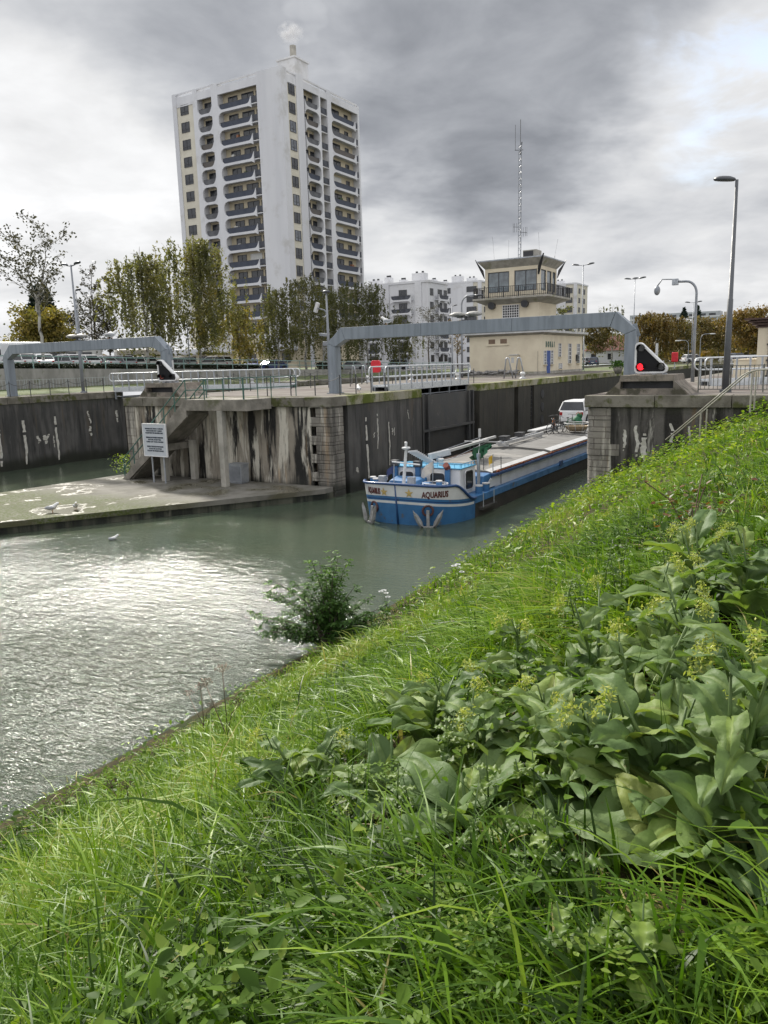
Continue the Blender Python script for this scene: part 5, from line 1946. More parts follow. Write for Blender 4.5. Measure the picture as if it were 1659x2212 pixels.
# small house with a red roof below the brown trees
hp, _z = atq(1318, 772, 190)
hs = thing('house', 'small house with a dark red hipped roof under the brown trees', 'house', hp, 190, 4.9)
mb = MB(); mb.box(-6, 6, 0, 8, 0, 3); mb.build('wall', m_white, hs)
mb = MB(); mb.add([(-6.5, -.5, 3), (6.5, -.5, 3), (6.5, 8.5, 3), (-6.5, 8.5, 3), (-2.5, 4, 6.6), (2.5, 4, 6.6)], [(0, 1, 5, 4), (1, 2, 5), (2, 3, 4, 5), (3, 0, 4), (3, 2, 1, 0)]); mb.build('roof', M('dark_red_tiles', (.17, .06, .045), (.12, .045, .035), 1, .85), hs)
mb = MB()
for x in (-4, 0, 4):
    mb.box(x - .6, x + .6, -.06, -.01, .9, 2.3)
mb.build('window', m_glass, hs)

# ------------------------------------------------------------------ the lock control building
cbp, cbq = -27.0, 76.7
cb = thing('control_building', 'cream lock control building with a glazed upper cabin, DOUAI in dark letters', 'control building', cbp, cbq, QZ)
zc = 8.9 - QZ
Lf, Ls = 7.9, 14.2
mb = MB(); mb.box(-Lf, 0, 0, Ls, 0, zc - .2); mb.build('wall', m_cream2, cb)
mb = MB(); mb.box(-Lf - .02, .03, -.03, Ls + .02, 0, .28); mb.build('plinth', m_conc_pale, cb)
mb = MB(); mb.hexa([(-Lf, 0, zc - .2), (0, 0, zc - .2), (0, Ls, zc - .2), (-Lf, Ls, zc - .2)], [(-Lf - .5, -.5, zc + .02), (.5, -.5, zc + .02), (.5, Ls + .5, zc + .02), (-Lf - .5, Ls + .5, zc + .02)])
mb.mi = 1; mb.box(-Lf - .52, .52, -.52, Ls + .52, zc + .021, zc + .24); mb.build('roof', [m_conc_pale, m_lip], cb)
# tower shaft
sx0, sx1, sy0, sy1 = -6.2, -.35, .25, 5.6
z1, z2, z3 = 12.35 - QZ, 12.65 - QZ, 15.5 - QZ
mb = MB(); mb.box(sx0, sx1, sy0, sy1, zc + .2, z1); mb.build('tower_shaft', m_cream2, cb)
mb = MB(); mb.hexa([(sx0, sy0, z1 - .45), (sx1, sy0, z1 - .45), (sx1, sy1, z1 - .45), (sx0, sy1, z1 - .45)], [(sx0 - 1.0, sy0 - .9, z1 + .02), (sx1 + 1.25, sy0 - .9, z1 + .02), (sx1 + 1.25, sy1 + 1.0, z1 + .02), (sx0 - 1.0, sy1 + 1.0, z1 + .02)])
mb.box(sx0 - 1.02, sx1 + 1.27, sy0 - .92, sy1 + 1.02, z1 + .021, z1 + .2); mb.build('gallery', m_conc_pale, cb)
g0_, g1_, h0, h1 = sx0 - .9, sx1 + 1.15, sy0 - .8, sy1 + .9
gr = MB()
P4 = [(g0_, h0), (g1_, h0), (g1_, h1), (g0_, h1)]
for i in range(4):
    a, b_ = Vector(P4[i]), Vector(P4[(i + 1) % 4])
    for z in (z1 + .3, z1 + 1.25):
        gr.bar((a.x, a.y, z), (b_.x, b_.y, z), .05)
    n = round((b_ - a).length / .2)
    for k in range(n):
        c_ = a.lerp(b_, k / n)
        gr.bar((c_.x, c_.y, z1 + .2), (c_.x, c_.y, z1 + 1.25), .09 if k % 8 == 0 else .035)
gr.build('gallery_railing', m_black, cb)
# cabin: piers, sill wall, lintel, glass
z0c = z1 + .2
mb = MB()
mb.box(sx0, sx1, sy0, sy1, z0c, z0c + .55)
mb.box(sx0, sx1, sy0, sy1, z3 - .35, z3)
for x0, x1 in ((sx0, sx0 + .3), (-3.55, -3.0), (sx1 - .25, sx1)):
    mb.box(x0, x1, sy0, sy0 + .25, z0c + .55, z3 - .35)
for y0_, y1_ in ((sy0 + .25, sy0 + .5), (2.3, 2.6), (4.0, 4.3), (sy1 - .3, sy1)):
    mb.box(sx1 - .25, sx1, y0_, y1_, z0c + .55, z3 - .35)
mb.box(sx0, sx0 + .2, sy0 + .3, sy1, z0c + .55, z3 - .35)
mb.box(sx0 + .21, sx1 - .26, sy1 - .2, sy1 - .01, z0c + .55, z3 - .35)
mb.build('upper_cabin', m_cream2, cb)
m_cabglass = M('cabin_glass', (.16, .20, .225), (.05, .06, .07), .55, .05, spec=.9)  # sky reflection painted in as a paler glass colour
for x0, x1 in ((sx0 + .32, -3.57), (-2.98, sx1 - .27)):
    o = make_window(x1 - x0, z3 - z0c - .92, cb, 2, glass=m_cabglass)
    place(o, ((x0 + x1) / 2, sy0 + .12, z0c + .56))
for y0_, y1_ in ((sy0 + .52, 2.28), (2.62, 3.98), (4.32, sy1 - .32)):
    o = make_window(y1_ - y0_, z3 - z0c - .92, cb, 1, glass=m_cabglass)
    place(o, (sx1 - .12, (y0_ + y1_) / 2, z0c + .56), (0, 0, PI / 2))
mb = MB(); mb.hexa([(sx0, sy0, z3), (sx1, sy0, z3), (sx1, sy1, z3), (sx0, sy1, z3)], [(sx0 - .6, sy0 - .6, z3 + .7), (sx1 + .6, sy0 - .6, z3 + .7), (sx1 + .6, sy1 + .6, z3 + .7), (sx0 - .6, sy1 + .6, z3 + .7)])
mb.mi = 1; mb.box(sx0 - .62, sx1 + .62, sy0 - .62, sy1 + .62, z3 + .701, z3 + .82); mb.build('flared_roof', [m_conc_pale, m_steel], cb)
for x, y, dx, dy in ((sx0, sy0, -1, -1), (sx1, sy0, 1, -1), (sx1, sy1, 1, 1), (sx0, sy1, -1, 1)):
    mb = MB()
    mb.add([(x + dx * .02, y + dy * .02, z3 - .9), (x + dx * .06, y + dy * .06, z3 - .55), (x + dx * .74, y + dy * .74, z3 + .98), (x + dx * .64, y + dy * .64, z3 + .70),
            (x + dx * .02 + .14 * dy, y + dy * .02 - .14 * dx, z3 - .9), (x + dx * .06 + .14 * dy, y + dy * .06 - .14 * dx, z3 - .1), (x + dx * .74 + .1 * dy, y + dy * .74 - .1 * dx, z3 + .98), (x + dx * .64 + .14 * dy, y + dy * .64 - .14 * dx, z3 + .70)],
           [(0, 1, 3), (1, 2, 3), (4, 7, 5), (5, 7, 6), (0, 4, 5, 1), (1, 5, 6, 2), (2, 6, 7, 3), (3, 7, 4, 0)])
    mb.build('corner_bracket', m_black, cb)
mb = MB(); mb.box(-2.3, -.9, .8, 2.4, z3 + .86, z3 + 1.6); mb.mi = 1; mb.box(-2.25, -1.2, .785, .8, z3 + 1.0, z3 + 1.5); mb.build('roof_box', [m_conc_pale, m_black], cb)
for x in (-5.35, -1.75):
    mb = MB(); mb.cyl((x, .22, 11.8 - QZ), (x, -.25, 11.8 - QZ), .36, n=18); mb.mi = 1; mb.cyl((x, -.2, 11.8 - QZ), (x, -.262, 11.8 - QZ), .29, n=18); mb.build('loudspeaker', [m_dark, m_black], cb)
gb = MB(); gb.box(-4.25, -2.45, .2, .245, 10.0 - QZ, 11.75 - QZ); gb.mi = 1
for k in range(8):
    gb.box(-4.25 + k * .25, -4.20 + k * .25, .16, .199, 10.0 - QZ, 11.8 - QZ)
for k in range(8):
    gb.box(-4.25, -2.45, .165, .198, 10.0 - QZ + k * .25, 10.05 - QZ + k * .25)
gb.build('glass_block_window', [m_black, m_signal_rim], cb)
# ground floor openings
for x in (-5.35, -4.05):
    mb = MB(); mb.box(x - .36, x + .36, -.03, .02, 7.95 - QZ, 8.4 - QZ); mb.build('vent', M('vent_brown', (.22, .15, .10), (.16, .11, .08), 6, .7), cb)
mb = MB(); mb.box(-5.95, -3.45, -.1, -.01, 7.75 - QZ, 7.86 - QZ); mb.build('sill', m_cream2, cb)
m_doorblue = M('door_blue', (.02, .07, .30), (.018, .06, .25), 2, .45)
mb = MB(); mb.box(-.02, .05, 1.75, 2.75, .05, 2.35); dr = mb.build('door', m_doorblue, cb, bevel=.01)
mb = MB(); mb.box(.051, .09, 1.85, 1.9, 1.05, 1.25); mb.build('handle', m_steel, dr)


def side_win(y, zlo, zhi, w_, sill=True):
    mb = MB(); mb.box(-.05, .006, y - w_ / 2, y + w_ / 2, zlo, zhi); mb.mi = 1
    for k in range(1, 5):
        mb.box(.007, .03, y - w_ / 2, y + w_ / 2, zlo + (zhi - zlo) * k / 5 - .03, zlo + (zhi - zlo) * k / 5 + .03)
    mb.box(.007, .03, y - .03, y + .03, zlo, zhi)
    o = mb.build('window', [m_glass, m_signal_rim], cb)
    mb = MB(); mb.box(.0, .06, y - w_ / 2 - .12, y - w_ / 2, zlo, zhi); mb.box(.0, .06, y + w_ / 2, y + w_ / 2 + .12, zlo, zhi); mb.build('reveal', m_white, o)
    if sill:
        mb = MB(); mb.box(.0, .14, y - w_ / 2 - .15, y + w_ / 2 + .15, zlo - .11, zlo - .002); mb.build('sill', m_cream, o)


side_win(1.2, .95, 2.35, .6)
side_win(3.3, .95, 2.35, .6)
side_win(5.9, 1.7, 3.1, .7)
side_win(9.4, .95, 3.1, .9)
side_win(12.6, .95, 3.1, .9)
side_win(6.2, .4, 1.0, .9)
for i, chx in enumerate('DOUAI'):
    lettering('lettering', chx, .78, m_greenrail, cb, lambda u, v, w_, i=i: (.012 + w_, 1.55 + i * .62 + u, 2.72 + v), .62, bold=.03, depth=.06)
mb = MB(); mb.bar((-.3, -.1, 0), (-.3, -.1, 2.3), .02); mb.box(.02, .2, Ls - 2.5, Ls - 2.0, 1.2, 1.9); mb.build('meter_box', m_dark, cb)
pb = thing('post_box', 'small cream post box with a white label against the control building wall', 'box', cbp - 2.7, cbq - .45, QZ)
mb = MB(); mb.box(-.38, .38, -.3, .3, 0, 1.95); mb.mi = 1; mb.box(-.45, .45, -.36, .36, 1.951, 2.05); mb.box(-.2, .1, -.32, -.301, 1.2, 1.75); mb.build('body', [m_cream2, m_lip], pb, bevel=.02)
rw = MB()
rq = random.Random(9)
for k in range(60):
    x, y = -Lf + rq.uniform(-.6, 6.2), -1.0 + rq.uniform(-.4, .4)
    rw.ell((x, y, QZ + .12 + rq.uniform(0, .35)), (rq.uniform(.18, .38), rq.uniform(.15, .3), rq.uniform(.1, .17)), 7, 4)
top(rw, 'rock_border', M('border_stone', (.30, .29, .28), (.16, .155, .15), 2.5, .9, .4, 9), 'low border of piled grey stones along the cream front wall', 'rock border', cbp, cbq, 0, smooth=True)
rl = thing('pool_ladder_rail', 'bent steel ladder rails at the quay edge in front of the cream wall', 'ladder rail', *atz(1108, 816, QZ + .06), QZ)
for x in (-.5, .5):
    mb = MB(); mb.tube([(x - .28, 0, 0), (x - .12, 0, 1.5)] + [(x + .02 - .14 * math.cos(a), 0, 1.5 + .16 * math.sin(a)) for a in [PI * k / 6 for k in range(1, 6)]] + [(x + .16, 0, 1.5), (x + .5, 0, 0)], .055, 6); mb.build('rail', m_steel, rl, True)
rl2 = thing('pool_ladder_rail', 'bent steel ladder rails on the island beside the red lifebuoy box', 'ladder rail', *atz(775, 830, QZ), QZ)
for x in (-.45, .45):
    mb = MB(); mb.tube([(x - .18, 0, 0), (x - .08, 0, 1.25)] + [(x + .02 - .1 * math.cos(a), 0, 1.25 + .12 * math.sin(a)) for a in [PI * k / 6 for k in range(1, 6)]] + [(x + .12, 0, 1.25), (x + .3, 0, 0)], .045, 6); mb.build('rail', m_steel, rl2, True)

# lattice radio mast on the roof
mp, mz = atq(1123, 566, cbq + 2.5)
ra = thing('radio_mast', 'slim lattice radio mast with whip aerials on the control building roof', 'mast', mp, cbq + 2.5, z3 + .86 + QZ)
mb = MB()
H_ = 11.2
V3 = [(.17 * math.cos(a), .17 * math.sin(a)) for a in (R(90), R(210), R(330))]
for x, y in V3:
    mb.cyl((x, y, 0), (x, y, H_), .032, n=5)
for k in range(36):
    z = k * H_ / 36
    for i in range(3):
        a, b_ = V3[i], V3[(i + 1) % 3]
        mb.cyl((*a, z), (*b_, z + (H_ / 36 if k % 2 else 0)), .018, n=4, caps=False)
mb.build('lattice', m_lampgrey, ra)
mb = MB(); mb.cyl((0, 0, H_), (0, 0, H_ + 2.4), .03, n=5); mb.cyl((-.55, 0, H_ - .4), (-.55, 0, H_ + 2.0), .022, n=5); mb.bar((-.6, 0, H_ - .4), (.3, 0, H_ - .5), .05); mb.bar((0, 0, H_ - .9), (.12, .1, H_ + .3), .08); mb.build('whip_aerial', m_dark, ra)
mb = MB()
for s, zz in ((-1, 3.3), (1, 2.8)):
    mb.bar((0, 0, zz), (s * .75, 0, zz - .1 * s), .04)
    for x in (.35, .6, .75):
        mb.bar((s * x, 0, zz - .45), (s * x, 0, zz + .45), .025)
mb.build('yagi_aerial', m_dark, ra)
for i, (x, y, dx) in enumerate(((1068, 540, -.25), (1095, 548, .05), (1160, 530, -.15), (1190, 545, .3))):
    p_, z_ = atq(x, y, cbq + 1.5)
    wa_ = thing('whip_aerial', ('thin whip aerial leaning outward at the corner of the control roof', 'thin whip aerial on the control roof edge by the mast', 'tall thin whip aerial behind the roof box on the control roof', 'thin whip aerial at the far corner of the control roof')[i], 'aerial', p_, cbq + 1.5 + i * .4, z3 + .86 + QZ)
    mb = MB(); mb.cyl((0, 0, 0), (0, 0, .08), .04, n=5); mb.tube([(0, 0, .08), (dx * .6, 0, z_ - z3 - QZ - .2), (dx, 0, z_ - z3 - QZ + .5)], [.008, .008, .011], 4); mb.build('rod', m_dark, wa_)

# ------------------------------------------------------------------ parking edge beyond the second lock
rwl = thing('retaining_wall', 'pale concrete retaining wall under the parking railing beyond the second lock', 'retaining wall', 0, 0, 0)
mb = MB()
for q0, q1 in zip(qs[:-3], qs[1:-2]):
    mb.hexa([(-57.35, q0, 4.6), (-57.0, q0, 4.6), (-57.0, q1, 4.6), (-57.35, q1, 4.6)], [(-57.35, q0, zp(q0) + .06), (-57.0, q0, zp(q0) + .06), (-57.0, q1, zp(q1) + .06), (-57.35, q1, zp(q1) + .06)])
mb.build('wall', M('retaining_concrete', (.32, .31, .29), (.20, .195, .18), .9, .9, .3, 8, stretch=(1, 1, .3), c3=(.13, .14, .08), s3=.8), rwl)
pr_ = thing('parking_railing', 'pale green two rail railing along the parking edge in front of the cars', 'railing', 0, 0, 0)
rail_path([(-57.2, q, zp(q) + .06) for q in (24, 38, 50, 62, 74, 86, 98, 108, 118)], h=1.0, posts=2.6, r=.045, mat=m_palegreen, parent=pr_)

PER_FACE = {}


def leaf_quads(C, S, dirs=None, asp=2.0, droop=0.0, seed=0):
    """C: n x 3 centres, S: n sizes -> verts, faces of n small rhombic leaves"""
    g = np.random.default_rng(seed)
    n = len(C)
    if dirs is None:
        d = g.normal(size=(n, 3))
        d[:, 2] = d[:, 2] * (1 - droop) - droop * 1.6
    else:
        d = dirs + g.normal(size=(n, 3)) * .3
    d /= np.linalg.norm(d, axis=1)[:, None] + 1e-9
    o = g.normal(size=(n, 3))
    o -= d * (o * d).sum(1)[:, None]
    o /= np.linalg.norm(o, axis=1)[:, None] + 1e-9
    a = d * (S * asp / 2)[:, None]
    b_ = o * (S / 2)[:, None]
    V = np.stack([C - a, C + b_ - a * .1, C + a, C - b_ - a * .1], 1).reshape(-1, 3)
    return V


def quads_object(name, V, mat, parent=None, tints=None):
    n = len(V) // 4
    me = bpy.data.meshes.new(name)
    me.vertices.add(len(V))
    me.vertices.foreach_set('co', V.astype(np.float32).ravel())
    me.loops.add(4 * n)
    me.polygons.add(n)
    me.loops.foreach_set('vertex_index', np.arange(4 * n, dtype=np.int32))
    me.polygons.foreach_set('loop_start', np.arange(0, 4 * n, 4, dtype=np.int32))
    me.polygons.foreach_set('loop_total', np.full(n, 4, dtype=np.int32))
    me.materials.append(mat)
    me.update()
    me.validate()
    o = bpy.data.objects.new(name, me)
    COL.objects.link(o)
    o.parent = parent
    if tints is not None:
        tinted(o, tints)
    return o


l_birch = leaf_mat('birch_leaves', [(.070, .076, .036), (.115, .114, .052), (.165, .150, .066), (.23, .18, .06), (.33, .23, .055)], .45, .6)
l_dark = leaf_mat('dark_leaves', [(.030, .032, .018), (.055, .052, .028), (.08, .066, .034)], .2, .6)
l_con = leaf_mat('conifer_needles', [(.008, .018, .014), (.016, .032, .022), (.028, .045, .028)], .1, .6)
l_yel = leaf_mat('yellow_green_leaves', [(.065, .075, .02), (.13, .12, .032), (.22, .17, .04), (.30, .22, .05)], .3, .6)
l_aut = leaf_mat('autumn_leaves', [(.075, .068, .024), (.13, .098, .028), (.20, .12, .03), (.26, .15, .035)], .25, .6)
l_bush = leaf_mat('bush_leaves', [(.034, .078, .018), (.060, .125, .028), (.10, .18, .04)], .35, .6, spec=.2)
l_hedge = leaf_mat('hedge_leaves', [(.010, .014, .007), (.016, .022, .010), (.024, .03, .013)], .15, .6)


def tree(label, x, ytop, p, halfpx, style='birch', name='tree', n=3500, lean=0.0, mat=None, q=None, z=None, group=None, barkm=None, tint=(0, 1), seed=None, ls=1.0, forks=1, start=.22):
    seed = seed if seed is not None else int(x * 7 + ytop)
    g = np.random.default_rng(seed)
    r_ = random.Random(seed)
    if q is None:
        q, zt_ = atp(x, ytop, p)
    else:
        p, zt_ = atq(x, ytop, q)
    zb = zp(q) if z is None else z
    H_ = zt_ - zb
    dist = W(p, q).length
    hw = halfpx / 1665.0 * dist * (1.2 if style == 'birch' else 1)
    t_ = thing(name, label, 'tree', p, q, zb - .05, 0, group)
    wood = MB()
    tips = []          # (position, strength)
    rb_ = .035 * H_ ** .75 * .55 + .03
    nm = 9

    def trunk_curve(x0, y0, x1, y1, zt0, zt1, r0, r1, wob):
        pts, rs = [], []
        for i in range(nm):
            f = i / (nm - 1)
            pts.append(Vector((x0 + (x1 - x0) * f ** 1.5 + r_.uniform(-wob, wob) * (0 < i < nm - 1), y0 + (y1 - y0) * f ** 1.5 + r_.uniform(-wob, wob) * (0 < i < nm - 1), zt0 + (zt1 - zt0) * f)))
            rs.append(r0 + (r1 - r0) * f)
        wood.tube(pts, rs, 6)
        return pts
    stems = []
    if forks == 1:
        stems.append((trunk_curve(0, 0, lean * hw, 0, 0, H_ * .96, rb_, .02, .012 * H_), 1.0))
    else:
        base = trunk_curve(0, 0, lean * hw * .3, 0, 0, H_ * .38, rb_, rb_ * .8, .008 * H_)
        e = base[-1]
        for k in range(forks):
            a = (k / (forks - 1) - .5) * 1.5
            stems.append((trunk_curve(e.x, e.y, e.x + a * hw * .9, r_.uniform(-.4, .4) * hw, e.z, H_ * r_.uniform(.86, .98), rb_ * .7, .02, .012 * H_), 1.0 / forks ** .5))
    nl = {'birch': 20, 'round': 22, 'bare': 20, 'conifer': 0, 'sparse': 11, 'poplar': 0}[style]
    for pts, sc_ in stems:
        zlo = pts[0].z if forks > 1 else H_ * start
        for k in range(nl):
            f = (k + r_.random()) / nl
            z0 = zlo + (H_ * .9 - zlo) * f
            i = min(nm - 2, max(0, int((z0 - pts[0].z) / max(pts[-1].z - pts[0].z, .1) * (nm - 1))))
            o_ = pts[i].lerp(pts[i + 1], .5)
            o_.z = z0
            a = k * 2.4 + r_.uniform(-.5, .5)
            # reach of the crown at this height
            hf = z0 / H_
            prof = {'birch': math.sin(PI * min(1, (hf * .93 + .12))) ** .6, 'round': math.sin(PI * min(.98, hf * .8 + .14)) ** .55, 'bare': .7 * math.sin(PI * min(.98, hf * .8 + .12)) ** .6, 'sparse': .55 + .35 * math.sin(PI * hf)}[style]
            L = hw * prof * r_.uniform(.6, 1.05) * sc_
            rise = {'birch': .55, 'round': .5, 'bare': 1.0, 'sparse': .8}[style] * L * r_.uniform(.6, 1.3)
            rise = min(rise, H_ * .99 - z0)
            lp = []
            for j in range(5):
                fj = j / 4
                lp.append(Vector((o_.x + math.cos(a) * L * fj + r_.uniform(-.1, .1) * L * (j > 0), o_.y + math.sin(a) * L * fj + r_.uniform(-.1, .1) * L * (j > 0), o_.z + rise * (fj ** .8) * (1 if style != 'birch' else (1 - .35 * fj)))))
            wood.tube(lp, [max(rb_ * .32 * (1 - .2 * j) * (1 - .5 * f), .018) for j in range(5)], 4)
            for j in (1, 2, 3, 4):
                tips.append(lp[j])
                for m_ in range(2 if style != 'bare' else 4):
                    b_ = a + r_.uniform(-1.4, 1.4)
                    l2 = L * r_.uniform(.18, .45)
                    e = lp[j] + Vector((math.cos(b_) * l2, math.sin(b_) * l2, l2 * r_.uniform(.0, .9)))
                    mid = lp[j].lerp(e, .5) + Vector((0, 0, .08 * l2))
                    wood.tube([lp[j], mid, e], [.02, .014, .008], 3)
                    tips.append(e)
                    if style in ('bare',):
                        for _ in range(2):
                            e2 = e + Vector((r_.uniform(-1, 1), r_.uniform(-1, 1), r_.uniform(.2, 1))) * l2 * .6
                            wood.tube([e, e2], [.012, .006], 3)
                            tips.append(e2)
    bm_ = barkm or (m_birch if style in ('birch', 'sparse') else m_bark)
    if style == 'conifer':
        P_ = []
        for k in range(n):
            f = g.random() ** .75
            lay = (int(f * 11) + .35 * g.random()) / 11
            rad = hw * (1 - lay) ** .8 * (.25 + .75 * g.random() ** .5) + .1
            a = g.random() * 2 * PI
            a = a if g.random() < .3 else round(a * 2.2) / 2.2 + g.normal() * .12 + lay * 5
            P_.append((rad * math.cos(a), rad * math.sin(a), H_ * (.05 + .95 * lay) - rad * .18 + g.normal() * .06 * H_ / 10))
        C = np.array(P_)
        V = leaf_quads(C, g.uniform(.25, .5, n) * ls, None, 2.2, .2, seed)
    elif style == 'poplar':
        f = g.random(n)
        rad = hw * np.sin(PI * np.clip(f * .93 + .06, 0, 1)) ** .7 * g.random(n) ** .4
        a = g.random(n) * 2 * PI
        C = np.stack([rad * np.cos(a), rad * np.sin(a), H_ * (.05 + .95 * f)], 1)
        V = leaf_quads(C, g.uniform(.4, .9, n) * ls, None, 1.6, 0, seed)
    else:
        T = np.array([tuple(v) for v in tips])
        wt = g.uniform(.15, 1, len(T)) ** 1.2
        pick = g.choice(len(T), n, p=wt / wt.sum())
        C = T[pick].copy()
        if style == 'birch':
            m_ = max(1, n // 24)              # strands
            sp_ = g.choice(len(T), m_, p=wt / wt.sum())
            so = T[sp_] + g.normal(size=(m_, 3)) * np.array([.045, .045, .02]) * hw * 2.2
            sl = g.gamma(2.4, .5, m_) * .15 * H_ + .03 * H_
            k = g.integers(0, m_, n)
            fr_ = g.random(n)
            drift = g.normal(size=(m_, 2)) * .05
            C = so[k]
            C[:, 2] -= sl[k] * fr_
            C[:, :2] += drift[k] * (sl[k] * fr_)[:, None] + g.normal(size=(n, 2)) * .07
            C[:, 2] = np.maximum(C[:, 2], H_ * .12)
            V = leaf_quads(C, g.uniform(.085, .18, n) * ls, None, 2.6, .6, seed)
        elif style == 'round':
            C += g.normal(size=(n, 3)) * hw * np.array([.13, .13, .10])
            V = leaf_quads(C, g.uniform(.15, .36, n) * ls, None, 1.5, .1, seed)
        else:
            C += g.normal(size=(n, 3)) * hw * .06
            V = leaf_quads(C, g.uniform(.10, .2, n) * ls, None, 1.8, .3, seed)
    wood.build('trunk', bm_, t_, True)
    if n:
        # tint follows clumps of the crown
        cl = np.sin(C[:, 0] * 1.1 + seed) * np.sin(C[:, 1] * 1.3 + 2) * np.sin(C[:, 2] * .9 + seed * 2)
        tn = np.clip(tint[0] + (tint[1] - tint[0]) * (.5 + .35 * cl + g.normal(size=n) * .2), 0, 1)
        quads_object('crown', V, mat or l_birch, t_, tn)
    return t_


PT = -60.5
tree('tall thin birch with a bent white trunk and dark sparse leaves at the far edge', 62, 486, -60, 92, 'sparse', 'birch_tree', 1700, .1, l_dark, forks=2, ls=.95)
tree('dark pointed conifer behind the yellow green tree', 84, 610, -78, 58, 'conifer', 'conifer_tree', 9000, 0, l_con, ls=1.2)
tree('yellow green round tree in front of the dark conifer', 86, 672, -70, 54, 'round', 'yellow_tree', 7000, 0, l_yel, tint=(.1, 1), ls=.8)
tree('bare grey brown tree with crooked top twigs beside the tall lamp', 190, 565, -70, 34, 'bare', 'bare_tree', 500, .1, l_dark)
tree('low brown leafed tree right of the tall lamp', 192, 642, -68, 48, 'round', 'brown_tree', 1500, 0, l_dark, ls=.6)
tree('thin bare shrub tree left of the weeping birches', 228, 655, -66, 32, 'bare', 'bare_tree', 900, 0, l_dark)
tree('thin bare shrub tree behind the left gantry beam', 145, 668, -72, 30, 'bare', 'bare_tree', 800, 0, l_dark)
tree('weeping birch with long hanging strands left of the apartment tower', 300, 520, PT, 66, 'birch', 'weeping_birch', 10500, 0, tint=(0, .62))
tree('tallest weeping birch in front of the left edge of the apartment tower', 412, 492, PT, 82, 'birch', 'weeping_birch', 16500, 0, tint=(0, .72))
tree('young yellowing birch close to the tallest weeping birch', 512, 655, PT, 44, 'birch', 'weeping_birch', 5200, 0, tint=(.3, 1))
tree('slim birch in front of the big white panel of the apartment tower', 592, 612, PT, 44, 'birch', 'weeping_birch', 6500, 0, tint=(0, .55))
tree('birch with a rounded head in front of the right face of the apartment tower', 652, 574, PT - 1, 56, 'birch', 'weeping_birch', 7000, 0, tint=(0, .6))
tree('dark dense birch at the right foot of the apartment tower', 728, 600, PT - 3, 52, 'birch', 'weeping_birch', 8000, 0, tint=(0, .35))
tree('dark birch in front of the gap between the tower and the white block', 790, 592, PT - 3, 54, 'birch', 'weeping_birch', 8500, 0, tint=(0, .3))
tree('small birch in front of the white six storey block, left of its middle', 860, 672, PT - 2, 38, 'birch', 'weeping_birch', 5000, 0, tint=(0, .4))
tree('small leafy tree with bare top twigs in front of the white block', 925, 655, PT - 6, 30, 'round', 'leafy_tree', 1500, 0, l_dark, ls=.5)
tree('ruddy small tree under the floodlight pair by the control building', 988, 690, -64, 26, 'bare', 'brown_tree', 700, 0, l_aut)
tree('small green brown tree behind the control tower at its right shoulder', 1214, 655, None, 22, 'round', 'leafy_tree', 1500, 0, l_birch, q=150, z=5, tint=(0, .5))
tree('brown tree nearest the right edge of the control building', 1288, 690, None, 32, 'round', 'autumn_tree', 5200, 0, l_aut, q=170, z=4.9, tint=(0, .55))
tree('bare topped birch above the big steel gantry corner', 1325, 652, None, 36, 'birch', 'birch_tree', 1800, 0, l_birch, q=185, z=4.9, tint=(0, .5), ls=1.4)
tree('large rusty brown weeping tree right of the gantry corner', 1412, 669, None, 40, 'birch', 'autumn_tree', 16000, 0, l_aut, q=190, z=4.9, tint=(.15, .75), ls=1.5)
tree('green brown tree between the rusty tree and the dome camera pole', 1470, 700, None, 34, 'round', 'autumn_tree', 5200, 0, l_aut, q=200, z=4.9, tint=(0, .4))
tree('brown tree behind the dome camera pole', 1515, 690, None, 34, 'round', 'autumn_tree', 6000, 0, l_aut, q=210, z=4.9, tint=(.05, .7))
tree('brown tree just left of the big lamp post', 1556, 696, None, 30, 'round', 'autumn_tree', 5200, 0, l_aut, q=215, z=4.9, tint=(0, .5))
tree('golden brown tree right of the big lamp post beside the kiosk', 1622, 672, None, 44, 'round', 'autumn_tree', 8400, 0, l_aut, q=150, z=4.9, tint=(.1, .9))
tree('dark slim poplar in front of the far slab block, the left one of two', 1478, 664, None, 10, 'poplar', 'poplar_tree', 900, 0, l_con, q=420, z=6, ls=1.6)
tree('dark slim poplar in front of the far slab block, the right one of two', 1507, 660, None, 9, 'poplar', 'poplar_tree', 900, 0, l_con, q=420, z=6, ls=1.6)

# far wood on the horizon
g = np.random.default_rng(77)
Cw = []
for x in np.linspace(-250, 1900, 150):
    if 380 < x < 800:
        continue
    pw, _ = atq(x, 780, 330 + 40 * math.sin(x))
    for _k in range(70):
        Cw.append((pw + g.normal() * 9, 330 + 40 * math.sin(x) + g.normal() * 6, 5 + abs(g.normal()) * 4.4))
Cw = np.array(Cw)
fw = quads_object('far_wood', leaf_quads(Cw, g.uniform(1.2, 2.8, len(Cw)), None, 1.3, 0, 3), l_aut, None, np.clip(g.normal(.3, .22, len(Cw)), 0, 1))
fw.rotation_euler = (0, 0, -ANG)
fw['kind'] = 'stuff'


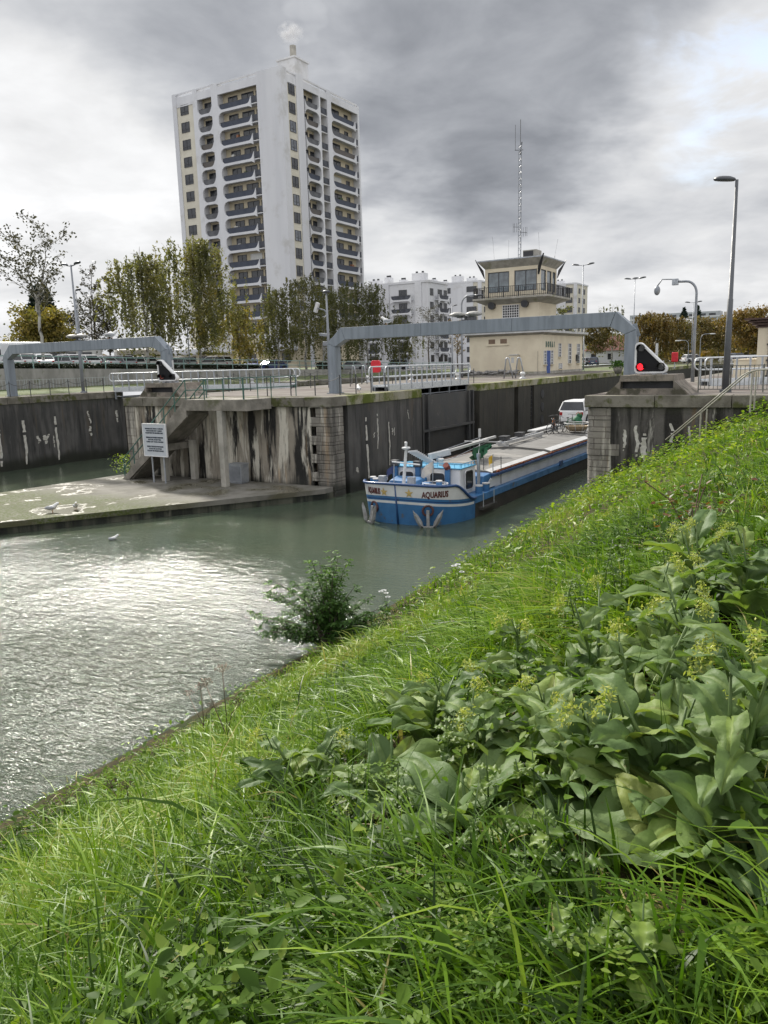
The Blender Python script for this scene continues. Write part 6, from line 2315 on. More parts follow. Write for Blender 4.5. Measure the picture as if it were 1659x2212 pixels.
def hedge(label, q0, q1, p=-58.6, h=1.0, d=.9):
    t_ = thing('hedge', label, 'hedge', p, (q0 + q1) / 2, zp((q0 + q1) / 2))
    L = (q1 - q0) / 2
    n = int(220 * (q1 - q0))
    g = np.random.default_rng(int(q0 * 10))
    C = np.stack([g.uniform(-d / 2, d / 2, n), g.uniform(-L, L, n), g.uniform(0, h, n)], 1)
    C[:, 2] += (zp((q0 + q1) / 2) - zp((q0 + q1) / 2)) + -(C[:, 1]) * 1.35 / 70
    mb = MB()
    for y in np.linspace(-L + .3, L - .3, max(2, int(L))):
        mb.cyl((0, y, -.3), (0, y, h * .8), .04, n=5)
    mb.build('stem', m_bark, t_)
    quads_object('foliage', leaf_quads(C, g.uniform(.1, .22, n), None, 1.3, 0, 5), l_hedge, t_, g.random(n))


hedge('dark clipped hedge under the left gantry, hiding the lower half of the parked cars', 32, 57.5, h=.5)
hedge('dark clipped hedge between the left gantry leg and the blue cars', 58.5, 70.5, h=.6)
hedge('dark hedge stub right of the blue cars', 83.2, 88.5, -59.5)

# ------------------------------------------------------------------ parked cars
CARS = [(38, 'white hatchback roof behind the hedge, leftmost of the parked cars', (.62, .62, .62), 'hatch', 180, -62.5), (94, 'bright white saloon behind the hedge left of the tall lamp', (.75, .76, .78), 'sedan', 150, -61.5),
        (141, 'pale grey car behind the hedge next to the bright white saloon', (.50, .51, .53), 'hatch', 180, -62.5), (176, 'white car behind the hedge at the foot of the tall lamp', (.66, .66, .66), 'hatch', 180, -62.5),
        (216, 'light silver car behind the hedge right of the tall lamp', (.42, .43, .45), 'sedan', 180, -62.5), (254, 'grey car behind the hedge below the two gulls', (.28, .29, .31), 'hatch', 180, -62.5),
        (300, 'pale car behind the hedge beside the triangle signal', (.58, .57, .55), 'hatch', 180, -62.5), (388, 'silver green car behind the hedge right of the left gantry', (.30, .34, .33), 'hatch', 178, -62.5),
        (462, 'white estate car half hidden by the hedge near the birch trunk', (.6, .6, .6), 'suv', 190, -63), (543, 'bright blue hatchback parked behind the railing, the left of two blue cars', (.025, .055, .24), 'hatch', -52, -62),
        (586, 'dark blue saloon parked behind the railing, the right of two blue cars', (.018, .04, .17), 'sedan', -100, -63.5), (758, 'silver estate parked behind the railing below the dark birches', (.33, .34, .35), 'sedan', 215, -63),
        (800, 'white hatchback parked behind the railing beside the red lifebuoy box', (.66, .64, .66), 'hatch', 215, -64), (855, 'pale blue grey van parked right of the red lifebuoy box', (.40, .46, .50), 'van', 205, -63.5)]
for x, lab, c_, kind, rz, p_ in CARS:
    q_ = atp(x, 785, p_)[0]
    t_ = thing('parked_car', lab, 'car', p_, q_, zp(q_), R(rz), 'cars parked beyond the second lock')
    car_parts(t_, paint('car_paint_%d' % x, c_), kind, detail=False)
for x, lab, rz in ((1366 - 1, 'white far car parked right of the control building', 80), (1283, 'blue far car parked beside the white one beyond the brown tree', 100), (1498, 'white far car on the road below the brown trees', 40), (1590, 'dark far car on the ramp road beside the big lamp post', 60)):
    p_ = atq(x if x != 1365 else 1266, 772, 165)[0]
    t_ = thing('parked_car', lab, 'car', p_, 165 if x != 1590 else 168, 4.75, R(rz), 'far cars beyond the locks')
    car_parts(t_, paint('far_car_paint_%d' % x, (.6, .6, .6) if x not in (1283, 1590) else (.05, .07, .12)), 'suv', detail=False)


def caravan(label, x, p_, L, h, c_, rz):
    q_ = atp(x, 770, p_)[0]
    t_ = thing('camper_van', label, 'camper van', p_, q_, zp(q_), R(rz))
    mb = MB(); mb.box(-L / 2, L / 2, -1.1, 1.1, .45, h); mb.build('body', paint('camper_paint_%d' % x, c_), t_, bevel=.22)
    mb = MB()
    for i in range(3):
        mb.box(-L * .32 + i * L * .25, -L * .17 + i * L * .25, -1.13, -1.09, 1.35, 1.95)
    mb.build('window', m_glass, t_)
    for a in (-L * .3, L * .3):
        for s in (-1, 1):
            mb = MB(); mb.lathe([(.1, -.1), (.33, -.1), (.33, .1), (.1, .1)], (a, s * .95, .33), 12, Matrix.Rotation(PI / 2, 3, 'X')); mb.build('wheel', m_rubber, t_)


caravan('long white camper van behind the cars under the left gantry beam', 150, -69, 6.2, 2.75, (.68, .68, .66), 60)
caravan('cream caravan behind the cars left of the unlit triangle', 300, -69, 5.0, 2.5, (.58, .54, .46), 60)
caravan('white van roof at the far edge of the parking', 20, -66, 5.5, 2.6, (.62, .64, .66), 70)

# ------------------------------------------------------------------ lamp posts


def lamp_post(label, x, yb, yt, p=None, q=None, head='single', r=.07, zb=QZ, arm=-1, hs=1.0, mat=m_lampgrey, headm=m_lamphead, name='street_lamp'):
    if q is not None:
        p, zt_ = atq(x, yt, q)
    else:
        q, zt_ = atp(x, yt, p)
    H_ = zt_ - zb
    t_ = thing(name, label, 'street lamp' if name == 'street_lamp' else name.replace('_', ' '), p, q, zb)
    mb = MB()
    if head in ('goose', 'dome', 'swan'):
        w_ = 1.5 * hs
        pts = [(0, 0, 0), (0, 0, H_ * .45), (0, 0, H_ - .9 * hs)] + [(arm * w_ * .5 * (1 - math.cos(a)), 0, H_ - .9 * hs + .9 * hs * math.sin(a)) for a in [PI / 2 * k / 6 for k in range(1, 7)]] + [(arm * w_, 0, H_ + .02)]
        mb.tube(pts, [r * 1.2, r] + [r * .75] * (len(pts) - 2), 8)
        mb.build('pole', mat, t_, True)
        if head == 'dome':
            mb = MB(); mb.box(arm * w_ - .16, arm * w_ + .16, -.12, .12, H_ - .16, H_ + .18); mb.build('control_box', m_steel, t_, bevel=.02)
            mb = MB(); mb.tube([(arm * w_, 0, H_ + .15), (arm * (w_ + .7), 0, H_ + .2), (arm * (w_ + .95), 0, H_ - .15)], .035, 6); mb.ell((arm * (w_ + .95), 0, H_ - .38), (.17, .17, .26), 12, 8); mb.build('camera_dome', m_lampgrey, t_, True)
        else:
            mb = MB(); mb.ell((arm * (w_ + .35 * hs), 0, H_ - .02), (.5 * hs, .2 * hs, .12 * hs), 10, 6); mb.build('lamp_head', headm, t_, True)
        return t_
    mb.tube([(0, 0, 0), (0, 0, H_ * .45), (0, 0, H_ * .452), (0, 0, H_)], [r * 1.3, r * 1.05, r * .9, r * .55], 10)
    mb.build('pole', mat, t_, True)
    mb = MB(); mb.cyl((0, 0, 0), (0, 0, .12), r * 2.2, n=10); mb.build('base_plate', mat, t_)
    heads = {'single': (arm,), 'double': (-1, 1), 'triple': (-1, 1)}[head]
    for s in heads:
        mb = MB()
        w_ = .75 * hs
        if head != 'single':
            mb.bar((0, 0, H_ - .1), (s * w_, 0, H_ - .02), .06)
        x0 = .15 if head == 'single' else w_
        T = Matrix.Translation((s * (x0 + .38 * hs), 0, H_ + .08)) @ Matrix.Rotation(-s * .14, 4, 'Y')
        mb.T = T
        mb.lathe([(.06, -.11), (.5, -.09), (.56, -.02), (.5, .06), (.3, .13), (.05, .15)], (0, 0, 0), 14, Matrix.Diagonal((hs, .5 * hs, hs)))
        mb.T = None
        mb.build('lamp_head', headm, t_, True)
    if head == 'triple':
        mb = MB(); mb.ell((0, .2, H_ + .12), (.5 * hs, .25 * hs, .12 * hs), 10, 5); mb.build('lamp_head', headm, t_, True)
    return t_


lamp_post('big grey tapered lamp post with a dark hooded head beside the lit triangle', 1592, 848, 388, q=32.7, head='single', r=.10, hs=.72, arm=-1, mat=M('big_lamp_grey', (.075, .08, .092), (.10, .105, .115), 2.5, .5))
lamp_post('tall lamp post with twin dark heads rising behind the second lock gantry', 153, 833, 572, p=-48.1, head='double', r=.10, hs=.62)
lamp_post('thin far lamp post next to the tall twin headed one', 163, 800, 628, p=-66, head='single', r=.07, zb=6.4, hs=.7, arm=1)
lamp_post('thin lamp with a hooded head among the weeping birch strands', 278, 800, 628, p=-64, head='goose', r=.06, zb=6.2, hs=.9, arm=-1)
lamp_post('pale lamp with a curved arm in front of the tallest birch trunk', 403, 800, 688, p=-58.5, head='goose', r=.06, zb=6.1, hs=.55, arm=1, headm=m_lampwhite)
lamp_post('twin headed lamp right of the control tower', 1260, 800, 572, q=118, head='double', r=.10, hs=1.0)
lamp_post('three headed far lamp above the gantry corner', 1372, 790, 602, q=140, head='triple', r=.10, hs=1.1)
lamp_post('grey pole with a dome camera on a curved arm right of the lit triangle', 1506, 822, 606, q=46, head='dome', r=.085, hs=.75, arm=-1, name='camera_pole')
lamp_post('small twin headed far lamp behind the dome camera pole', 1498, 790, 653, q=190, head='double', r=.09, hs=1.1)
lamp_post('gooseneck lamp rising over the gantry beam left of the control tower', 997, 817, 640, p=-30.5, head='goose', r=.09, hs=.9, arm=1)
lamp_post('short lamp left of the gooseneck lamp, in front of the cream block', 976, 812, 662, p=-33.0, head='single', r=.06, hs=.45, arm=1)
lamp_post('far swan neck lamp with a white head behind the pier railing', 1488, 790, 735, q=120, head='goose', r=.06, hs=.8, arm=-1, headm=m_lampwhite)
lamp_post('far swan neck lamp with a white head left of the big lamp post', 1514, 790, 722, q=115, head='goose', r=.06, hs=.8, arm=1, headm=m_lampwhite)
lamp_post('thin grey post behind the dark control building corner', 1262, 800, 700, q=96, head='single', r=.07, hs=.4, arm=1)

cq = 43.0
cpx, cz_t = atq(705, 632, cq)
cp = thing('floodlight_pole', 'grey pole with a white camera housing and floodlights beside the gantry leg', 'pole', cpx, cq, QZ)
H_ = cz_t - QZ
mb = MB(); mb.tube([(0, 0, 0), (0, 0, H_ * .55), (0, 0, H_)], [.13, .09, .05], 9); mb.build('pole', m_lampgrey, cp, True)
mb = MB(); mb.ell((0, 0, H_ + .06), (.32, .2, .1), 10, 5); mb.build('lamp_head', m_lamphead, cp, True)
mb = MB(); mb.tube([(0, 0, H_ - 1.4), (-.2, 0, H_ - 1.1), (-.75, 0, H_ - .95)], .045, 6); mb.build('bracket', m_lampgrey, cp, True)
mb = MB(); mb.bar((-.95, 0, H_ - 1.2), (-.7, 0, H_ - .6), .2, .24); mb.build('camera_housing', m_lampwhite, cp, bevel=.02)
mb = MB(); mb.hexa([(-.6, -.2, H_ - 2.75), (0, -.12, H_ - 2.8), (0, .12, H_ - 2.8), (-.6, .2, H_ - 2.75)], [(-.5, -.2, H_ - 2.55), (0, -.12, H_ - 2.65), (0, .12, H_ - 2.65), (-.5, .2, H_ - 2.55)]); mb.box(-.4, 0, -.1, .1, H_ - 3.4, H_ - 3.1); mb.build('floodlight', m_lampgrey, cp, bevel=.02)

# ------------------------------------------------------------------ the cream kiosk right of the big lamp
ks = thing('kiosk', 'cream kiosk with a stepped dark brown slatted roof at the right edge', 'kiosk', -4.2, 45.0, QZ)
m_brownroof = M('brown_roof_board', (.07, .035, .025), (.05, .026, .02), 3, .6)
mb = MB(); mb.box(0, 6, 0, 5, 0, 2.75); mb.build('wall', m_cream2, ks)
mb = MB()
for k in range(4):
    e = .12 + .17 * k
    mb.box(-e, 6.5, -e, 5.5, 2.755 + k * .13, 2.845 + k * .13)
mb.box(-.05, 6.1, -.05, 5.1, 2.752, 3.2)
mb.build('roof', m_brownroof, ks)
mb = MB(); mb.cyl((.55, -.1, 0), (.55, -.1, 5.2), .035, n=6)
for z in (.3, 1.1, 1.9):
    mb.bar((.45, -.05, z), (.65, -.05, z), .08)
mb.build('downpipe', m_dark, ks)
mb = MB(); mb.box(-.72 - .4, -.02, .3, 4.6, 0, 1.12); mb.box(-1.2, -.02, .25, 4.65, 1.121, 1.18); mb.build('low_wall', m_cream2, ks)
# ramp road with its bank far right
rmp = MB()
rmp.hexa([(-14, 150, 4.6), (30, 150, 4.6), (30, 190, 4.6), (-14, 190, 4.6)], [(-12, 158, 4.9), (30, 158, 9.2), (30, 182, 9.2), (-12, 182, 4.9)])
struct(rmp, 'road_embankment', m_grassground)
rmp = MB(); rmp.add([(-60, 110, QZ + .012), (-9, 110, QZ + .012), (-9, 124, QZ + .012), (-60, 124, QZ + .012)], [(0, 1, 2, 3)])
mb = MB(); mb.add([(-33.6, 88.6, QZ + .009), (-21.7, 92.5, QZ + .009), (-21.7, 137, QZ + .009), (-33.6, 137, QZ + .009)], [(0, 1, 2, 3)])
struct(mb, 'island_lawn', m_grassground)
pt_ = thing('planter', 'round stone planter of white flowers on the lawn left of the lit triangle', 'planter', *atq(1335, 800, 72)[:1], 72, QZ)
mb = MB(); mb.lathe([(.25, 0), (.4, .3), (.48, .62), (.42, .62)], n=12); mb.build('pot', m_conc, pt_, True)
g = np.random.default_rng(3)
C = np.stack([g.normal(0, .3, 260), g.normal(0, .3, 260), g.uniform(.55, 1.15, 260)], 1)
quads_object('foliage', leaf_quads(C, g.uniform(.1, .2, 260), None, 1.5, 0, 4), l_bush, pt_, g.random(260))

# ------------------------------------------------------------------ plants on the bank
g = np.random.default_rng(2024)
cA, sA = math.cos(ANG), math.sin(ANG)
l_grass = leaf_mat('grass_blades', [(.018, .042, .004), (.064, .136, .009), (.138, .238, .017), (.225, .320, .028), (.34, .29, .11)], .30, .45, spec=.2)
l_weed = leaf_mat('weed_leaves', [(.030, .065, .010), (.065, .125, .016), (.12, .20, .028), (.19, .25, .04)], .35, .55, spec=.15)
l_ivy = leaf_mat('yellow_green_ground_cover', [(.065, .14, .012), (.14, .225, .018), (.24, .31, .028), (.36, .37, .04)], .42, .5, spec=.15)
l_comf = leaf_mat('comfrey_leaves', [(.062, .108, .036), (.098, .158, .055), (.145, .210, .072), (.18, .25, .06), (.20, .24, .06)], .32, .55, spec=.2, vein=.35)
l_flow = leaf_mat('pale_yellow_flowers', [(.20, .25, .05), (.32, .36, .08), (.46, .46, .14)], .3, .6)
l_nettle = leaf_mat('nettle_leaves', [(.045, .09, .014), (.09, .155, .022), (.16, .23, .035)], .35, .5)
l_red = leaf_mat('red_bramble_leaves', [(.05, .09, .02), (.13, .065, .022), (.19, .045, .03)], .3, .5)
m_stemg = M('green_stem', (.06, .11, .025), (.09, .14, .035), 6, .6)
m_drystem = M('dry_brown_stem', (.07, .045, .028), (.11, .075, .045), 8, .9)


def on_bank(x, y):
    """where the ray through the photo's pixel meets the bank"""
    d = ray(x, y)
    k = .4
    for _ in range(4000):
        pt = d * k
        z = EYE + pt.z
        p, q = pt.dot(CX), pt.dot(AX)
        if z < float(bank_z(p, q)):
            return p, q
        k += .012 * (1 + k * .04)
    return p, q


def bank_points(n, rmin, rmax, mixf=.3, azmax=60):
    u = g.random(n)
    r = np.where(g.random(n) < mixf, np.sqrt(u * (rmax ** 2 - rmin ** 2) + rmin ** 2), rmin * (rmax / rmin) ** u)
    az = np.radians(g.uniform(-azmax, azmax, n))
    X, Y = r * np.sin(az), r * np.cos(az)
    p, q = X * cA - Y * sA, X * sA + Y * cA
    ok = (p > -9.68 + .35 * np.sin(q * 2.1) * np.sin(q * .7) + g.normal(size=n) * .12) & (q < 30.45) & (p < 13)
    return p[ok], q[ok], r[ok]


def patch(p, q, s=1.0, k=0.0):
    """slow field over the bank, about 0..1: tufts and bare spots"""
    return .5 + .25 * np.sin(p * 1.7 * s + 1.3 * np.sin(q * .9 * s + k)) + .25 * np.sin(q * 1.3 * s + 1.7 * np.sin(p * 1.1 * s + 2 + k))


def blades(p, q, r, h, w, az, bend, tint, segs):
    n = len(p)
    z0 = bank_z(p, q) - .02
    t_ = np.linspace(0, 1, segs + 1)[None, :]
    dx, dy = np.cos(az)[:, None], np.sin(az)[:, None]
    hb, bb = h[:, None], bend[:, None]
    out = hb * bb * t_ ** 1.9 * .85
    cx_ = p[:, None] + dx * out
    cy_ = q[:, None] + dy * out
    cz_ = z0[:, None] + hb * (t_ - .62 * np.minimum(bb, 1.25) * t_ ** 2.3)
    ww = w[:, None] * (1 - t_ ** 2.2 * .93) * (.75 + .25 * np.minimum(t_ * 5, 1)) / 2
    tw_ = (g.normal(size=n) * .5)[:, None]
    sx, sy, sz = -dy * np.cos(tw_), dx * np.cos(tw_), np.sin(tw_)
    L = np.stack([cx_ - sx * ww, cy_ - sy * ww, cz_ - sz * ww], -1)
    Rr = np.stack([cx_ + sx * ww, cy_ + sy * ww, cz_ + sz * ww], -1)
    V = np.stack([L, Rr], 2)                       # n, segs+1, 2, 3
    base = (np.arange(n) * (segs + 1) * 2)[:, None]
    s_ = np.arange(segs)[None, :] * 2
    F = np.stack([base + s_, base + s_ + 1, base + s_ + 3, base + s_ + 2], -1).reshape(-1, 4)
    return V.reshape(-1, 3), F, np.repeat(tint, segs)


def mesh_object(name, parts, mat, smooth=True):
    Vs, Fs, Ts, o_ = [], [], [], 0
    for V, F, T_ in parts:
        Vs.append(V)
        Fs.append(F + o_)
        Ts.append(T_)
        o_ += len(V)
    V, F, T_ = np.concatenate(Vs), np.concatenate(Fs), np.concatenate(Ts)
    me = bpy.data.meshes.new(name)
    me.vertices.add(len(V))
    me.vertices.foreach_set('co', V.astype(np.float32).ravel())
    me.loops.add(F.size)
    me.polygons.add(len(F))
    me.loops.foreach_set('vertex_index', F.astype(np.int32).ravel())
    me.polygons.foreach_set('loop_start', np.arange(0, F.size, 4, dtype=np.int32))
    me.polygons.foreach_set('loop_total', np.full(len(F), 4, dtype=np.int32))
    if smooth:
        me.polygons.foreach_set('use_smooth', np.ones(len(F), dtype=bool))
    me.materials.append(mat)
    me.update()
    o = bpy.data.objects.new(name, me)
    COL.objects.link(o)
    tinted(o, T_)
    o.rotation_euler = (0, 0, -ANG)
    return o


# comfrey bases first, so that the grass can thin out below them
COMF = [(1570, 1830, .95, 1.0), (1440, 1760, .62, 1.05), (1280, 1730, .55, 1.0), (1640, 1700, .8, 1.0), (1380, 1640, .75, .95), (1180, 1640, .5, .95), (1040, 1680, .5, .9), (1520, 1560, .85, .95),
        (1290, 1500, .7, .85), (1120, 1500, .62, .8), (1420, 1440, .75, .85), (660, 1740, .55, .85), (590, 1690, .42, .7), (930, 1620, .55, .95), (1510, 1330, .75, 1.25), (1620, 1350, .75, 1.1), (850, 1740, .4, .75), (1620, 1900, .45, .85), (1480, 1900, .3, .75), (1010, 1790, .3, .95)]
CPQ = [on_bank(x, y) for x, y, _, _ in COMF]

parts = []
# near and middle grass
for (n, r0, r1, mx, segs, hm, wm) in ((60000, 1.05, 6.5, .32, 5, .40, .0105), (70000, 5.5, 14, .5, 4, .34, .015), (75000, 13, 36, .75, 3, .32, .027)):
    p, q, r = bank_points(n, r0, r1, mx)
    keep = np.ones(len(p), bool)
    for (cp_, cq_), (_, _, hh, sc_) in zip(CPQ, COMF):
        d = np.hypot(p - cp_, q - cq_)
        keep &= (d > .40 * sc_) | (g.random(len(p)) < .15)
    p, q, r = p[keep], q[keep], r[keep]
    n = len(p)
    pt1, pt2 = patch(p, q, 1.0), patch(p, q, 3.1, 2.0)
    h = hm * (.35 + .62 * pt1 + .38 * pt2) * np.exp(g.normal(size=n) * .28)
    edge = np.clip((p + 9.8) / (3.2 - 2.6 * np.clip((r - 8) / 8, 0, 1)), .16, 1) * np.clip(r / 2.4, .5, 1)
    h *= edge
    w_ = wm * np.exp(g.normal(size=n) * .3) * np.where(g.random(n) < .12, 1.6, 1.0)
    az = PI + .9 * np.sin(p * .8 + q * .5) + g.normal(size=n) * 1.25
    bend = np.clip(.62 + .35 * pt2 + g.normal(size=n) * .28, .08, 1.45)
    tint = np.clip(.38 + .36 * (pt1 - .5) + .40 * (patch(p, q, .5, 4) - .5) + .25 * (pt2 - .5) + g.normal(size=n) * .17 + .10 * np.clip((r - 6) / 12, 0, 1), 0, .88)
    dry = g.random(n) < .012
    tint[dry] = 1.0
    parts.append(blades(p, q, r, h, w_, az, bend, tint, segs))
# dark upright flowering stalks standing over the grass
p, q, r = bank_points(260, 2.4, 12, .3)
n = len(p)
parts.append(blades(p, q, r, g.uniform(.45, .85, n) * np.clip((p + 9.8) / 3, .2, 1), np.full(n, .0035) * (1 + r / 9), g.random(n) * 6.28, g.uniform(.02, .3, n), np.where(g.random(n) < .08, .95, g.uniform(0, .15, n)), 4))
# dead thatch lying low
p, q, r = bank_points(9000, 1.1, 20, .35)
n = len(p)
parts.append(blades(p, q, r, g.uniform(.08, .22, n), np.full(n, .006) * (1 + r / 7), g.random(n) * 6.28, g.uniform(1.0, 1.5, n), np.full(n, 1.0), 3))
gr_ = mesh_object('grass', parts, l_grass)
gr_['kind'] = 'stuff'


def oval_leaves(p, q, z, size, az, pitch, tint, asp=1.7):
    """small ovate leaves of two quads, folded along the midrib"""
    n = len(p)
    d = np.stack([np.cos(az) * np.cos(pitch), np.sin(az) * np.cos(pitch), np.sin(pitch)], -1)
    s_ = np.stack([-np.sin(az), np.cos(az), g.normal(size=n) * .35], -1)
    s_ /= np.linalg.norm(s_, axis=1)[:, None]
    nn = np.cross(d, s_)
    c_ = np.stack([p, q, z], -1)
    L = (size * asp)[:, None]
    Wd = (size / 2)[:, None]
    a0 = c_
    a1 = c_ + d * L * .45 - nn * L * .06
    a2 = c_ + d * L - nn * L * .0
    l1, l2 = c_ + d * L * .28 + s_ * Wd + nn * Wd * .3, c_ + d * L * .68 + s_ * Wd * .72 + nn * Wd * .2
    r1, r2 = c_ + d * L * .28 - s_ * Wd + nn * Wd * .3, c_ + d * L * .68 - s_ * Wd * .72 + nn * Wd * .2
    V = np.stack([a0, l1, l2, a1, a2, r1, r2], 1).reshape(-1, 3)
    b_ = np.arange(n)[:, None] * 7
    F = np.concatenate([b_ + np.array([[0, 3, 2, 1]]), b_ + np.array([[3, 4, 2, 2]]), b_ + np.array([[0, 5, 6, 3]]), b_ + np.array([[3, 6, 4, 4]])], 0)
    # avoid degenerate quads: the tip faces reuse the leaf's middle point
    F = np.concatenate([b_ + np.array([[0, 3, 2, 1]]), b_ + np.array([[0, 5, 6, 3]]), b_ + np.array([[3, 6, 4, 2]])], 0)
    return V, F, np.tile(tint, 3)


parts = []
p, q, r = bank_points(26000, 1.1, 14, .35)
pt3 = patch(p, q, 1.9, 6.0)
k = g.random(len(p)) < np.clip((pt3 - .42) * 2.4, .02, 1)
p, q, r, pt3 = p[k], q[k], r[k], pt3[k]
n = len(p)
parts.append(oval_leaves(p, q, bank_z(p, q) + g.uniform(.04, .30, n), g.uniform(.018, .05, n) * np.where(r > 6, 1.5, 1), g.random(n) * 2 * PI, g.normal(size=n) * .45, np.clip(.5 + g.normal(size=n) * .25, 0, 1)))
wd = mesh_object('weed_cover', parts, l_weed)
wd['kind'] = 'stuff'
# yellow-green leafy cover towards the pier, upper right
n = 15000
p, q = g.uniform(-9.2, 9, n), 30.4 - 17 * g.random(n) ** 1.6
k = g.random(n) < np.clip((patch(p, q, .6, 1.0) - .30) * 2.0 + np.clip((q - 25) / 6, 0, .8), 0, 1) * np.clip((p + 9.6) / .6, 0, 1)
p, q = p[k], q[k]
n = len(p)
iv = mesh_object('ground_cover', [oval_leaves(p, q, bank_z(p, q) + g.uniform(.08, .75, n) * (.5 + .5 * patch(p, q, 1.4)), g.uniform(.05, .105, n), g.random(n) * 2 * PI, g.normal(size=n) * .4, np.clip(.40 + .4 * (patch(p, q, .9, 3) - .5) + g.normal(size=n) * .2, 0, 1), 1.25)], l_ivy)
iv['kind'] = 'stuff'
# ferny cow parsley leaves
fp_ = []
NFR = 520
p0, q0, r0 = bank_points(NFR * 4, 1.2, 9, .3)
k = patch(p0, q0, 1.5, 9.0) > .55
p0, q0 = p0[k][:NFR], q0[k][:NFR]
P_, Q_, Z_, S_, A_, I_, T_ = [], [], [], [], [], [], []
for a, b_ in zip(p0, q0):
    az = g.random() * 2 * PI
    L = g.uniform(.10, .2)
    zb = float(bank_z(a, b_)) + g.uniform(.08, .26)
    tn = np.clip(g.normal(.62, .18), 0, 1)
    for i in range(7):
        f = (i + 1) / 7
        for s in (-1, 1):
            for m_ in range(3):
                ext = L * (1 - f) * .55 * (m_ + 1) / 3
                P_.append(a + math.cos(az) * L * f + math.cos(az + s * 1.1) * ext)
                Q_.append(b_ + math.sin(az) * L * f + math.sin(az + s * 1.1) * ext)
                Z_.append(zb + .05 * f - .1 * f * f - ext * .15)
                S_.append(.012 * (1.2 - .5 * f))
                A_.append(az + s * (1.1 - .5 * m_ / 2) + g.normal() * .3)
                I_.append(g.normal() * .2)
                T_.append(tn)
fe = mesh_object('cow_parsley_leaves', [oval_leaves(np.array(P_), np.array(Q_), np.array(Z_), np.array(S_), np.array(A_), np.array(I_), np.array(T_), 1.9)], l_weed)
fe['kind'] = 'stuff'


# ------------------------------------------------------------------ large-leaved plants


def big_leaf(V, F, T_, base, az, rise, L, Wd, droop, tint, fold=.25, wave=.012, seed=0, roll=0.0, tooth=0):
    r_ = random.Random(seed)
    n, m_ = (15, 5) if L > .12 and not tooth else ((13, 3) if tooth else (7, 2))
    vns = []
    d = Vector((math.cos(az), math.sin(az), 0))
    sdir = Vector((-math.sin(az), math.cos(az), 0))
    c_ = Vector(base)
    ang = rise
    b0 = len(V)
    ph = r_.uniform(0, 6)
    for i in range(n + 1):
        f = i / n
        wd = Wd / 2 * (math.sin(PI * min(1, f ** .72)) ** .8 if f < 1 else 0.0) + .004
        if f < .12:
            wd = min(wd, .010 + Wd * .10)
        if tooth and i % 2 and f < 1:
            wd *= 1 - tooth
        dirv_ = d * math.cos(ang) + Vector((0, 0, 1)) * math.sin(ang)
        nrm = -d * math.sin(ang) + Vector((0, 0, 1)) * math.cos(ang)
        sd = sdir * math.cos(roll) + nrm * math.sin(roll)
        nr = nrm * math.cos(roll) - sdir * math.sin(roll)
        for j in range(2 * m_ + 1):
            u = (j - m_) / m_
            lift = fold * abs(u) ** 1.2 * wd + wave * math.sin(f * 16 + ph + u * 2.2) * abs(u) - .35 * wd * max(0, abs(u) - .6) * (1 if (r_.random() < 2) else 0)
            if m_ == 5:
                vn = max(math.exp(-(u / .10) ** 2), .55 * max(0, math.cos(f * 34 - abs(u) * 7.5)) ** 3 * (1 - abs(u) * .6))
                lift -= .016 * vn * Wd / .15
                vns.append(vn)
            else:
                vns.append(math.exp(-(u / .15) ** 2))
            V.append(tuple(c_ + sd * (u * wd) + nr * lift))
        c_ = c_ + dirv_ * (L / n)
        ang -= droop / n * (0.5 + f)
    k = 2 * m_ + 1
    for i in range(n):
        for j in range(2 * m_):
            a = b0 + i * k + j
            F.append((a, a + 1, a + k + 1, a + k))
            v0 = i * k + j
            T_.append(min(1, tint + .20 * (max(vns[v0], vns[v0 + 1], vns[v0 + k]) > .5)))


def leafy(name, V, F, T_, mat, parent):
    me = bpy.data.meshes.new(name)
    me.from_pydata(V, [], F)
    me.polygons.foreach_set('use_smooth', [True] * len(F))
    me.materials.append(mat)
    me.update()
    o = bpy.data.objects.new(name, me)
    COL.objects.link(o)
    o.parent = parent
    tinted(o, T_)
    return o


CLAB = ['tallest comfrey with pale yellow flower heads near the right foreground edge', 'low comfrey with very broad leaves left of the tallest comfrey', 'comfrey with a tilted yellowing leaf in the middle of the clump', 'comfrey at the edge of the view beside the tallest comfrey',
        'comfrey with drooping flowers right behind the middle of the clump', 'broad grey green comfrey at the grassy side of the clump', 'comfrey with wavy leaves among nettles at the clump border', 'upright comfrey with two flower heads behind the tallest comfrey',
        'comfrey with pale flower clusters at the back of the clump', 'small leaved comfrey at the back near the dark grass', 'comfrey with an upright spear leaf at the back of the clump', 'lone comfrey with dark upright leaves on the grass toward the water',
        'little comfrey with two raised leaves closest to the dry umbels', 'comfrey with one large pale round leaf standing up', 'big leaved comfrey high on the bank by the red brambles', 'big leaved comfrey high on the bank against the right edge', 'low comfrey sprawling in grass between the lone comfrey and the clump',
        'very broad low comfrey leaves under the tallest comfrey', 'flat ground leaves of comfrey just below the clump', 'sprawling comfrey leaves half buried in grass under the clump']
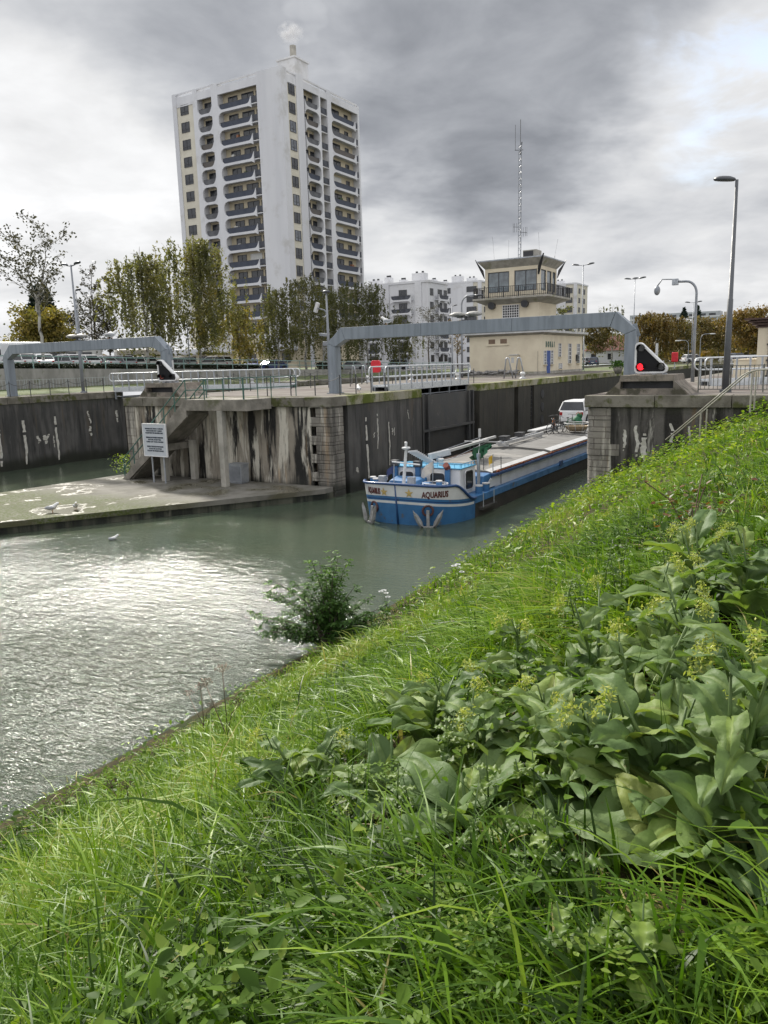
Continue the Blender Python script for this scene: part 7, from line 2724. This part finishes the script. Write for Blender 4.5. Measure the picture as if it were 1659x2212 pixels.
for i, ((x, y, hh, sc_), (p, q)) in enumerate(zip(COMF, CPQ)):
    r_ = random.Random(100 + i)
    zb = float(bank_z(p, q))
    t_ = thing('comfrey_plant', CLAB[i], 'comfrey plant', p, q, zb - .02, 0, 'comfrey plants on the bank')
    V, F, T_ = [], [], []
    nb = 9 if hh > .45 else 8
    for k in range(nb):
        az = k * 2.399 + r_.uniform(-.3, .3)
        big_leaf(V, F, T_, (.03 * math.cos(az), .03 * math.sin(az), .04), az, r_.uniform(.45, 1.15), r_.uniform(.34, .53) * sc_, r_.uniform(.16, .25) * sc_, r_.uniform(.7, 1.7), min(1, max(0, r_.gauss(.38, .17) + (.3 if r_.random() < .06 else 0))), seed=r_.random(), roll=r_.uniform(-.5, .5))
    st_ = MB()
    fl_pts = []
    heads = []
    for s_ in range(1 if hh < .5 else 2):
        a0 = r_.uniform(0, 6.28)
        lean_ = r_.uniform(.05, .35) * hh
        H_ = hh * r_.uniform(.75, 1.0) * .85
        pts = [Vector((math.cos(a0) * lean_ * f ** 1.4, math.sin(a0) * lean_ * f ** 1.4, H_ * f)) for f in (0, .25, .5, .75, 1)]
        st_.tube(pts, [.012, .011, .009, .007, .004], 6)
        for k in range(6 if hh > .45 else 3):
            f = .25 + .72 * k / 6
            b_ = pts[min(4, int(f * 4))].lerp(pts[min(4, int(f * 4) + 1)], f * 4 % 1)
            az = a0 + k * 2.3 + r_.uniform(-.4, .4)
            big_leaf(V, F, T_, b_, az, r_.uniform(.35, 1.0), r_.uniform(.24, .38) * (1.15 - .4 * f) * sc_, r_.uniform(.09, .14) * sc_, r_.uniform(.8, 1.9), min(1, max(0, r_.gauss(.42, .15))), seed=r_.random(), roll=r_.uniform(-.4, .4))
        if hh > .48:
            for k in range(1):
                az = a0 + r_.uniform(-2, 2)
                e = pts[4]
                tip = e + Vector((math.cos(az) * .07, math.sin(az) * .07, .03))
                st_.tube([e - Vector((0, 0, .06)), e + Vector((math.cos(az) * .03, math.sin(az) * .03, .03)), tip], .004, 4)
                fl_pts = []
                heads.append(fl_pts)
                for m_ in range(130):
                    f = r_.random()
                    c_ = tip + Vector((math.cos(az) * .06 * f, math.sin(az) * .06 * f, .02 - .075 * f * f))
                    fl_pts.append((c_.x + r_.gauss(0, .017), c_.y + r_.gauss(0, .017), c_.z + r_.gauss(0, .014)))
    leafy('foliage', V, F, T_, l_comf, t_)
    st_.build('stem', m_stemg, t_, True)
    for fl_pts in heads:
        C = np.array(fl_pts)
        quads_object('flower_cluster', leaf_quads(C, g.uniform(.006, .009, len(C)), None, 2.6, 0, i), l_flow, t_, g.random(len(C)))

# nettles
NET = [(895, 1830, .38, 'nettle with pale drooping tassels below the comfrey clump'), (1190, 1960, .35, 'nettle standing in long grass in the middle of the foreground'), (1290, 2150, .30, 'pale nettle with four big toothed leaves near the bottom of the view'), (960, 1720, .40, 'nettle among the comfrey leaves by the clump border'),
       (1080, 1880, .30, 'small nettle between the broad leaves and the long grass'), (780, 1800, .34, 'nettle beside the sprawling comfrey in the grass'), (1240, 1420, .6, 'dark nettle group stem at the back of the comfrey clump'), (1330, 1340, .65, 'tall nettle uphill behind the comfrey clump'), (1440, 1290, .6, 'tall nettle beside the big leaved comfrey high on the bank'), (1190, 1330, .55, 'nettle on the slope where the dark weeds begin'), (1130, 1760, .32, 'bright nettle in front of a sprawling comfrey leaf')]
for i, (x, y, hh, lab) in enumerate(NET):
    r_ = random.Random(300 + i)
    p, q = on_bank(x, y)
    t_ = thing('nettle_plant', lab, 'nettle', p, q, float(bank_z(p, q)) - .02, 0, 'nettles on the bank')
    V, F, T_ = [], [], []
    st_ = MB()
    for s_ in range(3):
        a0 = r_.uniform(0, 6.28)
        ox, oy = (0, 0) if s_ == 0 else (r_.uniform(-.12, .12), r_.uniform(-.12, .12))
        H_ = hh * r_.uniform(.7, 1.1)
        pts = [Vector((ox + math.cos(a0) * .12 * f * f * H_, oy + math.sin(a0) * .12 * f * f * H_, H_ * f)) for f in (0, .33, .66, 1)]
        st_.tube(pts, [.005, .0045, .004, .002], 5)
        nn = max(4, int(H_ / .06))
        for k in range(nn):
            f = .2 + .8 * k / nn
            b_ = pts[min(3, int(f * 3))].lerp(pts[min(3, int(f * 3) + 1)], f * 3 % 1)
            for s in (0, PI):
                az = a0 + (PI / 2) * (k % 2) + s
                sz = r_.uniform(.055, .095) * (1.2 - .6 * f) * (1.5 if i == 2 else 1.0)
                big_leaf(V, F, T_, b_, az, r_.uniform(.1, .5), sz, sz * .6, 1.1, min(.8, max(0, r_.gauss(.4, .2) + .15 * f + (.2 if i in (2, 10) else 0))), .3, .006, r_.random(), 0.0, .2)
    leafy('foliage', V, F, T_, l_nettle, t_)
    st_.build('stem', m_stemg, t_, True)

# dry umbels
for i, (x, y, hh, lab) in enumerate([(492, 1650, 1.05, 'dry brown umbel stalk leaning over the waterline, the taller one'), (440, 1600, .8, 'dry brown umbel stalk with two curled heads, the shorter one by the waterline'), (280, 1790, .45, 'small dry umbel low in the grass near the left bank edge')]):
    r_ = random.Random(400 + i)
    p, q = on_bank(x, y)
    t_ = thing('dry_umbel', lab, 'dry plant', p, q, float(bank_z(p, q)), 0)
    st_, hd = MB(), MB()
    tops_ = [Vector((.02, 0, hh)), Vector((-.28, .05, hh * .78)), Vector((.12, .1, hh * .62))]
    st_.tube([(0, 0, 0), (.03, 0, hh * .5), tops_[0]], [.008, .006, .004], 5)
    for e in tops_[1:]:
        st_.tube([(.02, 0, hh * .3), (e.x * .5, e.y * .5, hh * .55), e], [.006, .005, .003], 5)
    for e in tops_:
        hd = MB()
        for k in range(11):
            a = k * 2.4
            o_ = e + Vector((math.cos(a) * .09 * (k / 11) ** .5, math.sin(a) * .09 * (k / 11) ** .5, .07 - .02 * k / 11))
            st_.tube([e, o_], .002, 3)
            for m_ in range(5):
                hd.ell(o_ + Vector((r_.gauss(0, .010), r_.gauss(0, .010), r_.gauss(0, .008))), .006, 5, 3)
        hd.build('seed_head', m_drystem, t_)
    st_.build('stem', m_drystem, t_)

# the bush at the waterline
p, q = -9.2, 12.9
bs = thing('elder_bush', 'dark green leafy bush hanging over the canal water at the grass edge', 'bush', p, q, float(bank_z(p, q)) - .05)
bp_ = W(p, q, float(bank_z(p, q)))
dist = bp_.length
r_ = random.Random(8)
st_ = MB()
V, F, T_ = [], [], []
P_, Q_, Z_, S_, A_, I_, Tn = [], [], [], [], [], [], []
ax_h = Vector((1, 0, 0))
for k in range(60):
    # tips spread over the crown's outline: to the water side (-x) and up
    u = r_.uniform(-1.0, 1.0)
    H_ = (2.15 - 1.15 * abs(u) ** 1.6 - .25 * (u < -.5)) * r_.uniform(.3, 1.05)
    tip = Vector((u * 1.55 * cA - .25, u * 1.55 * .35 + r_.uniform(-.7, .7), H_ * .92))
    mid = Vector((tip.x * .4, tip.y * .4, H_ * .62))
    st_.tube([(0, 0, 0), mid, tip], [.018, .012, .005], 5)
    nl_ = 9
    for m_ in range(nl_):
        f = .35 + .65 * m_ / (nl_ - 1)
        c_ = Vector((0, 0, 0)).lerp(mid, f * 2) if f < .5 else mid.lerp(tip, f * 2 - 1)
        for s in range(2):
            az = r_.uniform(0, 6.28)
            for e in range(5):
                fe_ = (e // 2 + 1) / 3
                sd = (0 if e == 4 else (1 if e % 2 else -1))
                P_.append(c_.x + math.cos(az) * .14 * fe_)
                Q_.append(c_.y + math.sin(az) * .14 * fe_)
                Z_.append(c_.z + .03 - .06 * fe_)
                S_.append(r_.uniform(.036, .06))
                A_.append(az + sd * 1.0)
                I_.append(r_.gauss(-.25, .3))
                Tn.append(min(1, max(0, r_.gauss(.4, .25) + .25 * (H_ - 1))))
o = mesh_object('foliage', [oval_leaves(np.array(P_), np.array(Q_), np.array(Z_), np.array(S_), np.array(A_), np.array(I_), np.array(Tn), 2.0)], l_bush)
o.rotation_euler = (0, 0, 0)
o.parent = bs
st_.build('stem', m_bark, bs)

# red brambles high on the bank, a sprig at the stair foot, white yarrow


def tuft(name, label, cat, p, q, z, mat, n, rad, h, size, stem=m_stemg, tint=(.2, .9)):
    t_ = thing(name, label, cat, p, q, z)
    C = np.stack([g.normal(0, rad, n), g.normal(0, rad, n), g.uniform(.1, h, n)], -1)
    tn = g.uniform(tint[0], tint[1], n)
    o = mesh_object('foliage', [oval_leaves(C[:, 0], C[:, 1], C[:, 2], g.uniform(size * .6, size, n), g.random(n) * 6.28, g.normal(size=n) * .4, tn, 1.5)], mat)
    o.rotation_euler = (0, 0, 0)
    o.parent = t_
    s_ = MB()
    for k in range(9):
        j = int(g.integers(0, n))
        s_.tube([(0, 0, 0), (C[j, 0] * .5, C[j, 1] * .5, C[j, 2] * .7), tuple(C[j])], .006, 4)
    s_.build('stem', stem, t_)
    return t_


p, q = on_bank(1495, 1165)
tuft('bramble', 'reddish brown bramble leaves in the green high on the bank', 'bramble', p, q, float(bank_z(p, q)), l_red, 120, .22, .62, .055, m_drystem, tint=(0, .75))
tuft('sprig', 'leafy yellow green sprig growing at the foot of the concrete stair', 'plant', *atz(268, 1022, .52), .52, l_ivy, 220, .28, 1.1, .09)
for x, y, lab in ((832, 1325, 'white flowering yarrow beside the bush at the water edge'), (990, 1275, 'white flowering yarrow on the slope uphill of the bush')):
    p, q = on_bank(x, y)
    t_ = thing('yarrow', lab, 'flower', p, q, float(bank_z(p, q)))
    s_ = MB()
    for k in range(4):
        a = k * 1.7
        e = Vector((math.cos(a) * .09, math.sin(a) * .09, .42 + .06 * k))
        s_.tube([(0, 0, 0), e], .005, 4)
        h_ = MB()
        for m_ in range(9):
            h_.ell(e + Vector((math.cos(m_ * 2.4) * .05, math.sin(m_ * 2.4) * .05, .01)), (.022, .022, .012), 6, 3)
        h_.build('flower_head', m_gullw, t_, True)
    s_.build('stem', m_stemg, t_)
